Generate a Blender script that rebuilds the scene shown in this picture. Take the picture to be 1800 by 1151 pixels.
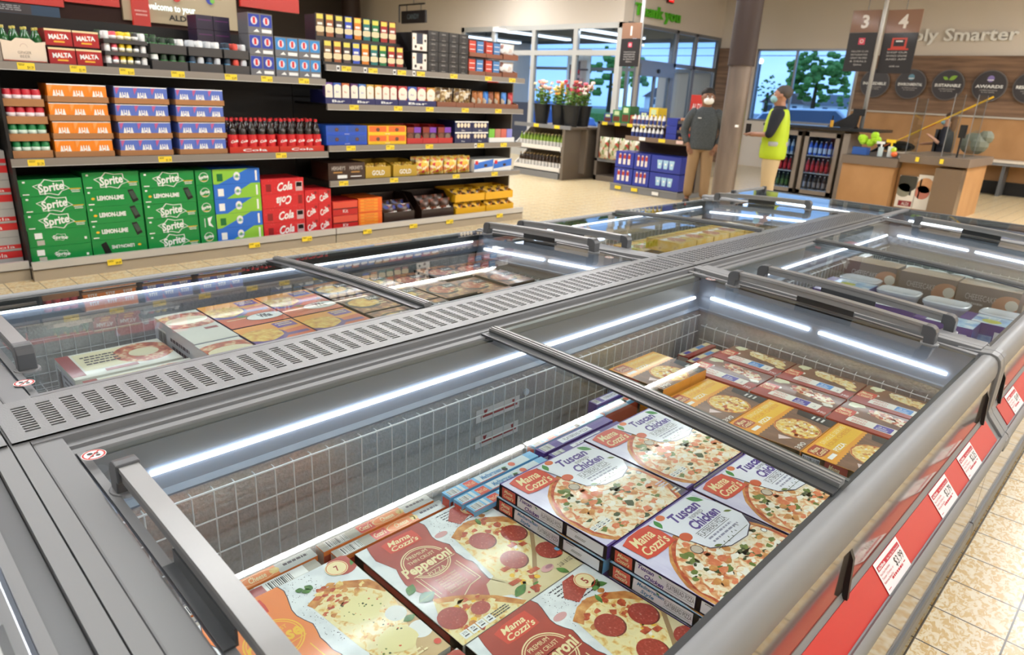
import bpy, math, random
from mathutils import Vector, Matrix
PI = math.pi
S = bpy.context.scene
COL = S.collection
for _o in list(bpy.data.objects): bpy.data.objects.remove(_o)
# ---------------------------------------------------------------- camera
YAW, PIT, ROL, FPX = -0.7605, 0.3293, 0.0524, 1207.0
_f = Vector((math.sin(YAW)*math.cos(PIT), math.cos(YAW)*math.cos(PIT), -math.sin(PIT)))
_r = Vector((math.cos(YAW), -math.sin(YAW), 0)); _u = _r.cross(_f)
_x = _r*math.cos(ROL) + _u*math.sin(ROL); _y = -_r*math.sin(ROL) + _u*math.cos(ROL)
cd = bpy.data.cameras.new('camera'); cam = bpy.data.objects.new('camera', cd); COL.objects.link(cam)
cd.sensor_fit = 'HORIZONTAL'; cd.sensor_width = 36; cd.lens = FPX/1800*36
cd.clip_start = .02; cd.clip_end = 400
cd.dof.use_dof = True; cd.dof.focus_distance = 1.75; cd.dof.aperture_fstop = 5.0
cam.matrix_world = Matrix(((_x.x, _y.x, -_f.x, 0), (_x.y, _y.y, -_f.y, 0), (_x.z, _y.z, -_f.z, 1.6), (0, 0, 0, 1)))
S.camera = cam
S.view_settings.view_transform = 'Standard'; S.view_settings.look = 'None'
S.view_settings.gamma = 1; S.view_settings.exposure = 0.0; S.view_settings.use_curve_mapping = False
S.cycles.use_denoising = True
S.cycles.max_bounces = 10; S.cycles.transparent_max_bounces = 16; S.cycles.glossy_bounces = 4
S.cycles.diffuse_bounces = 3; S.cycles.sample_clamp_indirect = 6; S.cycles.caustics_reflective = False; S.cycles.caustics_refractive = False
# ---------------------------------------------------------------- world: dull blue dusk sky with thin cloud
def lin(h):
    if isinstance(h, str):
        h = h.lstrip('#'); c = [int(h[i:i+2], 16)/255 for i in (0, 2, 4)]
    else: c = list(h)
    return tuple(((v+.055)/1.055)**2.4 if v > .04045 else v/12.92 for v in c)+(1,)
W = bpy.data.worlds.new('world'); S.world = W; W.use_nodes = True
_n = W.node_tree.nodes; _l = W.node_tree.links; _bg = _n['Background']
_tc = _n.new('ShaderNodeTexCoord'); _mp = _n.new('ShaderNodeMapping'); _nz = _n.new('ShaderNodeTexNoise'); _cr = _n.new('ShaderNodeValToRGB')
_mp.inputs['Scale'].default_value = (1, 1, 5); _nz.inputs['Scale'].default_value = 2.2; _nz.inputs['Detail'].default_value = 5
_l.new(_tc.outputs['Generated'], _mp.inputs[0]); _l.new(_mp.outputs[0], _nz.inputs['Vector']); _l.new(_nz.outputs[0], _cr.inputs[0]); _l.new(_cr.outputs[0], _bg.inputs[0])
_cr.color_ramp.elements[0].position = .35; _cr.color_ramp.elements[0].color = lin('#84b4ea')
_cr.color_ramp.elements[1].position = .7; _cr.color_ramp.elements[1].color = lin('#b4d8ff')
_bg.inputs[1].default_value = 2.5
# ---------------------------------------------------------------- materials
MC = {}
def mat(c, rough=.45, metal=0., spec=.5, coat=0., emit=0., name=None, bump=None, alpha=None):
    k = (c, rough, metal, spec, coat, emit, name, bump)
    if k in MC: return MC[k]
    m = bpy.data.materials.new(name or 'paint_%s' % (c if isinstance(c, str) else 'c')); m.use_nodes = True
    b = m.node_tree.nodes['Principled BSDF']
    b.inputs['Base Color'].default_value = lin(c); b.inputs['Roughness'].default_value = rough
    b.inputs['Metallic'].default_value = metal; b.inputs['Specular IOR Level'].default_value = spec
    b.inputs['Coat Weight'].default_value = coat; b.inputs['Coat Roughness'].default_value = .08
    if emit:
        b.inputs['Emission Color'].default_value = lin(c); b.inputs['Emission Strength'].default_value = emit
    if bump:
        sc, st = bump; N = m.node_tree.nodes; L = m.node_tree.links
        t = N.new('ShaderNodeTexCoord'); z = N.new('ShaderNodeTexNoise'); z.inputs['Scale'].default_value = sc; z.inputs['Detail'].default_value = 3
        p = N.new('ShaderNodeBump'); p.inputs['Strength'].default_value = st; p.inputs['Distance'].default_value = .002
        L.new(t.outputs['Object'], z.inputs['Vector']); L.new(z.outputs[0], p.inputs['Height']); L.new(p.outputs[0], b.inputs['Normal'])
    MC[k] = m; return m
def ramp_mat(name, stops, scale, kind='noise', detail=4, rough=.5, coat=0., stretch=(1, 1, 1), metal=0., distort=0., bump=0., space='Object', const=False):
    if name in MC: return MC[name]
    m = bpy.data.materials.new(name); m.use_nodes = True; N = m.node_tree.nodes; L = m.node_tree.links
    b = N['Principled BSDF']; b.inputs['Roughness'].default_value = rough; b.inputs['Coat Weight'].default_value = coat; b.inputs['Coat Roughness'].default_value = .1; b.inputs['Metallic'].default_value = metal
    t = N.new('ShaderNodeTexCoord'); mp = N.new('ShaderNodeMapping'); mp.inputs['Scale'].default_value = stretch
    r = N.new('ShaderNodeValToRGB'); L.new(t.outputs[space], mp.inputs[0])
    if kind == 'noise':
        z = N.new('ShaderNodeTexNoise'); z.inputs['Scale'].default_value = scale; z.inputs['Detail'].default_value = detail; z.inputs['Distortion'].default_value = distort; out = z.outputs[0]
    elif kind == 'vor':
        z = N.new('ShaderNodeTexVoronoi'); z.inputs['Scale'].default_value = scale
        sp = N.new('ShaderNodeSeparateColor'); L.new(z.outputs['Color'], sp.inputs[0]); out = sp.outputs[0]
    elif kind == 'vord':
        z = N.new('ShaderNodeTexVoronoi'); z.inputs['Scale'].default_value = scale; out = z.outputs['Distance']
    L.new(mp.outputs[0], z.inputs['Vector']); L.new(out, r.inputs[0]); L.new(r.outputs[0], b.inputs['Base Color'])
    if const: r.color_ramp.interpolation = 'CONSTANT'
    e = r.color_ramp.elements
    while len(e) < len(stops): e.new(.5)
    for i, (p, c) in enumerate(stops): e[i].position = p; e[i].color = lin(c)
    if bump:
        p = N.new('ShaderNodeBump'); p.inputs['Strength'].default_value = bump; p.inputs['Distance'].default_value = .003
        L.new(out, p.inputs['Height']); L.new(p.outputs[0], b.inputs['Normal'])
    MC[name] = m; return m
def glass_mat(name, tint='#ffffff', refl=1.0, rough=0.0, ior=1.5, dens=1.0):
    if name in MC: return MC[name]
    m = bpy.data.materials.new(name); m.use_nodes = True; N = m.node_tree.nodes; L = m.node_tree.links
    N.remove(N['Principled BSDF']); o = N['Material Output']
    tr = N.new('ShaderNodeBsdfTransparent'); tr.inputs[0].default_value = lin(tint)
    gl = N.new('ShaderNodeBsdfGlossy'); gl.inputs['Roughness'].default_value = rough
    fr = N.new('ShaderNodeFresnel'); fr.inputs[0].default_value = ior
    mu = N.new('ShaderNodeMath'); mu.operation = 'MULTIPLY'; mu.inputs[1].default_value = refl; mu.use_clamp = True
    mx = N.new('ShaderNodeMixShader'); ge = N.new('ShaderNodeNewGeometry'); m2 = N.new('ShaderNodeMath'); m2.operation = 'SUBTRACT'; m2.inputs[0].default_value = 1; L.new(ge.outputs['Backfacing'], m2.inputs[1]); m3 = N.new('ShaderNodeMath'); m3.operation = 'MULTIPLY'
    L.new(fr.outputs[0], mu.inputs[0]); L.new(mu.outputs[0], m3.inputs[0]); L.new(m2.outputs[0], m3.inputs[1]); L.new(m3.outputs[0], mx.inputs[0]); L.new(tr.outputs[0], mx.inputs[1]); L.new(gl.outputs[0], mx.inputs[2]); L.new(mx.outputs[0], o.inputs[0])
    MC[name] = m; return m
GREY = mat('#7d7e80', .38, 0, .5, name='grey_plastic'); GREYL = mat('#88898a', .5, .05, name='grey_aluminium'); GREYD = mat('#5d5f61', .35, name='dark_grey_plastic')
LIDMETAL = mat('#9c9c9b', .32, .45, name='brushed_aluminium'); BLACK = mat('#101112', .4, name='black'); DGREY = mat('#3d4043', .3, name='charcoal_plastic')
WHITE = mat('#f4f3f0', .4, name='white_print'); TUBE = mat('#f4f8ff', emit=10, name='led_tube')
WIRE = mat('#dde0e4', .35, .15, name='basket_wire'); BANDW = mat('#8d96a8', .3, .2, name='liner_band')
STUCCO = ramp_mat('stucco_aluminium', [(.3, '#cfcfd2'), (.7, '#e6e6e8')], 110, rough=.25, metal=.6, bump=.6, detail=2)
GLASS = glass_mat('lid_glass', '#f2f6f5', 1.0)
# ---------------------------------------------------------------- mesh builder
class MB:
    def __init__(s): s.v = []; s.f = []; s.mi = []; s.m = []
    def add(s, vs, fs, m):
        if m not in s.m: s.m.append(m)
        i = s.m.index(m); n = len(s.v)
        s.v += [tuple(v) for v in vs]; s.f += [tuple(a+n for a in f) for f in fs]; s.mi += [i]*len(fs); return s
    def box(s, x0, y0, z0, x1, y1, z1, m):
        if x0 > x1: x0, x1 = x1, x0
        if y0 > y1: y0, y1 = y1, y0
        if z0 > z1: z0, z1 = z1, z0
        return s.add([(x0,y0,z0),(x1,y0,z0),(x1,y1,z0),(x0,y1,z0),(x0,y0,z1),(x1,y0,z1),(x1,y1,z1),(x0,y1,z1)],
              [(3,2,1,0),(4,5,6,7),(0,1,5,4),(1,2,6,5),(2,3,7,6),(3,0,4,7)], m)
    def prism(s, prof, a, b, m, axis='y'):
        # prof: closed polygon in the other two axes (x,z) for y; (y,z) for x; (x,y) for z
        n = len(prof)
        P = lambda p, t: (p[0], t, p[1]) if axis == 'y' else ((t, p[0], p[1]) if axis == 'x' else (p[0], p[1], t))
        vs = [P(p, a) for p in prof]+[P(p, b) for p in prof]
        fs = [(i, (i+1) % n, n+(i+1) % n, n+i) for i in range(n)]+[tuple(range(n))[::-1], tuple(range(n, 2*n))]
        return s.add(vs, fs, m)
    def cyl(s, p0, p1, r0, m, n=12, r1=None, cap=True):
        p0 = Vector(p0); p1 = Vector(p1); r1 = r0 if r1 is None else r1
        d = (p1-p0).normalized(); a = d.orthogonal().normalized(); b = d.cross(a)
        vs = []
        for p, r in ((p0, r0), (p1, r1)):
            for i in range(n):
                t = 2*PI*i/n; vs.append(p+a*math.cos(t)*r+b*math.sin(t)*r)
        fs = [(i, (i+1) % n, n+(i+1) % n, n+i) for i in range(n)]
        if cap: fs += [tuple(range(n))[::-1], tuple(range(n, 2*n))]
        return s.add(vs, fs, m)
    def tube(s, pts, r, m, n=6):
        for a, b in zip(pts[:-1], pts[1:]): s.cyl(a, b, r, m, n)
        return s
    def lathe(s, prof, o, m, n=16, sx=1., sy=1.):
        vs = []; fs = []; k = len(prof)
        for r, z in prof:
            for i in range(n):
                t = 2*PI*i/n; vs.append((o[0]+math.cos(t)*r*sx, o[1]+math.sin(t)*r*sy, o[2]+z))
        for j in range(k-1):
            for i in range(n): fs.append((j*n+i, j*n+(i+1) % n, (j+1)*n+(i+1) % n, (j+1)*n+i))
        fs += [tuple(range(n))[::-1], tuple(range((k-1)*n, k*n))]
        return s.add(vs, fs, m)
    def ball(s, c, r, m, n=10, sc=(1, 1, 1)):
        vs = []; fs = []; k = n//2+1
        for j in range(1, k):
            p = PI*j/k
            for i in range(n):
                t = 2*PI*i/n; vs.append((c[0]+r*sc[0]*math.sin(p)*math.cos(t), c[1]+r*sc[1]*math.sin(p)*math.sin(t), c[2]+r*sc[2]*math.cos(p)))
        for j in range(k-2):
            for i in range(n): fs.append((j*n+i, (j+1)*n+i, (j+1)*n+(i+1) % n, j*n+(i+1) % n))
        fs += [tuple(range(n)), tuple(range((k-2)*n, (k-1)*n))[::-1]]
        return s.add(vs, fs, m)
    def build(s, name, parent=None, label=None, smooth=False, bevel=0, cat=None, group=None, kind=None, seg=2):
        me = bpy.data.meshes.new(name); me.from_pydata(s.v, [], s.f)
        for m in s.m: me.materials.append(m)
        me.polygons.foreach_set('material_index', s.mi)
        if smooth: me.polygons.foreach_set('use_smooth', [True]*len(me.polygons))
        me.update(); o = bpy.data.objects.new(name, me); COL.objects.link(o)
        if parent: o.parent = parent
        if bevel:
            b = o.modifiers.new('bevel', 'BEVEL'); b.width = bevel; b.segments = seg; b.limit_method = 'ANGLE'; b.angle_limit = .6
        if smooth == 'auto':
            try:
                me.set_sharp_from_angle(angle=.7)
            except Exception: pass
        tag(o, label, cat, group, kind); return o
def tag(o, label=None, cat=None, group=None, kind=None):
    if label: o['label'] = label
    if cat: o['category'] = cat
    if group: o['group'] = group
    if kind: o['kind'] = kind
    return o
def thing(name, label, cat, loc=(0, 0, 0), rz=0, group=None):
    o = bpy.data.objects.new(name, None); COL.objects.link(o); o.location = loc; o.rotation_euler = (0, 0, rz); o.empty_display_size = .05
    return tag(o, label, cat, group)
def dup(root, loc, rz=None, label=None, group=None, parent=None):
    r = root.copy(); COL.objects.link(r)
    if parent: r.parent = parent
    if loc is not None: r.location = loc
    if rz is not None: r.rotation_euler = (0, 0, rz)
    if label: r['label'] = label
    if group: r['group'] = group
    for ch in list(root.children):
        dup(ch, None, None, None, None, r)
    return r
def structure(mb, name, **k): return mb.build(name, kind='structure', **k)
# ---------------------------------------------------------------- printed artwork
TX = {}
def glyphs(st, bold=0., shear=0.):
    k = (st, bold, shear)
    if k not in TX:
        c = bpy.data.curves.new('t', 'FONT'); c.body = st; c.resolution_u = 2; c.offset = bold; c.shear = shear
        o = bpy.data.objects.new('t', c); me = bpy.data.meshes.new_from_object(o)
        vs = [(v.co.x, v.co.y) for v in me.vertices]; fs = [tuple(p.vertices) for p in me.polygons]
        x0 = min([v[0] for v in vs] or [0]); x1 = max([v[0] for v in vs] or [1])
        TX[k] = (vs, fs, x0, x1); bpy.data.objects.remove(o); bpy.data.curves.remove(c); bpy.data.meshes.remove(me)
    return TX[k]
def clip(poly):
    for ax, sg, lim in ((0, 1, 0), (0, -1, -1), (1, 1, 0), (1, -1, -1)):
        out = []
        if not poly: return poly
        for i in range(len(poly)):
            a = poly[i-1]; b = poly[i]; da = sg*a[ax]-lim; db = sg*b[ax]-lim
            if (da >= 0) != (db >= 0):
                t = da/(da-db); out.append((a[0]+(b[0]-a[0])*t, a[1]+(b[1]-a[1])*t))
            if db >= 0: out.append(b)
        poly = out
    return poly
class Art:
    # o: top left corner; U: vector to the right; V: vector downward; coordinates 0..1 each way
    def __init__(s, mb, o, U, V, step=.0004):
        s.mb = mb; s.o = Vector(o); s.U = Vector(U); s.V = Vector(V); s.n = s.V.cross(s.U).normalized(); s.asp = s.U.length/s.V.length; s.step = step
    def P(s, u, v, l): return s.o+s.U*u+s.V*v+s.n*(s.step*l)
    def poly(s, pts, m, l=1):
        pts = clip(list(pts))
        if len(pts) > 2: s.mb.add([s.P(u, v, l) for u, v in pts], [tuple(range(len(pts)))[::-1]], m)
        return s
    def rect(s, u0, v0, u1, v1, m, l=1): return s.poly([(u0, v0), (u1, v0), (u1, v1), (u0, v1)], m, l)
    def ell(s, u, v, r, m, l=1, n=24, ry=None, jit=0, rnd=None):
        # r in units of height (V)
        ry = ry or r; pts = []
        for i in range(n):
            t = 2*PI*i/n; k = 1+(rnd.uniform(-jit, jit) if rnd else 0)
            pts.append((u+math.cos(t)*r*k/s.asp, v+math.sin(t)*ry*k))
        return s.poly(pts, m, l)
    def ring(s, u, v, r, w, m, l=1, n=28, a0=0, a1=2*PI, ry=None):
        k = (ry or r)/r
        for i in range(n):
            t = a0+(a1-a0)*i/n; q = a0+(a1-a0)*(i+1)/n
            s.poly([(u+math.cos(a)*R/s.asp, v+math.sin(a)*R*k) for a, R in ((t, r), (q, r), (q, r-w), (t, r-w))], m, l)
        return s
    def line(s, pts, w, m, l=1):
        for (a, b), (c, d) in zip(pts[:-1], pts[1:]):
            dx = (c-a)*s.asp; dy = d-b; L = math.hypot(dx, dy) or 1; nx = -dy/L*w/2/s.asp; ny = dx/L*w/2
            s.poly([(a+nx, b+ny), (c+nx, d+ny), (c-nx, d-ny), (a-nx, b-ny)], m, l)
        return s
    def text(s, st, u, v, h, m, l=2, width=None, rot=0, bold=0., shear=0., align='C'):
        # u,v: middle of the baseline (align C) or its left end (align L); h: capital height; width: total width
        vs, fs, x0, x1 = glyphs(st, bold, shear); k = h/.7; kx = k
        if width: kx = width*s.asp/(x1-x0)
        off = (x0+x1)/2 if align == 'C' else x0
        c, sn = math.cos(rot), math.sin(rot); out = []
        for x, y in vs:
            X = (x-off)*kx; Y = -y*k; X, Y = X*c-Y*sn, X*sn+Y*c
            out.append(s.P(u+X/s.asp, v+Y, l))
        s.mb.add(out, fs, m); return s
    def lines(s, u, v, w, h, n, m, l=2, rnd=None):
        # small unreadable print: rows of short dashes
        rnd = rnd or random.Random(3)
        for i in range(n):
            y = v+h*i/n; x = u+rnd.uniform(0, .08)*w; e = u+w*rnd.uniform(.85, 1)
            while x < e:
                q = min(e, x+w*rnd.uniform(.06, .16)); s.rect(x, y, q, y+h/n*.45, m, l); x = q+w*.025
        return s
    def bars(s, u0, v0, u1, v1, l=2, n=22, vert=True, seed=1):
        R = random.Random(seed); s.rect(u0, v0, u1, v1, WHITE, l)
        for i in range(n):
            t = (i+.2)/n; e = t+R.choice((.3, .5, .75))/n
            if vert: s.rect(u0+(u1-u0)*t, v0+(v1-v0)*.06, u0+(u1-u0)*e, v0+(v1-v0)*.94, BLACK, l+1)
            else: s.rect(u0+(u1-u0)*.06, v0+(v1-v0)*t, u0+(u1-u0)*.94, v0+(v1-v0)*e, BLACK, l+1)
        return s
ORD = ['first', 'second', 'third', 'fourth', 'fifth', 'sixth', 'seventh', 'eighth', 'ninth', 'tenth', 'eleventh', 'twelfth', 'thirteenth', 'fourteenth', 'fifteenth', 'sixteenth', 'seventeenth', 'eighteenth', 'nineteenth', 'twentieth']
def nth(i, n, a='left'):
    b = {'left': 'right', 'top': 'bottom', 'near end': 'far end', 'front': 'back', 'bottom': 'top'}[a]
    if n == 1: return 'the only one'
    if i == 0: return a+'most' if a in ('left', 'top', 'bottom') else 'nearest the '+a
    if i == n-1: return b+'most' if b in ('right', 'bottom', 'top') else 'nearest the '+b
    if i < n/2: return ORD[i]+' from the '+a
    return ORD[n-1-i]+' from the '+b
# ================================================================ ceiling lamps (the room's own light)
CEIL = 4.7
TUBES = mat('#fffaf0', emit=5, name='ceiling_tube')
def ceiling_light(x, y, L, label, power, z=4.35, along='y'):
    t = thing('ceiling_light', label, 'ceiling light', (x, y, z), 0 if along == 'y' else PI/2, 'long tube lights on the ceiling')
    MB().box(-.05, -L/2, .03, .05, L/2, .09, WHITE).box(-.005, -L/2+.1, .09, .005, -L/2+.11, CEIL-z, GREYD).box(-.005, L/2-.11, .09, .005, L/2-.1, CEIL-z, GREYD).build('housing', t)
    MB().cyl((0, -L/2+.02, 0), (0, L/2-.02, 0), .02, TUBES, 8).build('tube', t)
    ld = bpy.data.lights.new('lamp', 'AREA'); ld.shape = 'RECTANGLE'; ld.size = .06; ld.size_y = L; ld.energy = power; ld.color = (.975, .985, 1)
    lo = bpy.data.objects.new('lamp', ld); COL.objects.link(lo); lo.location = (0, 0, -.04); lo.parent = t
_i = 0
for rx in (-13.3, -8.8, -4.35, .1, 3.6):
    for ry in (-.6, 3.3, 7.2, 11.1, 15.0):
        if (rx < -6 and ry > 13) or (rx == -4.35 and ry > 8): continue
        ceiling_light(rx, ry, 3.86, 'white ceiling tube lamp, row %s, lamp %s in it' % (nth(int((rx+13.6)/4.2), 5), ORD[int((ry+.6)/3.8)]), 190 if ry > 9 else 60 if rx > 0 else (100 if rx > -5 else 140))
# ================================================================ room shell
FLOORM = bpy.data.materials.new('terrazzo_tile'); FLOORM.use_nodes = True
def _floor():
    N = FLOORM.node_tree.nodes; L = FLOORM.node_tree.links; b = N['Principled BSDF']; b.inputs['Roughness'].default_value = .28
    t = N.new('ShaderNodeTexCoord'); mp = N.new('ShaderNodeMapping'); mp.inputs['Scale'].default_value = (1.7, 1, 1); mp.inputs['Rotation'].default_value = (0, 0, .5)
    z = N.new('ShaderNodeTexNoise'); z.inputs['Scale'].default_value = 34; z.inputs['Detail'].default_value = 4; z.inputs['Distortion'].default_value = 1.2
    r = N.new('ShaderNodeValToRGB'); e = r.color_ramp.elements
    e[0].position = .42; e[0].color = lin('#ded1b3'); e[1].position = .56; e[1].color = lin('#c9a76c'); q = e.new(.5); q.color = lin('#d8c69e')
    L.new(t.outputs['Object'], mp.inputs[0]); L.new(mp.outputs[0], z.inputs['Vector']); L.new(z.outputs[0], r.inputs[0])
    br = N.new('ShaderNodeTexBrick'); br.offset = 0; br.inputs['Scale'].default_value = 1; br.inputs['Brick Width'].default_value = .213; br.inputs['Row Height'].default_value = .213
    br.inputs['Mortar Size'].default_value = .0030; br.inputs['Mortar Smooth'].default_value = .1
    mp2 = N.new('ShaderNodeMapping'); mp2.inputs['Location'].default_value = (.048, .108, 0); L.new(t.outputs['Object'], mp2.inputs[0]); L.new(mp2.outputs[0], br.inputs['Vector'])
    mx = N.new('ShaderNodeMix'); mx.data_type = 'RGBA'; L.new(br.outputs['Fac'], mx.inputs[0]); L.new(r.outputs[0], mx.inputs[6]); mx.inputs[7].default_value = lin('#453824')
    L.new(mx.outputs[2], b.inputs['Base Color'])
_floor()
structure(MB().box(-22, -4, -.1, 5, 18.6, 0, FLOORM), 'floor')
CEILM = mat('#b9b4ac', .9, name='ceiling_paint'); WALLM = mat('#dbd1c5', .85, name='wall_paint'); WALLD = mat('#b3aca2', .85, name='wall_paint_grey')
structure(MB().box(-22, -4, CEIL, 5, 18.6, CEIL+.1, CEILM), 'ceiling')
structure(MB().box(5, -4, 0, 5.15, 18.6, CEIL, WALLM), 'wall_right')
structure(MB().box(-22, -4.15, 0, 5, -4, CEIL, WALLD), 'wall_behind')
structure(MB().box(-22.15, -4, 0, -22, 14, CEIL, mat('#4a423d', .8, name='dark_wall')), 'wall_left')
# far wall with the big window
WX0, WX1, WZ0, WZ1 = -9.2, -6.55, 1.2, 3.02
Yf = 18.6
fw = MB().box(-10.3, Yf, 0, WX0, Yf+.2, CEIL, WALLM).box(WX1, Yf, 0, 5, Yf+.2, CEIL, WALLM).box(WX0, Yf, 0, WX1, Yf+.2, WZ0, WALLM).box(WX0, Yf, WZ1, WX1, Yf+.2, CEIL, WALLM)
structure(fw, 'wall_far')
ALU = mat('#8e9196', .35, .6, name='window_aluminium'); WGL = glass_mat('window_glass', '#dfe8f2', .6)
def window_frame(name, x0, x1, z0, z1, muls=(), rails=(), y=0., w=.05, d=.08):
    m = MB().box(x0, y-d/2, z0, x0+w, y+d/2, z1, ALU).box(x1-w, y-d/2, z0, x1, y+d/2, z1, ALU).box(x0, y-d/2, z0, x1, y+d/2, z0+w, ALU).box(x0, y-d/2, z1-w, x1, y+d/2, z1, ALU)
    for q in muls: m.box(q-w/2, y-d/2+.003, z0, q+w/2, y+d/2-.003, z1, ALU)
    for q in rails: m.box(x0, y-d/2+.005, q-w/2, x1, y+d/2-.005, q+w/2, ALU)
    return m
w1 = structure(window_frame('f', WX0, WX1, WZ0, WZ1, (-8.12,), (), Yf+.05), 'window_1')
MB().box(WX0+.02, Yf+.045, WZ0+.02, WX1-.02, Yf+.052, WZ1-.02, WGL).build('window_pane', w1)
WOOD = ramp_mat('dark_wood_boards', [(.25, '#5b4433'), (.5, '#7d6049'), (.75, '#94745a')], 1.5, stretch=(.6, 1, 9), detail=6, rough=.55, distort=.6)
WOODL = ramp_mat('light_wood_panel', [(.3, '#a5794b'), (.7, '#b5895a')], 3, stretch=(1, 1, .6), detail=5, rough=.5)
structure(MB().box(-6.5, Yf-.06, 1.62, 5, Yf, 2.86, WOOD), 'trim_1')
structure(MB().box(-10.28, Yf-.06, 0, -9.28, Yf, 3.04, WOOD), 'trim_2')
structure(MB().box(-6.5, Yf-.055, 0.09, 5, Yf, 1.61, WOODL), 'trim_3')
structure(MB().box(-6.5, Yf-.1, 0.0, 5, Yf, .28, BLACK), 'baseboard_far')
structure(MB().box(-6.5, Yf-.09, 1.585, 5, Yf-.02, 1.625, mat('#b9b2a6', .4, name='trim_strip')), 'trim_4')
c = MB().box(-5.3, Yf-.62, .70, 5, Yf-.1, .75, mat('#d9cfc0', .35, name='laminate')).box(-5.3, Yf-.6, .64, 5, Yf-.56, .70, GREY)
for q in (-5.2, -3, -.8, 1.4, 3.6): c.box(q, Yf-.55, 0, q+.06, Yf-.1, .7, GREYD)
c.build('packing_counter', None, 'long beige packing counter fixed along the far panelled wall', False, 0, 'counter')
# vestibule: glass front at y=14 and glass side at x=-10.3
Yv, Xv = 14.0, -10.3
structure(MB().box(-22, Yv, 3.26, Xv, Yv+.2, CEIL, WALLM).box(-22, Yv, 0, -15.9, Yv+.2, 3.26, WALLM).box(Xv-.2, Yv+.2, 3.3, Xv, Yf, CEIL, WALLM), 'wall_vestibule')
FRM = mat('#c9c9c6', .45, .2, name='pale_frame')
ALU0 = ALU; ALU = FRM
v1 = structure(window_frame('f', -15.9, -10.3, 0, 3.26, (-14.6, -13.1, -11.7, -10.38), (2.6, .15), Yv+.06, .12, .12), 'window_2')
MB().box(-15.8, Yv+.055, .1, -10.4, Yv+.062, 3.2, WGL).build('window_pane', v1)
# side face: build along y
m = MB(); X = Xv-.06
for y0 in (14.02, 14.75, 16.35, 17.3, 18.48): m.box(X-.05, y0, 0, X+.05, y0+.1, 3.3, ALU0)
for z in (2.42, 3.22): m.box(X-.05, 14.1, z, X+.05, 18.5, z+.09, ALU0)
m.box(X-.05, 16.4, .05, X+.05, 18.5, .15, ALU0)
v2 = structure(m, 'window_3'); MB().box(X-.004, 14.1, 2.5, X+.004, 18.5, 3.22, WGL).box(X-.004, 16.45, .15, X+.004, 18.5, 2.42, WGL).build('window_pane', v2)
ALU = ALU0
m = MB().box(X-.12, 14.85, 2.15, X+.1, 16.35, 2.42, ALU).box(X-.04, 14.85, 0, X+.04, 14.93, 2.15, ALU).box(X-.04, 16.27, 0, X+.04, 16.35, 2.15, ALU).box(X-.03, 15.56, 0, X+.03, 15.64, 2.15, ALU).box(X-.03, 14.9, .02, X+.03, 16.3, .12, ALU)
d1 = structure(m, 'door_1'); MB().box(X-.004, 14.93, .12, X+.004, 16.27, 2.15, WGL).build('door_pane', d1); MB().cyl((X+.1, 15.6, 2.28), (X+.13, 15.6, 2.28), .05, BLACK).build('door_sensor', d1)
# vestibule inside: outer wall with glazing to the street
m = MB()
for x in (-21, -18.2, -15.6, -13.4, -11.9, -10.35): m.box(x-.05, Yf+.02, 0, x+.05, Yf+.12, 3.3, ALU)
for z in (.1, 2.4, 3.2): m.box(-21, Yf+.03, z, -10.3, Yf+.11, z+.09, ALU)
structure(m, 'window_4')
structure(MB().box(-22, Yf, 3.3, -10.3, Yf+.2, CEIL, WALLD), 'wall_entrance')
structure(MB().box(-22.1, 14.2, 0, -22, Yf, CEIL, WALLM), 'wall_vestibule_left')
structure(MB().box(-12.3, Yf+.13, 0, -10.3, Yf+.2, 2.4, WALLM), 'wall_vestibule_right')
t = thing('vestibule_wall_panel', 'pale panelled wall with brown lower half inside the glass entrance', 'wall panel', (-17.5, 16.3, 0))
MB().box(0, 0, 0, .1, 2.2, 3.2, WALLM).box(-.02, -.02, 0, .12, 2.22, 1.3, mat('#8a7468', .7, name='brown_dado')).build('panel', t)
structure(MB().box(-22, Yf, -.1, -10.3, Yf+.2, 0.0, mat('#777777', .8)), 'trim_5')
for k, (x, y, L) in enumerate([(-14.2, 15.2, 3), (-11.6, 15.4, 2.6), (-13.0, 17.2, 3), (-17, 16, 3)]):
    t = thing('entrance_light', 'white linear ceiling light inside the glass entrance, %s' % ['near its left panes', 'near the corner', 'furthest back', 'at its far left'][k], 'ceiling light', (x, y, 3.12), 0, 'ceiling lights in the entrance')
    MB().box(-.09, -L/2, 0, .09, L/2, .05, mat('#ffffff', emit=3, name='lamp_glow')).build('tube', t); MB().box(-.11, -L/2, .05, .11, L/2, .1, WHITE).box(-.01, -.01, .1, .01, .01, CEIL-3.12, GREYD).build('housing', t)
    ld = bpy.data.lights.new('lamp', 'AREA'); ld.shape = 'RECTANGLE'; ld.size = .2; ld.size_y = L; ld.energy = 22; lo = bpy.data.objects.new('lamp', ld); COL.objects.link(lo); lo.location = (0, 0, -.02); lo.parent = t
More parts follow.
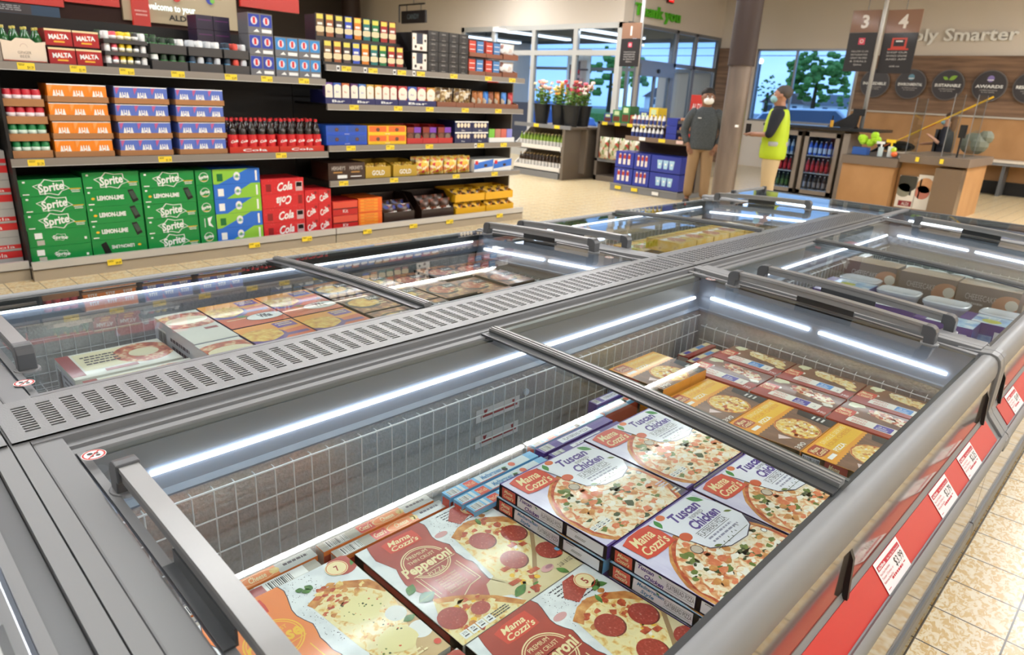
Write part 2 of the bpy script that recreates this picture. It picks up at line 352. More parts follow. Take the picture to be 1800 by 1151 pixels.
# outside
structure(MB().box(-90, Yf+.2, -.25, 30, 150, -.15, mat('#8a9098', .9, name='asphalt')), 'ground_outside')
structure(MB().box(-90, 42, -.15, 30, 60, .45, ramp_mat('grass', [(.3, '#4f7a35'), (.7, '#6f9a4a')], 8, rough=.9)), 'ground_lawn')
def car(x, y, col, label, rz=0, s=1., suv=False):
    t = thing('car', label, 'car', (x, y, -.15), rz); B = mat(col, .25, .3, coat=.6, name='car_paint'); G = mat('#5a6b82', .1, name='car_glass')
    h = .28 if suv else 0
    prof = [(-2.3, .35), (-2.32, .8), (-2.2, 1.0+h*.5), (-1.9, 1.02+h*.6), (-1.55, 1.42+h), (.5, 1.48+h), (1.25, 1.02+h*.5), (2.15, .85+h*.4), (2.3, .6), (2.3, .35)]
    mb = MB().prism([(a*s, b*s) for a, b in prof], -.85*s, .85*s, B); mb.build('body', t, bevel=.05)
    wp = [(-1.78, 1.02+h*.6), (-1.48, 1.36+h), (.42, 1.41+h), (1.08, 1.04+h*.5)]
    MB().prism([(a*s, b*s) for a, b in wp], -.87*s, .87*s, G).build('side_windows', t)
    for wx in (-1.45, 1.45):
        for sy in (-1, 1): MB().cyl((wx*s, sy*.7*s, .33*s), (wx*s, sy*.9*s, .33*s), .34*s, BLACK, 18).cyl((wx*s, sy*.9*s, .33*s), (wx*s, sy*.91*s, .33*s), .2*s, GREYL, 12).build('wheel', t)
    return t
car(-9.2, 24.6, '#d0dae6', 'silver blue estate car parked right outside the far window', 0, 1.0, True)
car(-15.8, 37.5, '#dfe6ee', 'white car parked across the road seen through the far window')
car(-21.5, 24.0, '#3d5d9a', 'dark blue car seen through the entrance glass')
def house(x, y, w, label, roof='#6b5a52'):
    t = thing('house', label, 'house', (x, y, -.1))
    MB().box(-w/2, 0, 0, w/2, 5, 2.3, mat('#eeece4', .8, name='siding')).build('wall', t)
    MB().prism([(-w/2-.4, 2.2), (-w/4, 3.9), (w/4, 3.9), (w/2+.4, 2.2)], -.4, 5.4, mat(roof, .8, name='roof_'+roof[1:])).build('roof', t)
    for q in (-w*.3, 0, w*.3): MB().box(q-.4, -.05, .9, q+.4, 0.02, 1.9, mat('#3a4452', .3, name='house_window')).build('window', t)
house(-52.5, 118, 7, 'white house with a brown gable roof, left one beyond the lawn'); house(-43.0, 118, 8, 'white house with a grey roof beside the big tree', '#7d7f86'); house(-75, 118, 10, 'pale house seen beyond the entrance')
LEAF = ramp_mat('foliage', [(.3, '#3f6a30'), (.55, '#628f45'), (.8, '#93b562')], 9, rough=.9, detail=8)
def tree(x, y, h, r, label, n=70, seed=1):
    R = random.Random(seed); t = thing('tree', label, 'tree', (x, y, -.1))
    MB().cyl((0, 0, 0), (0, 0, h*.6), .22, mat('#4b3a2c', .9, name='bark'), 8, .1).build('trunk', t)
    m = MB()
    for i in range(n):
        a = R.uniform(0, 2*PI); q = R.random()**.5*r; z = h*.62+R.uniform(-1, 1)*h*.36*(1-q/r*.6)
        m.ball((q*math.cos(a), q*math.sin(a), z), R.uniform(.3, .8)*r*.2, LEAF, 7, (1, 1, .8))
    m.build('foliage', t)
tree(-20.9, 52, 6.2, 2.1, 'big green tree filling the right pane of the far window', 230, 2); tree(-24.4, 52, 4.4, .8, 'narrow green tree left of the window mullion', 50, 3)
tree(-14.5, 42, 3.0, 1.3, 'bushy brownish tree at the right edge of the far window', 60, 4); tree(-36, 48, 6, 3, 'green tree seen through the entrance doors', 60, 5)
t = thing('street_light', 'tall street light with a glowing lamp head outside the window', 'street light', (-19.5, 40, -.1)); MB().cyl((0, 0, 0), (0, 0, 4), .07, GREYD, 8).build('pole', t); MB().ball((0, 0, 4.1), .16, mat('#ffffff', emit=4, name='street_lamp')).build('lamp_head', t)
t = thing('power_line', 'thin cables crossing the sky outside the window', 'cable', (0, 62, 6.4))
MB().cyl((-60, 0, 0), (20, 0, .1), .04, BLACK, 4).cyl((-60, 0, -.7), (20, 0, -.5), .04, BLACK, 4).build('cable', t)
# ---------------------------------------------------------------- wall lettering
def letters(st, label, x, z, h, m, width, where, y=None, bold=.02, d=.05):
    mb = MB(); vs, fs, x0, x1 = glyphs(st, bold); k = width/(x1-x0); kz = h/.7; n = len(vs)
    if where == 'far': P = lambda a, b, q: (x+(a-x0)*k, Yf-.02-q, z+b*kz)
    else: P = lambda a, b, q: (Xv+.02+q, x+(a-x0)*k, z+b*kz)
    mb.add([P(a, b, d) for a, b in vs], fs, m)
    from collections import Counter
    E = Counter(); O = {}
    for f in fs:
        for i in range(len(f)):
            a, b = f[i], f[(i+1) % len(f)]; E[frozenset((a, b))] += 1; O[frozenset((a, b))] = (a, b)
    sides = [(O[e][0], O[e][1], O[e][1]+n, O[e][0]+n) for e, c in E.items() if c == 1]
    mb.add([P(a, b, d) for a, b in vs]+[P(a, b, 0) for a, b in vs], sides, m)
    mb.build('wall_lettering', None, label, False, 0, 'lettering')
letters('Simply Smarter', 'raised white words above the wood panelling of the far wall', -6.06, 3.17, .25, mat('#f7f5f0', .5, name='white_letters'), 2.64, 'far')
letters('Thank you', 'raised green words on the wall above the entrance doors', 14.35, 3.46, .25, mat('#55b81c', .5, name='green_letters'), 1.95, 'side')
t = thing('exit_sign', 'small glowing red exit sign above the green words', 'sign', (Xv+.03, 15.75, 3.95)); MB().box(0, -.12, -.1, .06, .12, .1, mat('#5a1010', .4)).build('case', t)
m = MB(); Art(m, (.064, -.11, .08), (0, .22, 0), (0, 0, -.16)).rect(0, 0, 1, 1, mat('#e01818', emit=1.2, name='exit_red'), 0).text('EXIT', .5, .75, .5, mat('#ffd0c0', emit=2, name='exit_letters'), 2, .8); m.build('face', t)
# ================================================================ island freezers
XC = -1.65
TRIMG = mat('#7c7f86', .3, name='inner_trim_grey')
ENDM = mat('#55575a', .35, name='handle_end_plastic')
def zl(s): return .875-.047*(s-.11)
REDP = mat('#c9241f', .4, coat=.15, name='red_price_strip'); TAGW = mat('#f3eef0', .4, name='tag_paper'); REDT = mat('#c22034', .5, name='tag_red')
SIDEM = mat('#a8a19a', .08, .8, name='glossy_side_panel')
def place_s(mb, side):
    # map local (s, y, z) geometry to world x = XC + side*s; flips faces for the left side
    mb.v = [(XC+side*v[0], v[1], v[2]) for v in mb.v]
    if side < 0: mb.f = [f[::-1] for f in mb.f]
    return mb
def tube_rect(m, s0, s1, y, z0, z1, r): m.cyl((s0, y, z0), (s1, y, z1), r, TUBE, 8)
def price_tag(root, y, price, side=1, seed=1, lines=3):
    mb = MB(); R = random.Random(seed)
    a = Art(mb, (XC+1.3478, y, .5985), (0, .165, 0), (.0485, 0, -.0555), .0003)
    a.rect(0, 0, 1, 1, TAGW, 3)
    a.rect(.04, .14, .96, .30, REDT, 4).text('ALDIfinds', .06, .27, .09, TAGW, 5, .28, bold=.03, align='L').text('Here Today, Gone Tomorrow!', .68, .27, .07, TAGW, 5, .5)
    for i in range(lines): a.text(["Mama Cozzi's Pizza Kitchen", 'Tuscan Chicken or', 'Mediterranean Flatbread Pizza'][i % 3], .04, .44+.13*i, .075, REDT, 4, .38+.08*(i % 2), align='L')
    a.text(price, .76, .64, .27, BLACK, 5, .34)
    a.lines(.3, .72, .5, .16, 1, REDT, 4, R).rect(.05, .88, .16, .9, REDT, 4).rect(.82, .72, .9, .75, REDT, 4)
    mb.build('price_tag', root, 'white and red card priced %s' % price)
def freezer(y0, y1, label, detail=True, lids=True):
    t = thing('island_freezer', label, 'freezer', (0, 0, 0), 0, None)
    e = .088
    # shell ---------------------------------------------------------------
    for side in (1, -1):
        rail = [(1.278, .795), (1.278, .812), (1.285, .818), (1.302, .82), (1.318, .815), (1.328, .804), (1.334, .786), (1.336, .765), (1.334, .745), (1.322, .745), (1.322, .76), (1.3, .79)]
        place_s(MB().prism(rail, y0+.05, y1-.05, GREYL), side).build('outer_rail', t, smooth='auto')
        place_s(MB().prism([(1.324, .75), (1.334, .75), (1.338, .612), (1.328, .612)], y0+.05, y1-.05, SIDEM), side).build('side_glazing', t)
        place_s(MB().prism([(1.30, .612), (1.338, .612), (1.345, .5965), (1.393, .5405), (1.399, .5405), (1.404, .546), (1.412, .54), (1.418, .525), (1.416, .505), (1.405, .492), (1.386, .486), (1.30, .486)], y0+.004, y1-.004, GREYL), side).build('price_ledge', t, smooth='auto')
        place_s(MB().prism([(1.30, .486), (1.386, .486), (1.386, .16), (1.30, .16)], y0+.004, y1-.004, SIDEM), side).build('side_panel', t)
        place_s(MB().prism([(1.30, .16), (1.392, .16), (1.396, .15), (1.396, .10), (1.36, .09), (1.36, 0), (1.30, 0)], y0+.004, y1-.004, GREYD), side).build('kick_panel', t)
        mb = MB()
        mb.v += []
        q = MB().prism([(1.3455, .5965), (1.347, .598), (1.3955, .5425), (1.393, .5405)], y0+.09, y1-.09, REDP)
        place_s(q, side).build('price_strip', t, 'red plastic price strip')
        for yy in (y0+.13, (y0+y1)/2-.1, y1-.14):
            place_s(MB().prism([(1.322, .745), (1.345, .70), (1.352, .60), (1.34, .60), (1.334, .70)], yy-.006, yy+.006, BLACK), side).build('bracket', t)
        cap = [(1.2, .79), (1.2, .822), (1.28, .824), (1.305, .827), (1.324, .821), (1.336, .808), (1.342, .786), (1.3435, .745), (1.3435, .62), (1.352, .603), (1.402, .545), (1.418, .53), (1.418, .49), (1.30, .49), (1.30, .78)]
        for a, b in ((y0, y0+.05), (y1-.05, y1)):
            place_s(MB().prism(cap, a+.0015, b-.0015, GREYL), side).build('end_cap', t, bevel=.002)
        # end frames
        pr = [(.105, .883), (1.27, .829), (1.27, .78), (.105, .80)]
        place_s(MB().prism(pr, y0+.0015, y0+.032, GREYL), side).build('end_frame', t)
        place_s(MB().prism([(.105, .881), (1.27, .827), (1.27, .76), (.105, .76)], y0+.034, y0+e, GREY), side).build('end_frame', t, bevel=.004)
        place_s(MB().prism(pr, y1-.032, y1-.0015, GREYL), side).build('end_frame', t)
        place_s(MB().prism([(.105, .868), (1.27, .814), (1.27, .76), (.105, .76)], y1-e, y1-.034, GREYD).prism([(.105, .876), (1.27, .822), (1.27, .8), (.105, .85)], y1-e, y1-e+.018, GREYL), side).build('end_frame', t)
        # lid channels along the centre and the rail
        ch = [(.105, .883), (.122, .883), (.1225, .866), (.134, .864), (.135, .868), (.147, .867), (.148, .871), (.153, .8705), (.154, .862), (.163, .8605), (.165, .867), (.182, .8655), (.185, .85), (.188, .80), (.105, .80)]
        place_s(MB().prism(ch, y0+.034, y1-.034, GREY), side).build('lid_channel', t)
        place_s(MB().prism([(1.262, .80), (1.266, .812), (1.278, .812), (1.278, .77), (1.262, .77)], y0+.05, y1-.05, DGREY), side).build('lid_channel', t)
        # tub ----------------------------------------------------------------
        ya, yb = y0+e, y1-e
        mb = MB(); z0 = .388
        for s0, s1, A in (((.186), .206, 0), (1.25, 1.262, 1)):
            pass
        mb.add([(.206, ya, z0), (.206, yb, z0), (.206, yb, .712), (.206, ya, .712)], [(0, 1, 2, 3)], STUCCO)
        mb.add([(1.292, ya, z0), (1.292, yb, z0), (1.292, yb, .70), (1.292, ya, .70)], [(3, 2, 1, 0)], STUCCO)
        mb.add([(.206, yb, z0), (1.292, yb, z0), (1.292, yb, .658), (.206, yb, .72)], [(0, 1, 2, 3)], STUCCO)
        mb.add([(.206, ya, z0), (1.292, ya, z0), (1.292, ya, .658), (.206, ya, .72)], [(3, 2, 1, 0)], STUCCO)
        mb.add([(.206, ya, z0), (1.292, ya, z0), (1.292, yb, z0), (.206, yb, z0)], [(0, 1, 2, 3)], STUCCO)
        place_s(mb, side).build('tub_liner', t)
        # upper bands
        mb = MB()
        mb.prism([(.182, .85), (.190, .79), (.186, .712), (.204, .712), (.212, .716), (.214, .722), (.205, .735), (.197, .775), (.188, .80), (.184, .851)], ya, yb, BANDW)
        mb.prism([(1.278, .80), (1.275, .775), (1.268, .735), (1.270, .706), (1.274, .70), (1.292, .70), (1.292, .77)], ya, yb, BANDW)
        for yy, sg in ((ya, 1), (yb, -1)):
            pts = [(0, 0), (.004*sg, -.02), (.006*sg, -.075), (.016*sg, -.125), (.02*sg, -.13), (.02*sg, -.14), (0, -.14)]
            vs = [(.19, yy+a, .858+b) for a, b in pts]+[(1.262, yy+a, .808+b) for a, b in pts]; n = len(pts)
            fs = [(i, (i+1) % n, n+(i+1) % n, n+i) for i in range(n)]
            mb.add(vs, fs, BANDW)
        place_s(mb, side).build('liner_band', t)
        place_s(MB().prism([(.188, .848), (.191, .848), (.195, .792), (.190, .792)], ya, yb, TRIMG), side).build('inner_trim', t)
        for (p, q) in ((( .2015, y0+.22, .778), (.2015, y1-.14, .778)), ((1.266, y0+.22, .742 if side > 0 else .766), (1.266, y1-.14, .742 if side > 0 else .766)), ((.26, yb-.014, .782), (.70, yb-.014, .758)), ((.74, yb-.014, .756), (1.2, yb-.014, .728)), ((.26, ya+.014, .782), (1.2, ya+.014, .728))):
            place_s(MB().cyl(p, q, .0062, TUBE, 8), side).build('light_strip', t)
        # wire basket --------------------------------------------------------
        if detail:
            mb = MB(); ws = .228
            n = int((yb-ya-.1)/.05)
            for i in range(n+1):
                y = ya+.05+i*.05
                mb.tube([(ws-.018, y, .703), (ws-.004, y, .703), (ws, y, .696), (ws, y, .40)], .0019, WIRE, 5)
            for z in (.701, .625, .53, .43): mb.tube([(ws, ya+.03, z), (ws, yb-.03, z)], .0021 if z < .7 else .0028, WIRE, 5)
            wo = 1.282
            for i in range(n+1):
                y = ya+.05+i*.05; mb.tube([(wo+.007, y, .635), (wo, y, .628), (wo, y, .40)], .0019, WIRE, 4)
            for z in (.632, .57, .50, .43): mb.tube([(wo, ya+.03, z), (wo, yb-.03, z)], .0021, WIRE, 4)
            for i in range(20):
                s = .26+i*.05; zt = .655-.03*(s-.25); mb.tube([(s, yb-.012, zt+.006), (s, yb-.03, zt), (s, yb-.03, .40)], .0019, WIRE, 4)
            for z in (.655, .59): mb.tube([(.24, yb-.03, z), (1.22, yb-.03, z-.03)], .0024, WIRE, 5)
            place_s(mb, side).build('wire_basket', t)
        # lids ----------------------------------------------------------------
        ym = (y0+y1)/2-.05
        for k, (a, b, dz) in enumerate(((y0+.095, ym+.07, -.010), (ym-.005, y1-.10, .004))):
            if not lids: break
            g = MB(); n = 8; vs = []; S0, S1 = .165, 1.272
            for j in (0, 1):
                for i in range(n+1):
                    s = S0+(S1-S0)*i/n; z = zl(s)+dz+.012*math.sin(PI*i/n)-.004*j
                    vs += [(s, a, z), (s, b, z)]
            fs = [(2*i, 2*i+1, 2*i+3, 2*i+2) for i in range(n)]
            o = 2*(n+1); fs += [(o+2*i+2, o+2*i+3, o+2*i+1, o+2*i) for i in range(n)]
            fs += [(2*i, 2*i+2, o+2*i+2, o+2*i) for i in range(n)]+[(2*i+3, 2*i+1, o+2*i+1, o+2*i+3) for i in range(n)]
            fs = [f[::-1] for f in fs]
            g.add(vs, fs, GLASS); lid = place_s(g, side).build('glass_lid', t, smooth=False)
            zc = lambda s: zl(s)+dz+.012*math.sin(PI*(s-S0)/(S1-S0))
            def bar(mb, ya_, yb_, h0, h1, m, s0=S0, s1=S1, n=8):
                for i in range(n):
                    sa = s0+(s1-s0)*i/n; sb = s0+(s1-s0)*(i+1)/n; za = zc(sa); zb = zc(sb)
                    vs = [(sa, ya_, za+h0), (sb, ya_, zb+h0), (sb, yb_, zb+h0), (sa, yb_, za+h0), (sa, ya_, za+h1), (sb, ya_, zb+h1), (sb, yb_, zb+h1), (sa, yb_, za+h1)]
                    f = [(3, 2, 1, 0), (4, 5, 6, 7), (0, 1, 5, 4), (2, 3, 7, 6)]
                    if i == 0: f.append((3, 0, 4, 7))
                    if i == n-1: f.append((1, 2, 6, 5))
                    mb.add(vs, f, m)
            def edge(*q, **w):
                m_ = MB(); bar(m_, *q, **w); place_s(m_, side).build('lid_edge', lid)
            if k == 0:      # free edge under the upper lid
                edge(b-.014, b, -.008, .003, GREYD); edge(a, a+.016, -.010, .003, GREY); hy, hs = a+.02, 1
            else:
                edge(a-.034, a+.002, -.010, -.004, DGREY); edge(b-.016, b, -.01, .003, GREY); hy, hs = b-.06, -1
                m_ = MB(); bar(m_, a, a+.034, -.006, .007, LIDMETAL); bar(m_, a+.006, a+.012, .0069, .010, LIDMETAL); bar(m_, a+.020, a+.026, .0069, .010, LIDMETAL); place_s(m_, side).build('lid_frame', lid)
            # handle
            s0, s1 = .355, 1.15; h = .060; mb = MB()
            bar(mb, hy-.004, hy+.030, h-.004, h+.006, LIDMETAL, s0+.03, s1-.03, 4)
            bar(mb, hy-.001, hy+.027, h-.026, h-.0045, GREYL, s0+.03, s1-.03, 4)
            hb = place_s(mb, side).build('handle', lid, bevel=0)
            for ss, dd in ((s0, 1), (s1, -1)):
                z = zc(ss); mb = MB()
                mb.prism([(ss, z+.004), (ss, z+h-.012), (ss+dd*.006, z+h+.000), (ss+dd*.016, z+h+.007), (ss+dd*.028, z+h+.009), (ss+dd*.048, z+h+.009), (ss+dd*.048, z+h-.029), (ss+dd*.038, z+h-.031), (ss+dd*.034, z+.002)][::dd], hy-.008, hy+.034, ENDM)
                mb.cyl((ss+dd*.017, hy+.013, z-.004), (ss+dd*.017, hy+.013, z+.006), .03, GREY, 16)
                place_s(mb, side).build('handle_end', lid, bevel=.003)
            mb = MB(); sm = (s0+s1)/2; yy = hy+(.0 if hs > 0 else .024); d = -hs
            bar(mb, min(yy, yy-.004*hs), max(yy, yy-.004*hs), h-.052, h-.026, DGREY, sm-.11, sm+.11, 2); bar(mb, min(yy, yy-.022*hs), max(yy, yy-.022*hs), h-.055, h-.051, DGREY, sm-.11, sm+.11, 2)
            place_s(mb, side).build('grip', lid)
    # centre: vent grille with real slots --------------------------------------
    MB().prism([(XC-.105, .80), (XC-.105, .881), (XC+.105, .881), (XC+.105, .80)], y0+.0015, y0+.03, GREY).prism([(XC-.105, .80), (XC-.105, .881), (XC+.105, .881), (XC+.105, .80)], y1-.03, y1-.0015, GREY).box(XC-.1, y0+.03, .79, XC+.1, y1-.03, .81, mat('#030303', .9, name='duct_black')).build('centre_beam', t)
    mb = MB(); zt = .889; VG = mat('#7d7e7f', .3, .3, bump=(260, .25), name='vent_steel')
    ya, yb = y0+.004, y1-.004; ns = 11; p = .0132; n = int((yb-ya-.06)/.0455); L = .0275
    ys = [ya+.045+i*(yb-ya-.09)/(n-1) for i in range(n)]
    x0, x1 = XC-.108, XC+.108; xa = XC-ns*p/2
    mb.box(x0, ya, zt-.004, xa, yb, zt, VG).box(xa+ns*p, ya, zt-.004, x1, yb, zt, VG)
    mb.prism([(x0, zt), (x0, zt-.016), (x0+.003, zt-.016), (x0+.003, zt-.001)], ya, yb, VG).prism([(x1, zt), (x1, zt-.016), (x1-.003, zt-.016), (x1-.003, zt-.001)], ya, yb, VG)
    prev = ya
    for y in ys:
        mb.box(xa, prev, zt-.004, xa+ns*p, y-L/2, zt, VG); prev = y+L/2
        for i in range(ns+1):
            c = xa+i*p; lo = max(xa, c-.0028); hi = min(xa+ns*p, c+.0028); mb.box(lo, y-L/2, zt-.004, hi, y+L/2, zt-.0002, VG)
    mb.box(xa, prev, zt-.004, xa+ns*p, yb, zt, VG)
    mb.build('vent_grille', t)
    return t
def no_step_sticker(root, x, y, z, r=.022, tilt=0):
    mb = MB(); a = Art(mb, (x-r, y-r, z+tilt*r), (0, 2*r, 0), (2*r, 0, -tilt*2*r), .0003)
    a.ell(.5, .5, .5, WHITE, 1).ring(.5, .5, .47, .08, REDP, 2).ell(.38, .36, .12, BLACK, 2, 12).ell(.40, .62, .08, BLACK, 2, 12).ell(.62, .4, .1, BLACK, 2, 12).ell(.64, .64, .1, BLACK, 2, 12).line([(.2, .8), (.8, .2)], .07, REDP, 3)
    mb.build('warning_sticker', root, 'round red and white no-stepping sticker')
FM = freezer(.19, 2.83, 'grey double island freezer with pizzas in its near right well, nearest whole unit')
FF = freezer(2.83, 5.45, 'grey double island freezer beyond the pizza unit, with ice cream tubs in its right well')
FN = freezer(-2.45, .19, 'grey double island freezer cut off at the lower left corner of the photo')
no_step_sticker(FM, XC+.235, .303, .879); no_step_sticker(FM, XC-.235, .285, .879); no_step_sticker(FM, XC+.26, 2.70, .874); no_step_sticker(FM, XC-.26, 2.66, .874)
for y, pr, k in ((1.58, '$3.99', 1), (2.035, '$2.79', 2), (2.34, '$2.25', 3), (3.05, '$3.49', 4)): price_tag(FM if y < 2.8 else FF, y, pr, 1, k)
# fill-line labels and button on the stucco wall of the pizza well
for z, y in ((.598, 1.37), (.505, 1.37)):
    mb = MB(); a = Art(mb, (XC+.209, y, z+.035), (0, .20, 0), (0, 0, -.045), .0004)
    a.rect(0, 0, 1, 1, mat('#dddbe0', .35, name='label_film'), 1).rect(.1, .55, .95, .72, mat('#97182c', .5, name='arrow_red'), 2)
    for q in (.2, .85): a.poly([(q-.04, .15), (q+.05, .15), (q, .68)], mat('#97182c', .5, name='arrow_red'), 3)
    mb.build('fill_line_label', FM, 'pale label with a red arrowed fill line')
mb = MB().cyl((XC+.207, 1.60, .635), (XC+.214, 1.60, .635), .012, mat('#c4d0e2', .3, name='button_blue'), 14).build('button', FM, 'pale round button')
# end cabinet across the far end of the island
t = thing('end_freezer', 'grey end freezer closing the far end of the island, by the checkout', 'freezer', (0, 0, 0))
xa, xb, ya, yb = XC-1.36, XC+1.36, 5.455, 6.50
MB().box(xa, ya, .80, xb, ya+.07, .845, GREYL).box(xa, yb-.07, .79, xb, yb, .83, GREYL).box(xa, ya, .79, xa+.07, yb, .835, GREYL).box(xb-.07, ya, .79, xb, yb, .835, GREYL).build('frame', t, bevel=.012)
MB().box(xa+.03, ya, .16, xb-.03, yb-.03, .22, SIDEM).box(xa+.03, ya+.0, .16, xa+.06, yb-.03, .80, SIDEM).box(xb-.06, ya, .16, xb-.03, yb-.03, .80, SIDEM).box(xa+.03, yb-.06, .16, xb-.03, yb-.03, .80, SIDEM).build('body', t)
MB().box(xa+.06, ya+.02, 0, xb-.06, yb-.08, .16, GREYD).build('kick_panel', t)
MB().box(xa+.05, yb-.075, .66, xb-.05, yb-.065, .79, BANDW).box(xa+.06, ya+.02, .66, xa+.07, yb-.07, .79, BANDW).build('liner_band', t)
MB().box(xa+.06, ya+.02, .23, xb-.06, ya+.03, .79, STUCCO).box(xa+.06, yb-.08, .23, xb-.06, yb-.076, .66, STUCCO).box(xa+.06, ya+.03, .23, xb-.06, yb-.08, .25, STUCCO).build('tub_liner', t)
for a, b in ((XC-1.1, XC-.12), (XC+.04, XC+1.2)): MB().cyl((a, yb-.082, .75), (b, yb-.082, .745), .010, TUBE, 8).build('light_strip', t)
for a, b, hx in ((xa+.06, XC-.005, xa+.18), (XC+.005, xb-.06, xb-.2)):
    lid = MB().box(a, ya+.05, .833, b, yb-.05, .838, GLASS).build('glass_lid', t)
    MB().box(hx, ya+.2, .872, hx+.022, yb-.25, .892, LIDMETAL).build('handle', lid, bevel=.003)
    for q in (ya+.2, yb-.25): MB().box(hx-.006, q-.02, .836, hx+.028, q+.02, .897, DGREY).build('handle_end', lid, bevel=.006)
    MB().box(a, ya+.045, .828, b, ya+.06, .842, GREY).box(a, yb-.06, .828, b, yb-.045, .842, GREY).build('lid_frame', lid)
MB().box(XC-.02, ya+.04, .825, XC+.02, yb-.04, .845, GREY).build('centre_bar', t)
# bread loaf tin objects are not shown; frozen packs inside the end cabinet stay out of view
# ================================================================ frozen food boxes
CHEESE = ramp_mat('melted_cheese', [(.2, '#e9d9a6'), (.5, '#f4e3ab'), (.62, '#e8b968'), (.75, '#c97a3c'), (.85, '#f2dda0')], 60, detail=4, rough=.35, coat=.3, distort=.5)
CHEESEW = ramp_mat('chicken_topping', [(.3, '#c9633c'), (.42, '#e6a06a'), (.5, '#f3d9b0'), (.6, '#f8ecd4'), (.72, '#eec694')], 46, detail=5, rough=.35, coat=.3, distort=.8)
GOLD = ramp_mat('golden_cheese', [(.3, '#d9984a'), (.5, '#f1cf7e'), (.65, '#f7e2a0'), (.8, '#d07a3a')], 70, detail=4, rough=.4, coat=.3)
CRUST = ramp_mat('pizza_crust', [(.3, '#b5672c'), (.6, '#dd9a52'), (.8, '#efbf7d')], 50, rough=.45, coat=.3)
SAUCE = ramp_mat('pizza_sauce', [(.3, '#9c2f16'), (.55, '#c9552d'), (.75, '#e08a4e')], 70, rough=.4, coat=.3)
PEPP = ramp_mat('pepperoni', [(.0, '#8f2a1e'), (.5, '#a93527'), (.66, '#b8463a'), (.74, '#e0a08a'), (.8, '#b23c2e')], 190, rough=.3, coat=.4, detail=2)
G = lambda c, n: mat(c, .35, coat=.35, name=n)
TOPO = ramp_mat('roast_tomato', [(.3, '#d9623c'), (.6, '#e8895c'), (.8, '#f0b890')], 80, rough=.35, coat=.3); SPIN = G('#3b4a24', 'spinach'); SPIN2 = G('#6a7a33', 'herb_green'); TOMR = G('#d65a34', 'tomato_piece'); WCH = G('#f8f0e2', 'white_cheese_piece'); BASIL = ramp_mat('basil_leaf', [(.3, '#2f5f22'), (.7, '#5c9440')], 60, rough=.4, coat=.3)
LOGOR = G('#d9452f', 'logo_red'); CREAM = G('#f7e3ae', 'cream_ink'); LILAC = ramp_mat('lilac_card', [(.4, '#d5cdea'), (.6, '#dfd8f0')], 12, rough=.3, coat=.35, stretch=(1, 6, 1)); PURP = G('#4a2a8c', 'purple_print'); PURPD = G('#3b3050', 'dark_purple_print')
PAPER = ramp_mat('torn_paper', [(.4, '#dcdfe2'), (.55, '#eceeef')], 20, rough=.35, coat=.3); BRICK = ramp_mat('brick_red_print', [(.3, '#a2362a'), (.7, '#b5402f')], 18, rough=.3, coat=.4); ORNG = G('#f2863c', 'orange_print'); ORNY = G('#f0a02a', 'amber_print'); YEL = G('#f7c02e', 'yellow_print')
PARCH = ramp_mat('parchment_print', [(.3, '#d9c596'), (.7, '#ead9b0')], 14, rough=.35, coat=.3); SKY = G('#6fb3df', 'light_blue_print'); BLUEP = G('#3f8fd6', 'blue_print'); INK = G('#3c3340', 'ink'); PEACH = G('#e8743f', 'tomato_red_orange'); BRWN = ramp_mat('board_print', [(.3, '#6e4a38'), (.7, '#8a6450')], 10, rough=.35, coat=.3, stretch=(1, 7, 1)); GREENP = G('#2f8b3a', 'green_print'); PINKG = G('#d9a0a0', 'garlic_print'); KRAFT = mat('#a9794e', .7, name='kraft_card'); CARD = mat('#b9b3a8', .7, name='grey_card')
def script_text(a, s, u, v, h, m, l=3, w=None, rot=-.06): return a.text(s, u, v, h, m, l, w, rot, .035, .35)
def logo(a, u, v, w, h, l=3, back=None, ink=None):
    R = random.Random(int(u*100)+7); b = back or LOGOR
    pts = [(u+w*x+R.uniform(-.01, .01)*w, v+h*y+R.uniform(-.02, .02)*h) for x, y in ((0, .12), (.3, .02), (.7, .0), (.98, .05), (1, .5), (.97, .95), (.6, 1), (.25, .97), (.03, .9))]
    a.poly(pts, b, l)
    a.text('Mama', u+w*.47, v+h*.47, h*.34, ink or CREAM, l+1, w*.66, 0, .02, .3).text("Cozzi's", u+w*.52, v+h*.86, h*.32, ink or CREAM, l+1, w*.8, 0, .02, .3)
def leaf(a, u, v, L, ang, m=None, l=4, w=.38):
    pts = []
    for i in range(9):
        t = i/8; pts.append((t*L, math.sin(PI*t)*L*w*.5*(1.1-.3*t)))
    for i in range(7, 0, -1):
        t = i/8; pts.append((t*L, -math.sin(PI*t)*L*w*.5))
    c, s = math.cos(ang), math.sin(ang)
    a.poly([(u+(x*c-y*s)/a.asp, v+x*s+y*c) for x, y in pts], m or BASIL, l)
    a.line([(u, v), (u+L*.9*c/a.asp, v+L*.9*s)], L*.025, SPIN2, l+1)
def toppings(a, cu, cv, r, n, R, mats, lo=.012, hi=.035, l=5, fr=.92):
    for i in range(n):
        t = R.uniform(0, 2*PI); q = r*fr*math.sqrt(R.random())
        rr = R.uniform(lo, hi); a.ell(cu+q*math.cos(t)/a.asp, cv+q*math.sin(t), rr, R.choice(mats), l+(i % 5)*.5, 7, rr*R.uniform(.5, 1), .35, R)
def pizza_round(a, cu, cv, r, R, base=CHEESEW, mats=None, n=170, l=2):
    a.ell(cu, cv, r, CRUST, l, 40, None, .012, R).ell(cu, cv, r*.95, SAUCE, l+1, 40, None, .03, R).ell(cu, cv, r*.91, base, l+2, 40, None, .03, R)
    toppings(a, cu, cv, r*.9, n, R, mats or [WCH, CHEESEW, TOPO, TOPO, CHEESEW, SPIN, SPIN2, WCH, CRUST, CHEESEW], .012, .042, l=l+3)
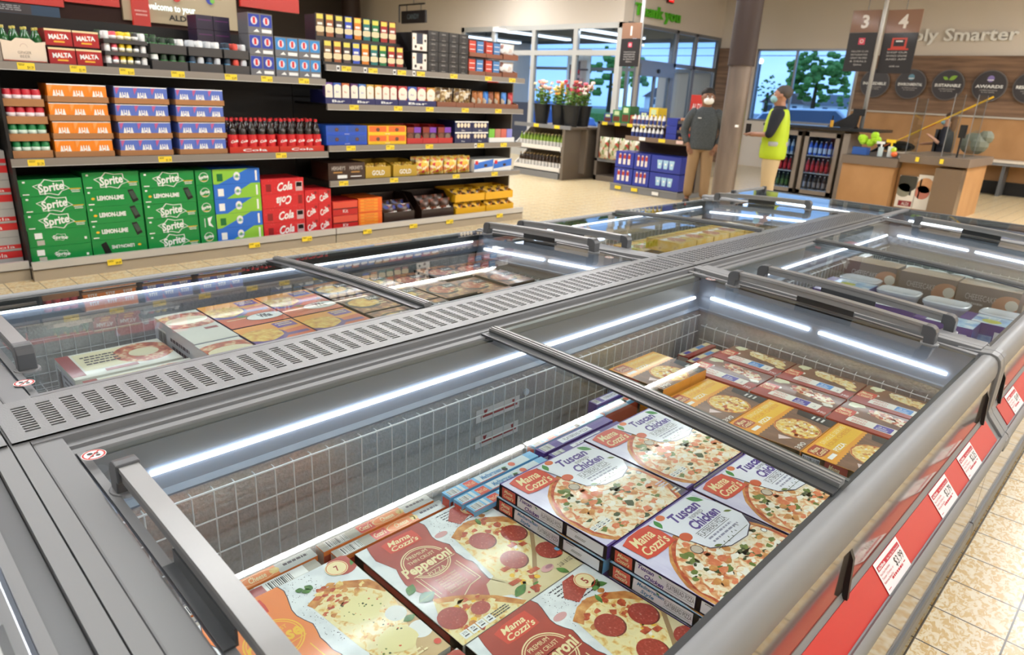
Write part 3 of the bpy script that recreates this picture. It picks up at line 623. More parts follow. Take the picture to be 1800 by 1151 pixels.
def nutrition(a, u, v, w, h, l=8, n=4):
    for i in range(n): a.rect(u+i*w*1.12, v, u+i*w*1.12+w, v+h, WHITE, l).text(['370', '5', '900', '4'][i], u+i*w*1.12+w/2, v+h*.45, h*.3, INK, l+1, w*.6).rect(u+i*w*1.12+w*.2, v+h*.6, u+i*w*1.12+w*.8, v+h*.75, INK, l+1)
class Box:
    # carton with its min corner at (0,0,0): x size W, y size D, height H; art on top (reads along +y), on the side facing -y, on the side facing -x... as asked
    def __init__(s, W, D, H, base, side=None):
        s.W, s.D, s.H = W, D, H; s.mb = MB()
        e = .0012; s.mb.box(0, 0, 0, W, D, H, side or base)
        s.mb.add([(e, e, H+.0002), (W-e, e, H+.0002), (W-e, D-e, H+.0002), (e, D-e, H+.0002)], [(0, 1, 2, 3)], base)
    def top(s): return Art(s.mb, (0, 0, s.H+.0002), (0, s.D, 0), (s.W, 0, 0), .0001)          # u = +y, down = +x
    def topx(s): return Art(s.mb, (0, s.D, s.H+.0002), (s.W, 0, 0), (0, -s.D, 0), .0001)       # u = +x, down = -y
    def topf(s): return Art(s.mb, (s.W, 0, s.H+.0002), (-s.W, 0, 0), (0, s.D, 0), .0001)       # upside down
    def front(s): return Art(s.mb, (0, 0, s.H), (s.W, 0, 0), (0, 0, -s.H), .0003)               # faces -y
    def right(s): return Art(s.mb, (s.W, 0, s.H), (0, s.D, 0), (0, 0, -s.H), .0003)             # faces +x
    def left(s): return Art(s.mb, (0, s.D, s.H), (0, -s.D, 0), (0, 0, -s.H), .0003)             # faces -x
    def done(s, name, label, cat, loc, rz=0, group=None, rot=None, bevel=0):
        o = s.mb.build(name, None, label, False, bevel, cat, group); o.location = loc; o.rotation_euler = rot or (0, 0, rz); return o
def lay(o, loc, label, rz=0, rot=None, group=None):
    c = o.copy(); COL.objects.link(c); c.location = loc; c.rotation_euler = rot or (0, 0, rz); c['label'] = label
    if group: c['group'] = group
    return c
# ---- Tuscan style flatbread pizza
def flatbread(W, D, H, blue=False, seed=1):
    R = random.Random(seed); rim = SKY if blue else PURP
    b = Box(W, D, H, LILAC if not blue else G('#cfe3f2', 'pale_blue_print'), rim); a = b.top()
    a.rect(0, 0, 1, .012, rim, 1).rect(.0, .985, 1, 1, rim, 1)
    a.poly([(.8, .42), (1, .42), (1, 1), (.6, 1)], PURPD, 1)
    pizza_round(a, .50, .70, .50, R, n=260)
    a.lines(.9, .9, .08, .07, 2, WHITE, 3, R).lines(.88, .78, .1, .08, 3, LILAC, 9, R)
    pan = [(.36, .04), (.6, .02), (.93, .03), (.99, .2), (1.0, .4), (.92, .5), (.78, .55), (.6, .53), (.47, .45), (.43, .3), (.40, .15)]
    a.poly([(u-.006+(.012 if u > .7 else 0), v+.006) for u, v in pan], PURPD, 12).poly(pan, G('#eeecf6', 'pale_panel'), 13)
    a.text('Tuscan', .70, .155, .085, PURP, 15, .33, .0, .035, .25).text('INSPIRED', .74, .2, .03, INK, 15, .16).text('Chicken', .74, .29, .085, PURP, 15, .33, .0, .035, .25)
    a.rect(.53, .305, .87, .309, INK, 15).text('FLATBREAD PIZZA', .70, .36, .045, INK, 15, .33).rect(.53, .37, .87, .374, INK, 15)
    a.lines(.54, .39, .34, .07, 2, G('#9a97ad', 'grey_print'), 15, R)
    for i in range(9): leaf(a, .56+i*.035, .49-.0008*i*i+.0, .022, -1.0 if i % 2 else 1.2, SPIN, 15)
    a.rect(.5, .493, .9, .497, SPIN, 15)
    leaf(a, .86, .03, .13, .9, GREENP, 16, .5); leaf(a, .44, .03, .1, 1.9, GREENP, 16, .5); leaf(a, .92, .30, .07, .5, SPIN2, 16); leaf(a, .5, .46, .07, .4, SPIN2, 16)
    a.ell(.45, .28, .05, TOMR, 14, 18, .042).ell(.5, .045, .04, PEACH, 15, 12, .03); a.ell(.93, .6, .022, WHITE, 14).ring(.93, .6, .022, .004, INK, 15)
    a.ell(.385, .40, .045, G('#c9b8a6', 'stamp'), 14, 20, .035).ring(.385, .4, .043, .005, INK, 15)
    logo(a, .05, .02, .33, .24, 13); nutrition(a, .06, .80, .045, .05, 13)
    f = b.front(); f.rect(0, 0, 1, 1, rim, 0); f.rect(.19, .1, .62, .93, G('#e7e6f0', 'side_panel_print'), 1).rect(.66, .14, .97, .9, G('#e7e6f0', 'side_panel_print'), 1)
    f.poly([(.03, .12), (.165, .08), (.17, .88), (.035, .95)], LOGOR, 1).text('Mama', .095, .45, .26, CREAM, 2, .085, 0, .02, .3).text("Cozzi's", .1, .8, .26, CREAM, 2, .1, 0, .02, .3)
    if blue: f.text('Mediterranean', .32, .42, .24, G('#4a86b8', 'blue_ink'), 2, .2, 0, .03, .3).text('Style', .3, .8, .24, G('#4a86b8', 'blue_ink'), 2, .1, 0, .03, .3)
    else: f.text('Tuscan', .27, .42, .28, PURP, 2, .12, 0, .035, .25).text('Chicken', .335, .86, .28, PURP, 2, .14, 0, .035, .25)
    f.text('FLATBREAD PIZZA', .52, .66, .3, INK, 2, .19).rect(.42, .28, .61, .3, INK, 2).rect(.42, .76, .61, .78, INK, 2); leaf(f, .36, .15, .3, .5, GREENP, 2)
    f.lines(.68, .2, .08, .12, 1, INK, 2, R).lines(.73, .5, .1, .2, 2, INK, 2, R)
    r = b.right(); r.rect(.1, .15, .9, .85, G('#e7e6f0', 'side_panel_print'), 1).bars(.12, .2, .3, .8)
    l = b.left(); l.rect(.04, .15, .25, .9, LOGOR, 1).rect(.3, .15, .75, .9, G('#e7e6f0', 'side_panel_print'), 1).text('FLATBREAD PIZZA', .52, .7, .35, INK, 2, .35).bars(.8, .12, .95, .9)
    return b
FW, FH = .347, .0365; zt = .645
tus = flatbread(FW, FW, FH).done('pizza_box', 'purple flatbread chicken pizza box with glare, near left of the purple pile', 'pizza box', (-1.073, 1.112, zt-FH), group='purple flatbread pizza boxes')
lay(tus, (-.722, 1.122, zt-FH), 'purple flatbread chicken pizza box nearest the outer rail, fully readable title')
lay(tus, (-1.083, 1.470, zt-FH-.002), 'purple flatbread chicken pizza box behind the glaring one, under the lid edge')
lay(tus, (-.724, 1.480, zt-FH-.002), 'purple flatbread chicken pizza box behind the readable one, at the outer rail')
blu = flatbread(FW, FW, FH, True).done('pizza_box', 'light blue edged flatbread pizza box directly under the near left purple box', 'pizza box', (-1.077, 1.108, zt-2*FH-.0025), group='blue flatbread pizza boxes')
lay(blu, (-.719, 1.117, zt-2*FH-.0025), 'light blue edged flatbread pizza box under the readable purple box')
lay(blu, (-1.08, 1.472, zt-2*FH-.0045), 'light blue edged flatbread pizza box under the back left purple box'); lay(blu, (-.722, 1.48, zt-2*FH-.0045), 'light blue edged flatbread pizza box under the back right purple box')
for k, (x, y) in enumerate(((-1.077, 1.105), (-.719, 1.115), (-1.08, 1.474), (-.722, 1.482))):
    for j in range(3):
        lay(tus, (x-.002*((j*7+k) % 3), y+.002*((j+k) % 2), zt-(3+j)*FH-.007-.002*j), 'purple flatbread pizza box buried in the %s pile, %s layer down' % (['near left', 'near right', 'back left', 'back right'][k], ORD[j+2]))
# boxes standing on edge between the pile and the basket wall
def standing(W, D, H, base, seed, kind):
    # thin box standing on its edge: W thickness in x, D length in y, H height in z
    R = random.Random(seed); b = Box(W, D, H, base); a = b.top()
    if kind == 'blue':
        a.rect(.0, .04, 1, .96, G('#cfd8dc', 'pale_side'), 1).rect(0, .0, .14, 1, SKY, 2).bars(.02, .15, .12, .85, 3, 14).rect(.17, 0, .33, 1, SKY, 2).rect(.2, .1, .3, .9, LOGOR, 3).text("Mama Cozzi's", .25, .7, .4, CREAM, 4, .09)
        a.text('Mediterranean', .48, .72, .5, G('#4a86b8', 'blue_ink'), 3, .22, 0, .03, .3); leaf(a, .6, .4, .6, .2, GREENP, 3, .3); a.ell(.72, .5, .3, TOMR, 3).ell(.62, .7, .25, BLACK, 3).rect(.9, 0, 1, 1, SKY, 2).rect(0, .9, .6, 1, BRICK, 3)
    elif kind == 'purple':
        a.rect(0, 0, 1, 1, PURP, 1).bars(.03, .1, .16, .9, 3, 14).rect(.27, .15, .7, .85, G('#e7e6f0', 'side_panel_print'), 2).text('FLATBREAD PIZZA', .5, .7, .4, INK, 3, .34)
    elif kind == 'cheese':
        a.rect(0, 0, .33, 1, CARD, 1).bars(.05, .1, .22, .9, 2, 16).rect(.33, 0, .72, 1, ORNG, 1).rect(.32, .08, .45, .92, LOGOR, 2).text("Cozzi's", .385, .72, .45, CREAM, 3, .1, 0, .02, .3).text('Cheese', .58, .74, .5, CREAM, 2, .12, 0, .02, .3).ring(.58, .5, 1.2, .08, CREAM, 2, 24, ry=.44).rect(.72, 0, 1, 1, G('#c9cac6', 'grey_print2'), 1).lines(.76, .3, .2, .5, 1, INK, 2, R).ell(.7, .5, .3, GOLD, 2)
    else:
        a.rect(0, 0, .25, 1, CARD, 1).lines(.03, .4, .18, .3, 1, INK, 2, R).rect(.25, .1, .6, 1, BRICK, 2).rect(.55, .0, .9, 1, WHITE, 1).bars(.62, .1, .8, .9, 2, 14); leaf(a, .2, .5, 1.2, .1, BASIL, 3, .3); a.ell(.45, .5, .5, PEPP, 3)
    f = b.front(); f.rect(.05, .02, .95, .98, SKY if kind == 'blue' else (PURP if kind == 'purple' else CARD), 1)
    if kind == 'blue': f.rect(.12, .05, .9, .35, LOGOR, 2)
    r = b.right(); r.rect(0, .08, 1, .95, BRICK if kind != 'purple' else LILAC, 1)
    return b
sb = standing(.036, .34, .17, SKY, 3, 'blue').done('pizza_box', 'blue pizza box standing on edge against the basket wall', 'pizza box', (-1.205, 1.03, .42), group='pizza boxes standing on edge')
lay(sb, (-1.163, 1.035, .418), 'blue pizza box standing on edge, second from the basket wall'); lay(sb, (-1.245, 1.40, .42), 'blue pizza box on edge at the basket wall, nearer the lid edge'); 
lay(sb, (-1.121, 1.04, .415), 'blue pizza box on edge, squeezed beside the glaring purple box')
sp = standing(.036, .34, .17, PURP, 4, 'purple').done('pizza_box', 'purple pizza box standing on edge beside the blue one at the wall', 'pizza box', (-1.2, 1.39, .422), group='pizza boxes standing on edge')
lay(sp, (-1.156, 1.40, .419), 'purple pizza box on edge, touching the back left flatbread pile')
sp2 = standing(.036, .19, .17, PURP, 8, 'purple').done('pizza_box', 'x', 'pizza box', (-1.3, 1.5, .42), group='pizza boxes standing on edge'); sb2 = standing(.036, .19, .17, SKY, 8, 'blue').done('pizza_box', 'short blue pizza box on edge, furthest one under the upper lid edge', 'pizza box', (-1.245, 1.752, .43), group='pizza boxes standing on edge')
sp2.location = (-1.285, 1.752, .44); sp2['label'] = ('purple pizza box on edge under the upper lid edge')
#(, 'purple pizza box on edge under the upper lid edge', group='pizza boxes standing on edge')

so = standing(.036, .33, .155, ORNG, 5, 'cheese').done('pizza_box', 'orange cheese pizza box standing on edge near the basket wall, behind the pepperoni box', 'pizza box', (-1.262, .69, .405), group='pizza boxes standing on edge')
lay(so, (-1.222, .705, .401), 'orange cheese pizza box on edge, right behind the pepperoni box')
lay(so, (-1.264, .345, .403), 'orange cheese pizza box on edge behind the white handle bar')
sr = standing(.036, .33, .155, CARD, 6, 'red').done('pizza_box', 'grey and red pizza box on edge behind the cheese pizza box', 'pizza box', (-1.224, .335, .401), group='pizza boxes standing on edge')
# ---- pepperoni and cheese thin crust pizza
def badge(a, u, v, l, ink=CREAM):
    a.ring(u, v, .155, .008, ink, l, 40, ry=.15).ring(u, v, .14, .006, ink, l, 40, ry=.135)
def torn(a, base, seed, cheese=False):
    R = random.Random(seed)
    L = [(.08-.02*math.sin(i*1.3)+R.uniform(-.012, .012), i/14) for i in range(15)]
    Rt = [((.53 if cheese else .49)+.015*math.sin(i*1.1)+R.uniform(-.012, .012), i/18*(.8 if not cheese else 1)) for i in range(19)]
    poly = L+( [(.35, .84), (.40, .72)][:0]+Rt[::-1])
    a.poly(poly, base, 2)
    a.line(L, .004, G('#7d2a20', 'dark_red_edge') if not cheese else INK, 3); a.line(Rt, .005, INK, 3)
def pep_slice(a, pts, crust_pts, l):
    a.poly(pts, CHEESE, l); a.poly(crust_pts, CRUST, l+1)
def pepperoni_box(W, D, H, cheese=False, seed=2):
    R = random.Random(seed); b = Box(W, D, H, PAPER, CARD); a = b.top(); base = ORNG if cheese else BRICK
    torn(a, base, seed, cheese)
    for i in range(170):   # peppery script and specks on the paper
        a.ell(R.uniform(.54, .74), R.uniform(.02, .6), R.uniform(.0015, .004), INK, 3, 5)
    if not cheese:
        for i in range(7): a.lines(.62+.01*i, .03+.025*i, .2, .02, 1, INK, 3, R)
        a.poly([(.56, .7), (.7, .55), (1, .5), (1, 1), (.50, 1), (.47, .9), (.36, .84), (.42, .74)], PARCH, 3)
        sl = [(.57, .26), (.66, .22), (.76, .215), (.88, .26), (.98, .33), (1.02, .42), (.99, .56), (.84, .72), (.62, .93), (.56, .86), (.50, .74)]
        a.poly([(u+.02, v+.02) for u, v in sl], G('#a5835a', 'print_shadow_brown'), 4).poly(sl, CHEESE, 5)
        a.poly([(.555, .27), (.66, .215), (.76, .205), (.88, .25), (.98, .32), (1.03, .42), (.99, .44), (.93, .36), (.85, .3), (.76, .26), (.67, .27), (.58, .33)], CRUST, 6)
        toppings(a, .77, .33, .16, 26, R, [SAUCE, CRUST, SAUCE], .01, .03, 7, 1.0)
        for i in range(60):
            t = R.random(); u = .6+.3*t+R.uniform(-.05, .05); v = .9-.5*t+R.uniform(-.1, .1)
            if v < .93-(u-.6)*.9+.1: a.ell(u, v, R.uniform(.008, .022), R.choice([GOLD, SAUCE, WCH, YEL, CHEESE]), 7+(i % 4), 7, None, .35, R)
        for u, v, q in ((.685, .425, .085), (.90, .50, .085), (.705, .69, .085), (.94, .77, .082)): a.ell(u+.006, v+.008, q, G('#6d2016', 'pepperoni_edge'), 11, 22).ell(u, v, q, PEPP, 12, 26, None, .015, R)
        for u, v, w in ((.80, .585, .03), (.6, .72, .03), (.56, .84, .04), (.72, .84, .04), (.62, .95, .03), (.86, .62, .025)): a.poly([(u-w, v-.02), (u+w, v-.014), (u+w*1.1, v+.02), (u-w*.9, v+.016)], SAUCE, 12)
        # lower slice
        sl = [(.10, .635), (.2, .69), (.3, .76), (.4, .86), (.5, 1), (0, 1), (0, .83), (.06, .72)]
        a.poly(sl, CHEESE, 6).poly([(.10, .625), (.2, .68), (.3, .75), (.4, .85), (.5, .99), (.46, 1), (.36, .88), (.27, .79), (.18, .72), (.1, .67)], CRUST, 7)
        toppings(a, .2, .88, .16, 50, R, [SAUCE, CHEESE, YEL, CRUST, GOLD, SAUCE], .01, .028, 8, 1)
        a.ell(.09, .815, .085, PEPP, 12, 24).ell(.26, .86, .06, PEPP, 12, 20, .05)
        nutrition(a, .04, .925, .052, .055, 13); a.lines(.26, .93, .14, .05, 3, INK, 13, R)
        leaf(a, .47, .93, .13, -.3, None, 13, .45); leaf(a, .84, .92, .09, 1.2, None, 13, .5); leaf(a, .62, .0+.93, .05, 0, None, 13)
        a.ell(.80, .885, .05, PINKG, 12, 16, .028).ell(.82, .88, .03, G('#b07a86', 'garlic_skin'), 13, 12, .015)
        a.ell(.53, .2, .05, PINKG, 5, 16, .025)
        leaf(a, .84, .2, .11, -.5, None, 13, .5); leaf(a, .88, .16, .09, .6, None, 13, .5); leaf(a, .82, .22, .08, 1.9, None, 13, .4)
        a.poly([(.76, .02), (.86, .02), (.82, .16), (.7, .2), (.66, .12)], PEPP, 4); a.ell(.87, .105, .068, CREAM, 13).ring(.87, .105, .062, .004, LOGOR, 14).text('5', .87, .13, .05, BRICK, 15, .03, 0, .03)
        leaf(a, .02, .52, .1, -.7, None, 13, .6); leaf(a, .03, .6, .12, -.1, G('#2b5522', 'dark_leaf'), 13, .7)
        a.text('2 LB 1.8 OZ', .93, .93, .03, INK, 13, .12, .0); a.ell(.97, .84, .018, LOGOR, 13).ell(.99, .8, .018, SKY, 13)
        cu, cv = .285, .345
        badge(a, cu, cv, 5); a.text('PREMIUM', cu, cv-.075, .028, CREAM, 6, .15).text('THIN CRUST', cu, cv-.03, .028, CREAM, 6, .2).line([(cu-.08, cv-.01), (cu+.05, cv-.01)], .005, CREAM, 6)
        a.poly([(cu-.2, cv-.01), (cu+.2, cv-.03), (cu+.2, cv+.05), (cu-.2, cv+.08)], BRICK, 6)
        a.text('Pepperoni', cu, cv+.05, .075, CREAM, 8, .37, -.02, .035, .18); a.line([(cu-.15, cv+.075), (cu+.18, cv+.06)], .005, CREAM, 8); a.text('PIZZA', cu, cv+.125, .035, CREAM, 8, .13)
        bn = [(.135, .44), (.145, .65), (.25, .73), (.44, .67), (.43, .46)]
        a.line(bn[:2], .006, CREAM, 6).line([(.16, .45), (.17, .63)], .004, CREAM, 6).line(bn[3:], .006, CREAM, 6).line([(.25, .73), (.35, .68), (.44, .67)], .006, CREAM, 6).line([(.41, .47), (.42, .65)], .004, CREAM, 6)
        for i in range(7): a.text(['Thin crust topped', 'with Tomato Sauce,', 'Mozzarella, Provolone,', 'White Cheddar,', 'Parmesan & Romano', 'Cheese, and Sliced', '& Julienned Pepperoni'][i], .29, .53+i*.022, .014, CREAM, 6, .15)
    else:
        a.poly([(.6, .9), (.7, .62), (1, .45), (1, 1), (.58, 1)], ramp_mat('wood_board_print', [(.3, '#c9a574'), (.7, '#dcbc8c')], 9, rough=.35, coat=.3), 3)
        sl = [(.60, .24), (.72, .2), (.85, .22), (.97, .3), (1.02, .42), (.97, .62), (.88, .85), (.8, 1), (.7, .98), (.64, .7)]
        a.poly(sl, CHEESE, 5).poly([(.59, .25), (.72, .19), (.86, .21), (.98, .29), (1.03, .42), (.99, .44), (.93, .34), (.84, .27), (.73, .245), (.61, .3)], CRUST, 6)
        toppings(a, .78, .32, .15, 40, R, [SAUCE, CRUST, GOLD, SAUCE, CHEESE], .012, .03, 7, 1)
        for u, v, q in ((.80, .47, .12), (.82, .78, .11)): a.ell(u, v, q, G('#f0e2a4', 'fresh_cheese'), 12, 22, q*.85, .1, R)
        for i in range(50): a.ell(R.uniform(.7, .92), R.uniform(.35, .85), R.uniform(.002, .007), R.choice([SPIN, SPIN2, TOMR]), 14, 6, None, .3, R)
        a.ell(.93, .08, .09, G('#b94a3c', 'tomato_photo'), 4, 22).ell(.89, .085, .068, CREAM, 13).ring(.89, .085, .062, .004, LOGOR, 14).text('7', .89, .11, .045, BRICK, 15, .025, 0, .03)
        leaf(a, .62, .14, .06, .2, None, 13, .7); leaf(a, .66, .1, .06, 1.1, None, 13, .7); leaf(a, .6, .1, .05, .6, None, 13, .8)
        a.ell(.93, .62, .06, WHITE, 7, 20).ell(.96, .8, .065, WHITE, 7, 20); leaf(a, .92, .7, .08, 0, None, 13, .6); leaf(a, .97, .12, .1, -.8, G('#3f8a35', 'leaf_bright'), 8, .3)
        cu, cv = .33, .36; badge(a, cu, cv, 5, YEL); a.text('Cheese', cu, cv+.05, .09, YEL, 8, .3, -.02, .035, .18); a.line([(cu-.14, cv+.08), (cu+.15, cv+.07)], .005, YEL, 8); a.text('PIZZA', cu, cv+.125, .035, YEL, 8, .13).text('THIN CRUST', cu, cv-.04, .028, YEL, 6, .2)
        a.line([(.16, .45), (.17, .68)], .006, YEL, 6).line([(.46, .5), (.48, .7)], .006, YEL, 6)
        a.lines(.62, .9, .3, .05, 2, CREAM, 14, R); a.ell(.97, .93, .02, LOGOR, 14)
    logo(a, .16, .03, .26, .13, 7)
    f = b.front(); f.rect(0, 0, 1, 1, PARCH, 0).rect(.1, .1, .9, .6, base, 1).rect(0, .75, 1, 1, BRICK, 1); r = b.right(); r.rect(0, .02, 1, .9, CARD, 1).rect(.3, .3, .6, .9, BRICK, 2)
    l = b.left(); l.rect(.1, .1, .9, .9, base, 1)
    return b
PW = .372; zp = .57
pep = pepperoni_box(.378, PW, .034).done('pizza_box', 'large pepperoni thin crust pizza box, brick red, against the basket side', 'pizza box', (-1.162, .732, zp-.034), group='pepperoni pizza boxes')
lay(pep, (-.783, .738, zp-.034-.001), 'large pepperoni pizza box beside the outer rail, cut by the bottom edge of the photo', group='pepperoni pizza boxes')
che = pepperoni_box(.378, .362, .034, True).done('pizza_box', 'large orange cheese thin crust pizza box under the near lid handle', 'pizza box', (-1.178, .352, zp-.034), group='cheese pizza boxes')
lay(che, (-.79, .36, zp-.036), 'orange cheese pizza box at the outer rail, below the bottom edge')
for k, (x, y) in enumerate(((-1.160, .735), (-.781, .741), (-1.175, .355), (-.788, .362))):
    for j in range(3):
        lay(pep if k < 2 else che, (x-.001*((j*5+k) % 3), y-.001, zp-(2+j)*.0365), '%s pizza box buried in the %s pile, %s layer down' % ('red pepperoni' if k < 2 else 'orange cheese', ['middle inner', 'middle outer', 'near inner', 'near outer'][k], ORD[j+1]))
# ---- small amber pizza boxes and French bread boxes in the far half
def amber_box():
    R = random.Random(9); b = Box(.237, .296, .060, BRWN, ORNY); a = b.top()
    # art reads along +y; u along +y, v down along +x  (left third amber, rest brown with a round pizza)
    zz = []
    for i in range(25): zz.append((.46+(.012 if i % 2 else 0)-.12*(i/24), i/24))
    a = b.topx()   # u=+x, down=-y : title block lies at the near corner
    a = b.top()
    a.poly([(0, 0), (1, 0), (1, .38)]+[(1-i/30, .38+.02*(i % 2)+.04*i/30) for i in range(1, 31)]+[(0, .42)], ORNY, 1)
    a.poly([(.28, .04), (.99, .04), (.99, .34), (.28, .34)], YEL, 2)
    a.text('SINGLE SERVE', .64, .12, .06, CREAM, 3, .6).text('FOUR CHEESE', .64, .205, .06, G('#e2871e', 'deep_amber'), 3, .6).text('PIZZA', .42, .32, .07, WHITE, 3, .24, 0, .02)
    logo(a, .03, .03, .24, .22, 3, BRICK); a.rect(.07, .29, .22, .35, WHITE, 3)
    pizza_round(a, .5, .70, .31, R, GOLD, [CHEESE, GOLD, WCH, CRUST, YEL, SAUCE], 90, 2)
    a.line([(.55, .95), (.55, .62)], .01, SAUCE, 9); a.poly([(.10, .66), (.2, .6), (.22, .78)], G('#ecd3d0', 'pink_wedge'), 3)
    a.rect(.0, .86, .3, .96, BRWN, 3).text('390', .13, .97, .07, WHITE, 4, .18); a.poly([(.86, .5), (1, .45), (1, 1), (.8, 1)], BLACK, 2).lines(.86, .7, .1, .2, 3, WHITE, 4, R)
    f = b.front(); f.rect(0, 0, 1, 1, ORNY, 0).bars(.02, .1, .24, .9, 1, 18).rect(.3, .02, .58, .95, BRICK, 1).text('Mama', .42, .42, .3, CREAM, 2, .14, 0, .02, .3).text("Cozzi's", .44, .82, .3, CREAM, 2, .2, 0, .02, .3).rect(.64, .2, .96, .8, G('#e2871e', 'deep_amber'), 1).text('SINGLE SERVE', .8, .45, .2, YEL, 2, .28).text('FOUR CHEESE', .8, .75, .2, YEL, 2, .28)
    l = b.left(); l.rect(.1, .1, .9, .9, YEL, 1)
    return b
za = .62
am = amber_box().done('small_pizza_box', 'amber four cheese pizza box in the middle of the front row of three', 'pizza box', (-.872, 1.955, za-.060), group='amber small pizza boxes')
lay(am, (-.632, 1.957, za-.060), 'amber four cheese pizza box beside the outer rail, front row'); lay(am, (-1.112, 1.953, za-.060), 'amber four cheese pizza box under the lid edge at the left of the front row')
lay(am, (-1.36, 1.957, .592), 'amber four cheese pizza box with bright glare, raised at the basket side', group='amber small pizza boxes')
for j in range(2):
    for k, x in enumerate((-1.358, -1.114, -.871, -.631)):
        lay(am, (x, 1.955-.001*j, (.528 if k == 0 else .496)-.064*j), 'amber pizza box buried in the %s column, %s layer down' % (['raised', 'left', 'middle', 'right'][k], ORD[j+1]))
def bread_box(pepper):
    R = random.Random(13+pepper); b = Box(.266, .205, .05, BRICK, BRICK); a = b.topx()  # reads along +x
    a.rect(0, 0, 1, .62, ramp_mat('bread_board_print', [(.3, '#5f3a28'), (.7, '#8a5a3c')], 8, rough=.35, coat=.3), 1)
    for u, v, L in ((.30, .14, .36), (.56, .2, .38)):
        pts = [(0, 0), (.25, -.16), (.7, -.1), (1, .18), (.9, .42), (.5, .36), (.15, .24)]
        P = [(u+x*L, v+y*.62) for x, y in pts]; a.poly([(x+.01, y+.02) for x, y in P], CRUST, 2).poly(P, CHEESE if not pepper else CHEESEW, 3)
        for i in range(26): a.ell(u+R.uniform(.08, .85)*L, v+R.uniform(-.06, .22), R.uniform(.015, .04), R.choice([GOLD, CHEESE, WCH, CRUST]) if not pepper else R.choice([SAUCE, WCH, PEPP, CHEESE, TOMR]), 4+(i % 3), 7, None, .3, R)
    a.ell(.13, .1, .13, G('#e2ddb4', 'cheese_heap') , 3, 14, .12, .3, R); a.ell(.2, .42, .06, WCH, 3, 10); a.ell(.9, .5, .1, WCH if pepper else GOLD, 3, 12, .07, .3, R)
    logo(a, -.02, .36, .24, .34, 8); a.rect(.2, .60, .86, .86, G('#f6efe2', 'label_white'), 7).text('FRENCH', .32, .71, .085, LOGOR, 8, .18).text('BREAD', .34, .83, .085, LOGOR, 8, .16).rect(.52, .62, .72, .84, G('#4a3aa5', 'violet_print') if pepper else BLUEP, 8).text('2x', .6, .73, .06, WHITE, 9, .1).lines(.54, .76, .15, .07, 2, WHITE, 9, R).text('2', .8, .79, .08, G('#5a5a78', 'slate_ink'), 8, .03)
    a.text('390', .93, .93, .09, WHITE, 8, .1); a.rect(.86, .7, 1, .98, BRICK, 7)
    f = b.front(); f.rect(.1, .1, .9, .85, BRICK, 1).text('FRENCH BREAD', .5, .7, .4, CREAM, 2, .6)
    r = b.right(); r.rect(0, .0, .3, 1, WHITE, 1)
    return b
bp = bread_box(1).done('bread_pizza_box', 'red French bread pizza box with violet patch, left one of its row', 'pizza box', (-1.22, 2.262, .572), group='French bread pizza boxes')
bc = bread_box(0).done('bread_pizza_box', 'red French bread pizza box with bright blue patch, left one at the end wall', 'pizza box', (-1.22, 2.476, .572), group='French bread pizza boxes')
for k, x in enumerate((-.948, -.676)):
    lay(bp, (x, 2.262, .572), 'red French bread pizza box with violet patch, %s one of its row' % ['middle', 'right'][k]); lay(bc, (x, 2.476, .572), 'red French bread pizza box with blue patch, %s one at the end wall' % ['middle', 'right'][k])
for k, x in enumerate((-1.22, -.948, -.676)):
    for j in range(3):
        for o, y, q in ((bp, 2.262, 'violet'), (bc, 2.476, 'blue')): lay(o, (x, y, .572-.0525*(j+1)), '%s patched French bread box buried under the %s one, %s layer down' % (q, ['left', 'middle', 'right'][k], ORD[j+1]))
# tall thin French bread boxes on edge at the basket wall
b = Box(.052, .23, .17, CARD, BRICK); a = b.top(); a.rect(0, .1, 1, .5, CREAM, 1).rect(.1, .15, .3, .5, G('#4a3aa5', 'violet_print'), 2).rect(.55, .12, .8, .5, BLUEP, 2).rect(0, .55, 1, 1, BRICK, 1); f = b.front(); f.rect(.05, .03, .95, .97, CARD, 1); r = b.right(); r.rect(0, .3, 1, 1, BRICK, 1)
eb = b.done('bread_pizza_box', 'French bread pizza box on edge in the back corner at the basket', 'pizza box', (-1.365, 2.46, .42), group='French bread pizza boxes on edge')
lay(eb, (-1.30, 2.42, .42), 'French bread pizza box on edge, second from the basket corner'); lay(eb, (-1.416, 2.228, .395), 'French bread pizza box on edge right behind the glaring amber box')
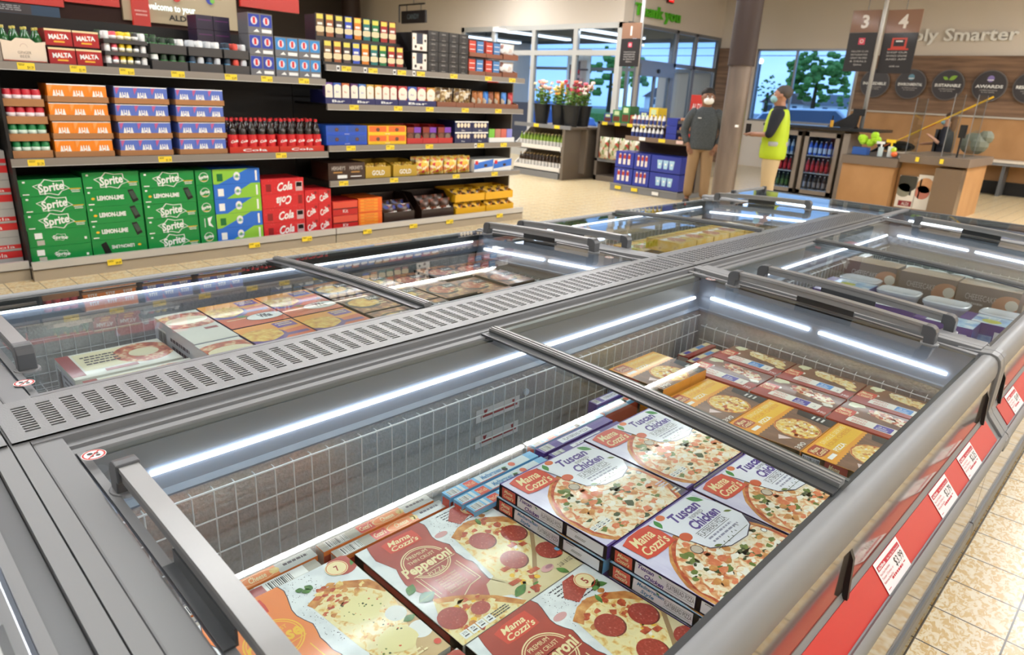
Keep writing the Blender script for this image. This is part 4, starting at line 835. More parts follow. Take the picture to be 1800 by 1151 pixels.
# ================================================================ drinks and sweets shelving along the aisle
GX = -6.45
SHB = mat('#14110f', .6, name='shelf_back_black'); SHG = mat('#8c857d', .4, .2, name='shelf_grey'); SHL = mat('#c9c7c4', .3, .4, name='shelf_edge_silver'); TAGY = mat('#f3d433', .5, name='yellow_tag'); BASEB = mat('#a79b88', .5, .1, name='base_beige')
def P_(c, n=None, r=.4): return mat(c, r, coat=.2, name=n or 'print_'+c[1:])
def shelving(y0, y1, label, shelves, tags, qr=(), ends=(1, 0)):
    t = thing('shelving_unit', label, 'shelving unit', (0, 0, 0))
    MB().box(-7.12, y0, 0, -7.08, y1, 2.0, SHB).build('back_panel', t)
    MB().box(-7.08, y0, .0, -6.36, y1, .085, SHB).box(-6.36, y0, 0, -6.31, y1, .095, BASEB).box(-6.43, y0, .085, -6.31, y1, .105, SHG).box(-6.33, y0, .105, -6.30, y1, .155, SHL).box(-6.325, y0, .095, -6.30, y1, .105, SHL).build('base_deck', t)
    if ends[0]: MB().box(-7.08, y0, .09, -6.40, y0+.02, shelves[0]-.06, SHB).build('end_panel', t)
    if ends[1]: MB().box(-7.08, y1-.001, .09, -6.60, y1+.012, shelves[0]-.06, mat('#8d8578', .6, name='end_beige')).build('end_panel', t)
    for z in shelves: MB().box(-7.08, y0+.02, z-.02, -6.40, y1-.02, z, SHB).box(-6.42, y0, z-.055, -6.395, y1, z+.002, SHG).box(-6.42, y0, z-.058, -6.392, y1, z-.053, SHL).build('shelf', t)
    R = random.Random(int(y0*10))
    for y, z in tags:
        mb = MB(); x = -6.393 if z > .2 else -6.298; lo = z-.024; a = Art(mb, (x, y-.055, z+.024), (0, .11, 0), (0, 0, -.048), .0008)
        mb.box(x-.002, y-.055, lo, x, y+.055, z+.024, TAGY); a.lines(.06, .15, .4, .35, 2, BLACK, 1, R).text('$%d.%d9' % (R.randint(1, 5), R.randint(1, 9)), .75, .85, .4, BLACK, 1, .36)
        mb.build('price_tag', t, 'yellow price tag')
    for y, z in qr: m = MB().box(-6.394, y-.035, z-.026, -6.392, y+.0, z+.026, WHITE).box(-6.3915, y-.028, z-.012, -6.391, y-.007, z+.012, BLACK); m.build('shelf_label', t, 'small white shelf label')
    return t
shelving(1.15, 3.86, 'dark shelving unit with soft drinks beyond the freezers', (1.632, .935), [(y, 1.605) for y in (1.35, 1.69, 2.04, 2.44, 2.9, 3.24, 3.62)]+[(1.31, .905), (2.26, .905), (3.34, .91)]+[(1.73, .085), (2.96, .085), (3.52, .085)])
shelving(3.87, 6.72, 'dark shelving unit with chocolate and sweets, far end of the aisle', (1.772, 1.40, .99, .632), [(y, 1.742) for y in (4.10, 4.42, 4.79, 5.05, 5.53, 6.08, 6.49)]+[(y, 1.372) for y in (4.18, 4.74, 5.18, 5.72, 6.27)]+[(y, .963) for y in (4.13, 4.63, 5.18, 5.99, 6.39)]+[(y, .605) for y in (4.03, 4.68, 5.6, 6.25)]+[(y, .085) for y in (4.25, 4.88, 5.43, 6.28)], [(4.02, 1.742), (4.34, 1.742), (4.71, 1.742), (4.97, 1.742), (5.92, .963)], (0, 1))
t = shelving(-1.0, 1.145, 'dark shelving unit cut off at the left edge of the photo', (1.632, 1.29), [], (), (0, 0))
t.location = (-.08, 0, 0)
def pb(D, H, base, fn=None, W=.34, side=None, name='carton', cat='carton', group=None):
    b = Box(W, D, H, base, side or base); r = b.right()
    r.step = .0006
    if fn: fn(r)
    f = b.front(); f.step = .0006
    o = b.mb.build(name, None, None, False, .0, cat, group); return o
_used = set()
def put(o, y, z, label, x=GX, W=None, rz=0):
    W = W or max(v.co.x for v in o.data.vertices)
    if o.name in _used:
        c = o.copy(); COL.objects.link(c)
        for k in list(o.children): q = k.copy(); COL.objects.link(q); q.parent = c
    else: c = o; _used.add(o.name)
    c.location = (x-W, y, z); c.rotation_euler = (0, 0, rz); c['label'] = label; return c
WHT = P_('#f2f2ee'); GRN = P_('#0d8a3e', 'soda_green'); GRD = P_('#0a6b31'); RED = P_('#d3262c', 'soda_red'); BLK = BLACK
def star(r, u, v, s):
    pts = []
    for i in range(12):
        t = 2*PI*i/12+.2; q = s*(1 if i % 2 == 0 else .72); pts.append((u+q*1.5*math.cos(t)/r.asp, v+q*.8*math.sin(t)))
    r.poly(pts, WHT, 1).poly([(u+(a-u)*.93, v+(b-v)*.9) for a, b in pts], GRN, 2)
def sprite(r): star(r, .50, .5, .66); r.text('Sprite', .50, .70, .46, WHT, 3, .42, -.12, .03, .1).rect(.78, .62, .97, .66, YEL, 3).lines(.80, .7, .16, .2, 2, WHT, 3).rect(.06, .1, .1, .2, WHT, 3).rect(.04, .84, .14, .9, WHT, 3)
def sprite_small(r): star(r, .5, .5, .3); r.text('Sprite', .5, .6, .2, WHT, 3, .24, .1, .03).rect(.1, .15, .22, .5, WHT, 1).rect(.12, .6, .24, .9, CARD, 1).rect(.9, .6, .94, .75, WHT, 1)
def lemon(r): r.text('LEMON-LIME', .44, .62, .24, WHT, 2, .48, 0, .05).ell(.13, .52, .1, YEL, 2, 12, .07).poly([(.76, .1), (.86, .05), (.95, .75), (.84, .9)], BLK, 2).poly([(.78, .2), (.86, .15), (.93, .6), (.85, .7)], P_('#3c4a42'), 3).rect(.04, .82, .14, .88, WHT, 2).rect(.05, .1, .09, .2, WHT, 2)
def lemon_up(r): r.text('LEMON-LIME', .55, .38, .2, WHT, 2, .42, PI, .03).ell(.86, .48, .1, YEL, 2, 12, .07).poly([(.15, .25), (.25, .1), (.33, .8), (.22, .95)], BLK, 2)
def sprite_narrow(r): r.text('Sprite', .5, .55, .2, WHT, 3, .6, -.15, .04).rect(.3, .7, .7, .74, YEL, 2).ring(.5, .48, .32, .03, WHT, 2, 12)
def side_text(r): r.rect(.3, .2, .34, .8, WHT, 2).poly([(.5, .2), (.8, .1), (.65, .5), (.85, .85), (.55, .7)], WHT, 2)
z0 = .107
s_a = pb(.432, .132, GRN, sprite, group='green soda packs'); s_b = pb(.432, .132, GRN, sprite_small, group='green soda packs'); s_c = pb(.425, .139, GRN, lemon, group='green soda packs'); s_d = pb(.425, .139, GRN, lemon_up, group='green soda packs'); s_e = pb(.425, .139, GRN, sprite, group='green soda packs'); s_f = pb(.448, .136, GRN, sprite, group='green soda packs'); s_g = pb(.448, .136, GRN, lemon, group='green soda packs')
names = ['bottom', 'second from the bottom', 'middle', 'second from the top', 'top']
for i in range(5): put((s_b, s_b, s_a, s_a, s_a)[i], 1.18+.004*(i % 2), z0+.1335*i, 'green lemon-lime soda pack, %s one of the leftmost stack' % names[i], GX+.01*(i == 0))
for i in range(5): put((s_d, s_c, s_c, s_c, s_e)[i], 1.622, z0+.1405*i, 'green lemon-lime soda pack, %s one of the second stack' % names[i])
for i in range(5): put((s_f, s_f, s_f, s_g, s_f)[i], 2.062, z0+.1375*i, 'green lemon-lime soda pack, %s one of the third stack' % names[i])
n_a = pb(.148, .136, GRN, sprite_narrow, group='narrow green soda packs'); n_b = pb(.148, .136, GRN, side_text, group='narrow green soda packs')
for i in range(5): put((n_a, n_b, n_a, n_a, n_a)[i], 2.523, z0+.1375*i, 'narrow green end of a soda pack, %s one of its stack' % names[i])
BLU = P_('#2a6fd0', 'soda_blue'); LIM = P_('#8dc63f', 'lime_print')
def bg(k):
    def f(r):
        if k: r.poly([(0, 0), (.75, 0), (.1, 1), (0, 1)], LIM, 1)
        else: r.poly([(.8, 0), (1, 0), (1, 1), (.25, 1)], LIM, 1)
        r.ell(.5, .5, .24, WHT, 2, 12, .3).ell(.5, .5, .12, LIM, 3, 10).text('lime', .5, .62, .22, BLU, 4, .16).rect(.08, .3, .2, .8, GRD if k else WHT, 2).rect(.9, .15, .94, .85, WHT, 2)
    return f
b_a = pb(.452, .136, BLU, bg(1), group='blue and lime soda packs'); b_b = pb(.452, .136, BLU, bg(0), group='blue and lime soda packs')
for i in range(5): put((b_b, b_a, b_b, b_b, b_a)[i], 2.68, z0+.1375*i, 'blue and lime green soda pack, %s one of its stack' % names[i])
def cola(k):
    def f(r):
        if k == 0: r.text('Cola', .55, .80, .55, WHT, 2, .36, -.1, .03, .4).rect(.1, .35, .22, .85, P_('#8d1a1e'), 2).rect(.8, .25, .97, .9, P_('#c9a9a9'), 2).bars(.82, .3, .95, .6)
        else: r.text('Cola', .5, .25, .55, WHT, 2, .36, PI-.1, .03, .4).rect(.85, .2, .95, .8, P_('#8d1a1e'), 2)
        R = random.Random(4+k)
        for i in range(14): r.ell(R.random(), R.random(), .02, P_('#f08a8a'), 1, 6)
    return f
c_a = pb(.452, .142, RED, cola(0), group='red cola packs'); c_b = pb(.452, .142, RED, cola(1), group='red cola packs')
for i in range(4): put((c_a, c_a, c_b, c_a)[i], 3.142, z0+.1435*i, 'red cola pack, %s one of the tall red stack' % ['bottom', 'second', 'third', 'top'][i])
def cola_s(r): r.text('Cola', .5, .7, .4, WHT, 2, .7, -.5, .03, .4).rect(.7, .1, .9, .3, P_('#8d1a1e'), 2)
c_s = pb(.148, .146, RED, cola_s, group='small red cola packs')
for i in range(3):
    for k in range(2): put(c_s, 3.605+.152*k, z0+.1475*i, 'small red cola pack, %s row, %s column of the short red stack' % (['bottom', 'middle', 'top'][i], ['left', 'right'][k]))
def redtray(r): r.rect(.02, .05, .98, .5, P_('#e0523c'), 1).text('Kit', .5, .85, .25, WHT, 2, .2).rect(0, .52, 1, .58, BLK, 1)
rt = pb(.31, .15, P_('#c4201f'), redtray, group='red candy cartons')
for i in range(2): put(rt, 3.922, z0+.153*i, 'red candy carton, %s of two beside the orange cartons' % ['lower', 'upper'][i])
def ortray(r):
    for i in range(4): r.rect(.08, .08+.22*i, .82, .25+.22*i, P_('#f29a2e'), 1).text('Pieces', .45, .21+.22*i, .09, P_('#c8401a'), 2, .4)
ot = pb(.31, .155, P_('#ef6a1f'), ortray, group='orange candy cartons')
for i in range(2): put(ot, 4.242, z0+.158*i, 'orange candy carton, %s of two on the bottom deck' % ['lower', 'upper'][i])
# open display trays holding bags or packs ------------------------------------
def tray(D, H, m, W=.36, lip=.5, name='display_tray', cat='tray', group=None, word=None, wm=None):
    mb = MB(); e = .006
    mb.box(0, 0, 0, W, D, e, m).box(0, 0, e, e, D, H, m).box(W-e, 0, e, W, D, H*lip, m)
    for y in (0, D-e): mb.prism([(e, e), (e, H), (W*.5, H), (W-e, H*lip), (W-e, e)], y, y+e, m)
    if word: Art(mb, (W, 0, H*lip), (0, D, 0), (0, 0, -H*lip), .0008).text(word, .5, .75, .4, wm or WHT, 2, .5, 0, .02)
    return mb.build(name, None, None, False, 0, cat, group)
def bagmesh(D, H, T, m, art=None, name='snack_bag', cat='bag', group=None, n=6, seed=1):
    # pillow bag, front towards +x; local origin at the lower back left
    R = random.Random(seed); mb = MB(); vs = []
    for s in (1, -1):
        for j in range(n+1):
            for i in range(n+1):
                u = i/n; v = j/n; k = (math.sin(PI*u)**.6)*(math.sin(PI*v)**.55) if 0 < u < 1 and 0 < v < 1 else 0
                w = R.uniform(-.04, .04)*k*T; vs.append((T/2+s*(T/2*k+w)+(.001 if s > 0 else 0), u*D*(1-.03*math.sin(PI*v)), v*H))
    fs = []; N = (n+1)**2
    for j in range(n):
        for i in range(n):
            a = j*(n+1)+i; fs.append((a, a+1, a+n+2, a+n+1)); fs.append((N+a, N+a+n+1, N+a+n+2, N+a+1))
    mb.add(vs, fs, m)
    o = mb.build(name, None, None, True, 0, cat, group)
    return o
def foil(n, stops, sc=12, kind='vor'): return ramp_mat(n, stops, sc, kind=kind, rough=.28, coat=.4, const=(kind == 'vor'))
SNK = foil('snickers_foil', [(0, '#3a2014'), (.35, '#f0ece8'), (.5, '#2a3a8a'), (.65, '#b02a2a'), (.8, '#4a2a18')], 26)
BRN = foil('brown_foil', [(0, '#3a2014'), (.5, '#55321e'), (.7, '#f0ece8'), (.8, '#7a3a20')], 24); YLF = foil('yellow_foil', [(0, '#f2b824'), (.45, '#e8901c'), (.6, '#f7f0e0'), (.72, '#5a3a1a'), (.82, '#f5c22a')], 24)
dk = P_('#2c1a12', 'dark_brown_card'); yk = P_('#e8ae1c', 'yellow_card')
def word_bag(o, word, D, H, T, m, w=.8):
    mb = MB(); a = Art(mb, (T+.004, 0, H), (0, D, 0), (0, 0, -H), .0008); a.text(word, .5, .62, .22, m, 2, w, -.1, .03, .2)
    k = mb.build('bag_lettering', o); return o
def fill(trayo, bagf, y, z, D, label_t, label_b, nb, x=GX, lift=.012):
    tr = put(trayo, y, z, label_t, x); W = max(v.co.x for v in trayo.data.vertices)
    return tr
tr_s = tray(.43, .30, dk, .40, .42, group='brown sweets trays'); put(tr_s, 4.58, z0, 'dark brown tray of small striped bags on the bottom deck', GX)
bs = word_bag(bagmesh(.19, .20, .09, SNK, group='small striped sweets bags'), 'SNICKERS', .19, .2, .09, WHT)
for i in range(4): put(bs, 4.60+.2*(i % 2), z0+.01+.03*(i // 2), 'striped caramel bar bag, %s %s one in the dark brown tray' % (['front', 'rear'][i // 2], ['left', 'right'][i % 2]), GX-.02-.12*(i//2))
tr_b = tray(.50, .30, dk, .40, .40, group='brown sweets trays'); put(tr_b, 5.12, z0, 'dark brown tray of brown chocolate bags, second on the bottom deck', GX)
bb = word_bag(bagmesh(.15, .22, .08, BRN, group='brown chocolate bags'), 'm&m', .15, .22, .08, WHT)
for i in range(6): put(bb, 5.14+.155*(i % 3), z0+.01+.03*(i // 3), 'brown chocolate bag, %s row, %s in the dark tray' % (['front', 'rear'][i // 3], ['left', 'middle', 'right'][i % 3]), GX-.02-.12*(i//3))
tr_y = tray(.50, .15, yk, .40, .62, group='yellow sweets trays'); by = word_bag(bagmesh(.15, .13, .09, YLF, group='yellow peanut bags'), 'm&m', .15, .13, .09, P_('#4a2412'))
for c, y in enumerate((5.66, 6.18)):
    for l in range(2):
        put(tr_y, y, z0+.165*l, 'yellow tray, %s one of the %s stack of two' % (['lower', 'upper'][l], ['left', 'right'][c]), GX-.02*l)
        for i in range(6): put(by, y+.02+.155*(i % 3), z0+.165*l+.012, 'yellow chocolate bag, %s %s in the %s %s tray' % (['front', 'rear'][i // 3], ['left', 'middle', 'right'][i % 3], ['lower', 'upper'][l], ['left', 'right'][c]), GX-.03-.14*(i//3)-.02*l)
# sweets, shelf above ---------------------------------------------------------
z4 = .634
def hersh(r):
    for u in (.27, .75): r.text("HERSHEY'S", u, .42, .22, P_('#c9c0b8'), 1, .36).rect(u-.14, .52, u+.1, .6, P_('#b08040'), 1)
    r.rect(.24, .72, .5, .92, WHT, 1).rect(.6, .8, .9, .85, WHT, 1)
put(pb(.45, .175, P_('#3a241a'), hersh, group='brown chocolate cartons'), 3.885, z4, 'dark brown chocolate bar carton above the cola packs')
gk = P_('#b8952a', 'gold_card'); tr_g = tray(.33, .17, gk, .36, .72, group='gold sweets trays', word='GOLD'); GF = foil('gold_foil', [(0, '#c9962a'), (.4, '#f5e7b0'), (.6, '#7a4a1a'), (.8, '#f0d060')], 40)
bgld = bagmesh(.15, .14, .10, GF, group='gold sweets bags')
for c, y in enumerate((4.345, 4.715)):
    put(tr_g, y, z4, 'gold cardboard tray of wrapped chocolates, %s of two' % ['left', 'right'][c])
    for i in range(2): put(bgld, y+.012+.16*i, z4+.012, 'gold wrapped chocolate bag, %s one in the %s gold tray' % (['left', 'right'][i], ['left', 'right'][c]), GX-.03)
HB = foil('gummy_bag', [(0, '#e9b93a'), (.3, '#d9484a'), (.45, '#f2dc8a'), (.65, '#e88a5a'), (.8, '#f7eac0')], 30); hb = bagmesh(.205, .20, .08, HB, group='gummy sweets bags')
for i in range(4):
    for k in range(2): put(hb, 5.065+.213*i, z4+.0, 'colourful gummy bag, %s row, %s' % (['front', 'rear'][k], nth(i, 4)), GX-.01-.10*k)
def bx(r): r.poly([(0, .3), (1, 0), (1, .6), (0, .8)], BLU, 1).ell(.6, .5, .2, P_('#3a2014'), 2, 12, .12).rect(.05, .1, .2, .4, RED, 2)
bxo = pb(.325, .15, WHT, bx, group='white and blue sweets cartons')
for i in range(2): put(bxo, 5.945+.335*i, z4, 'white and blue cookie carton, %s of two at the shelf end' % ['left', 'right'][i])
# third shelf ------------------------------------------------------------------
z3 = .992
def cook(m1, m2, w):
    def f(r):
        for u in (.25, .75): r.rect(u-.22, .06, u+.22, .66, m2, 1).ell(u, .42, .24, P_('#4a2c1c'), 2, 16, .2).ell(u, .40, .16, P_('#6b4630'), 3, 12, .13)
        r.rect(0, .68, 1, 1, m1, 2).text(w, .5, .92, .14, WHT, 3, .12)
    return f
ok = pb(.49, .097, P_('#1f55c0'), cook(P_('#1b4fc0'), P_('#244fa8'), 'oreo'), group='blue cookie trays'); yk2 = pb(.505, .097, P_('#f2b01c'), cook(P_('#f2c21c'), P_('#e86a28'), 'nut'), group='yellow cookie trays')
for i in range(2): put(ok, 3.878, z3+.0985*i, 'blue tray of chocolate cookies, %s of two' % ['lower', 'upper'][i]); put(yk2, 4.385, z3+.0985*i, 'yellow tray of chocolate cookies, %s of two' % ['lower', 'upper'][i])
tr_r = tray(.222, .2, P_('#c22a2a'), .34, .3, group='red choc trays'); pk = pb(.095, .17, P_('#5a2a1c'), lambda r: r.rect(0, 0, 1, .35, P_('#8a2a20'), 1).ell(.5, .62, .22, P_('#7a4a34'), 2, 12), W=.07, name='biscuit_pack', cat='biscuit pack', group='upright biscuit packs'); pk2 = pb(.095, .17, P_('#3a2030'), lambda r: r.rect(0, 0, 1, .35, P_('#7a3ab0'), 1).ell(.5, .62, .22, P_('#7a6a5a'), 2, 12), W=.07, name='biscuit_pack', cat='biscuit pack', group='upright biscuit packs')
for i in range(3):
    put(tr_r, 4.905+.226*i, z3, 'red tray with two upright biscuit packs, %s of three' % ['left', 'middle', 'right'][i])
    put(pk, 4.92+.226*i, z3+.01, 'brown upright biscuit pack in the %s red tray' % ['left', 'middle', 'right'][i], GX-.02); put(pk2, 5.02+.226*i, z3+.01, 'purple topped biscuit pack in the %s red tray' % ['left', 'middle', 'right'][i], GX-.02)
def navy(r):
    r.rect(0, 0, 1, .12, WHT, 1)
    for u in (.2, .4, .6, .8): r.ell(u, .38, .18, P_('#f0ddc0'), 1, 10, .22)
    r.text('Bites', .5, .92, .14, WHT, 1, .2)
nv = pb(.27, .125, P_('#1a2350'), navy, group='navy sweets boxes')
for i in range(2):
    for k in range(2): put(nv, 5.615+.277*k, z3+.127*i, 'navy box with cream pieces, %s %s' % (['lower', 'upper'][i], ['left', 'right'][k]))
tr_w = tray(.45, .08, WHT, .34, .7, group='white trays'); put(tr_w, 6.185, z3, 'white tray of four small packets at the shelf end')
for i, c in enumerate(('#7ac043', '#b87a6a', '#d06a5a', '#8a8ad0')): put(pb(.095, .15, P_(c), None, W=.05, name='sweets_packet', cat='packet', group=None), 6.2+.105*i, z3+.01, '%s sweets packet in the white tray' % ['green', 'brown pink', 'coral', 'violet'][i], GX-.02)
# second shelf: bars and bags ---------------------------------------------------
z2 = 1.402
nb = P_('#1b1f5c', 'navy_card')
cols = ['#6a4a9a', '#3a62b8', '#c8683a', '#5a2a6a', '#4a7ac0', '#c8a040', '#d09028', '#c85a3a', '#c84a4a', '#b83a3a', '#3a5ab0', '#c04a5a', '#c88a2a']
for k, (y, n) in enumerate(((3.885, 3), (4.185, 3), (4.485, 3), (4.79, 4))):
    D = .296 if n == 3 else .53; put(tray(D, .13, nb, .30, .45, group='navy chocolate trays', word='Bar'), y, z2, 'navy tray of cream chocolate bars, %s of four' % ['leftmost', 'second', 'third', 'rightmost'][k])
    for i in range(n):
        j = k*3+i; c = P_(cols[j]); w = D/n
        o = pb(w-.016, .19, c, lambda r: r.ell(.5, .45, .34, P_('#f5ead8'), 1, 14, .38).text('Bar', .5, .5, .1, c, 2, .4).rect(.25, .8, .75, .9, P_('#7a4a34'), 1), W=.05, name='chocolate_bar', cat='chocolate bar')
        put(o, y+.0085+(w-.0005)*i, z2+.012, 'cream fronted chocolate bar with %s edges, bar %s of the %s navy tray' % ({0: 'violet', 1: 'blue', 2: 'orange', 3: 'purple', 4: 'light blue', 5: 'mustard', 6: 'amber', 7: 'rust', 8: 'red', 9: 'dark red', 10: 'deep blue', 11: 'rose', 12: 'ochre'}[j], ORD[i], ['leftmost', 'second', 'third', 'rightmost'][k]), GX-.015)
kr = P_('#8a5238', 'brown_tray'); SVF = foil('silver_gold_foil', [(0, '#8a6a3a'), (.3, '#d8d0c0'), (.55, '#5a4028'), (.75, '#c8b080')], 34); ORF = foil('amber_foil', [(0, '#b8702a'), (.5, '#8a4a20'), (.75, '#d89a50')], 20)
t1 = tray(.285, .10, kr, .3, .55, group='brown bag trays'); bs1 = bagmesh(.27, .20, .08, SVF, group='silver sweets bags')
for i in range(2): put(t1, 5.335+.29*i, z2, 'brown tray with a silver bag, %s of two' % ['left', 'right'][i]); put(bs1, 5.343+.29*i, z2+.01, 'silver and gold sweets bag, %s of two on the second shelf' % ['left', 'right'][i], GX-.02)
t2 = tray(.378, .09, kr, .3, .6, group='brown bag trays')
for i in range(2): put(t2, 5.92+.38*i, z2, 'brown tray of mixed upright packets, %s of two' % ['left', 'right'][i])
for i, (c, n) in enumerate((('#a8642c', 'amber'), ('#b8743c', 'light brown'), ('#2a7ad0', 'bright blue'), ('#8a4a2c', 'brown'), ('#b87030', 'caramel'), ('#4a8ad8', 'sky blue'), ('#c03a40', 'red'))):
    put(bagmesh(.086, .18, .07, foil('foil_'+c[1:], [(0, c), (.6, '#d8c8b0'), (.7, c)], 18)), (5.929+.0915*i if i < 4 else 6.31+.118*(i-4)), z2+.012, '%s sweets packet in the brown trays at the end of the second shelf' % n, GX-.03)
# top shelf, right half ---------------------------------------------------------
z1 = 1.775
BK = P_('#141214', 'black_card'); t = tray(1.03, .10, BK, .13, .25, group='black chocolate stands'); put(t, 3.87, z1, 'long black tray of tall chocolate bars, lower tier')
stp = MB().box(0, 0, 0, .2, 1.03, .235, BK).box(.0, 0, .235, .05, 1.03, .45, BK).box(.2-.006, 0, .235, .2, 1.03, .262, BK).box(0, -.006, 0, .2, 0, .46, P_('#1c1826')).build('display_stand', None, 'black stepped cardboard stand holding the upper row of tall bars', cat='stand'); stp.location = (GX-.335, 3.885, z1)
bc_ = ['#8a6a4a', '#a8603a', '#5a4a4a', '#3a55c0', '#e08428', '#2a7a78', '#1f7a45', '#b02a28', '#a84a3a']
nm = ['tan', 'rust', 'grey', 'blue', 'orange', 'teal', 'green', 'red', 'copper']
for row in range(2):
    for i, c in enumerate(bc_):
        m_ = P_(c)
        o = pb(.082, .215, BK, lambda r: r.rect(.08, .02, .95, .98, m_, 1).rect(.12, .05, .9, .25, P_('#e8d860'), 2).ell(.5, .68, .28, P_('#f0dcb0'), 3, 10, .14).rect(.2, .4, .8, .5, P_('#f8f4e8'), 3), W=.02, name='chocolate_bar', cat='chocolate bar')
        q = put(o, 3.905+.11*i, z1+(.012 if row == 0 else .262), '%s tall chocolate bar with yellow top, %s tier of the black stand' % (nm[i], ['lower', 'upper'][row]), GX-(.03 if row == 0 else .16)); q.rotation_euler = (0, 0, -.25)
def marble(r): r.rect(.05, .05, .95, .95, P_('#efe6da'), 1).rect(.3, .05, .7, .6, P_('#232c44'), 2).ell(.25, .75, .09, BLK, 2, 8).ell(.6, .82, .1, P_('#6a3a30'), 2, 8).ell(.85, .4, .08, BLK, 2, 8).ell(.14, .3, .06, P_('#e0a060'), 2, 8)
ml = pb(.22, .19, BK, marble, W=.3, group='cream patterned boxes')
for i in range(2): put(ml, 4.965, z1+.2*i, 'cream patterned chocolate box, %s of two' % ['lower', 'upper'][i])
def dkb(r): r.rect(.08, .1, .92, .4, P_('#2c2a2a'), 1).text('SEA', .5, .34, .12, P_('#b8b4b0'), 2, .4).ell(.5, .66, .16, P_('#3a3230'), 2, 10).rect(.3, .86, .7, .92, P_('#8a8680'), 2)
db = pb(.145, .105, BK, dkb, W=.3, group='black chocolate boxes')
for i in range(4):
    for k in range(4): put(db, 5.195+.151*i, z1+.108*k, 'black chocolate box, %s column, %s' % (nth(i, 4), ['bottom row', 'second row', 'third row', 'top row'][k]))
t3 = tray(.268, .10, kr, .3, .45, group='brown bar trays')
for l in range(2):
    for c in range(2):
        put(t3, 5.815+.275*c, z1+.205*l, 'brown tray of red and blue tubs, %s %s' % (['lower', 'upper'][l], ['left', 'right'][c]))
        for i in range(2): put(pb(.105, .175, P_(['#c8402c', '#4a80b8'][i]), lambda r: r.rect(.1, .3, .9, .34, WHT, 1).rect(.1, .6, .9, .64, WHT, 1).rect(.0, .0, 1, .08, BK, 1), W=.08, name='candy_tub', cat='candy tub'), 5.825+.275*c+.125*i, z1+.205*l+.012, '%s candy tub in the %s %s brown tray' % (['red', 'blue'][i], ['lower', 'upper'][l], ['left', 'right'][c]), GX-.02)
t4 = tray(.26, .10, kr, .3, .6, group='brown bar trays'); WF = foil('white_foil', [(0, '#e8e4e0'), (.5, '#c8b8b0'), (.7, '#f4f0ec'), (.85, '#a07068')], 20); wb = bagmesh(.24, .17, .1, WF, group='white sweets bags')
for l in range(2): put(t4, 6.375, z1+.205*l, 'brown tray with a white bag at the shelf end, %s' % ['lower', 'upper'][l]); put(wb, 6.385, z1+.205*l+.012, 'white and pink sweets bag at the shelf end, %s' % ['lower', 'upper'][l], GX-.02)
# drinks, middle shelf ----------------------------------------------------------
zs = .937
KR = mat('#a9764a', .7, name='kraft_tray')
def aha(r): r.rect(0, .0, 1, .06, P_('#ffffff'), 1).text('AHA', .52, .80, .42, WHT, 1, .62, 0, .05).poly([(.05, .1), (.3, .05), (.1, .5)], P_('#f5a25a' if r.k else '#c05a8a'), 1)
def aha_f(k):
    def f(r): r.k = k; aha(r)
    return f
ao = pb(.1365, .125, P_('#f58a1e', 'aha_orange'), aha_f(1), W=.25, group='orange sparkling water cartons'); ab = pb(.1365, .125, P_('#5a72c4', 'aha_blue'), aha_f(0), W=.25, group='blue sparkling water cartons')
kt = tray(.425, .044, KR, .27, 1.0, 'cardboard_tray', 'tray', 'kraft trays of sparkling water')
for st, (y, o, col) in enumerate(((1.46, ao, 'orange'), (1.93, ab, 'blue'), (2.41, ab, 'blue'))):
    for l in range(4):
        z = zs+.1395*l; put(kt, y+.006*(l % 2), z, 'kraft tray of %s cartons, %s layer, %s stack' % (col, ['bottom', 'second', 'third', 'top'][l], ['orange', 'left blue', 'right blue'][st]), GX+.006)
        for i in range(3): put(o, y+.0072+.006*(l % 2)+.1372*i, z+.008, '%s sparkling water carton, %s in the %s layer of the %s stack' % (col, ['left', 'middle', 'right'][i], ['bottom', 'second', 'third', 'top'][l], ['orange', 'left blue', 'right blue'][st]), GX-.002)
def canmesh(c, c2='#e8e8e8', h=.115, r=.031, top='#c8ccd0', band=None):
    mb = MB(); mb.lathe([(r*.8, 0), (r, .006), (r, h*.88), (r*.84, h-.004), (r*.84, h)], (0, 0, 0), P_(c), 14)
    mb.lathe([(r*.82, h), (r*.82, h+.0015)], (0, 0, 0), mat(top, .25, .8, name='can_top_'+top[1:]), 12)
    if band: mb.lathe([(r*1.006, h*.3), (r*1.006, h*.65)], (0, 0, 0), P_(band), 14)
    return mb.build('drink_can', None, None, True, 0, 'can')
kt2 = tray(.262, .055, KR, .27, 1.0, 'cardboard_tray', 'tray', 'kraft trays of cans')
can_r = canmesh('#c22030', band='#e8d8d8'); can_g = canmesh('#0d7a3e', band='#c8d8c8')
for l in range(4):
    z = zs+.127*l; red = l > 1; put(kt2, 1.182-.006*(l % 2), z, 'kraft tray of %s cans, %s layer' % ('red' if red else 'green', ['bottom', 'second', 'third', 'top'][l]), GX+.004)
    for i in range(4):
        for k in range(2): c = put(can_r if red else can_g, 0, 0, '%s soda can, %s row, %s in the %s tray' % ('red' if red else 'green', ['front', 'second'][k], nth(i, 4), ['bottom', 'second', 'third', 'top'][l])); c.location = (GX-.035-.064*k, 1.2197+.0624*i-.006*(l % 2), z+.008); c['group'] = 'soda cans in kraft trays'
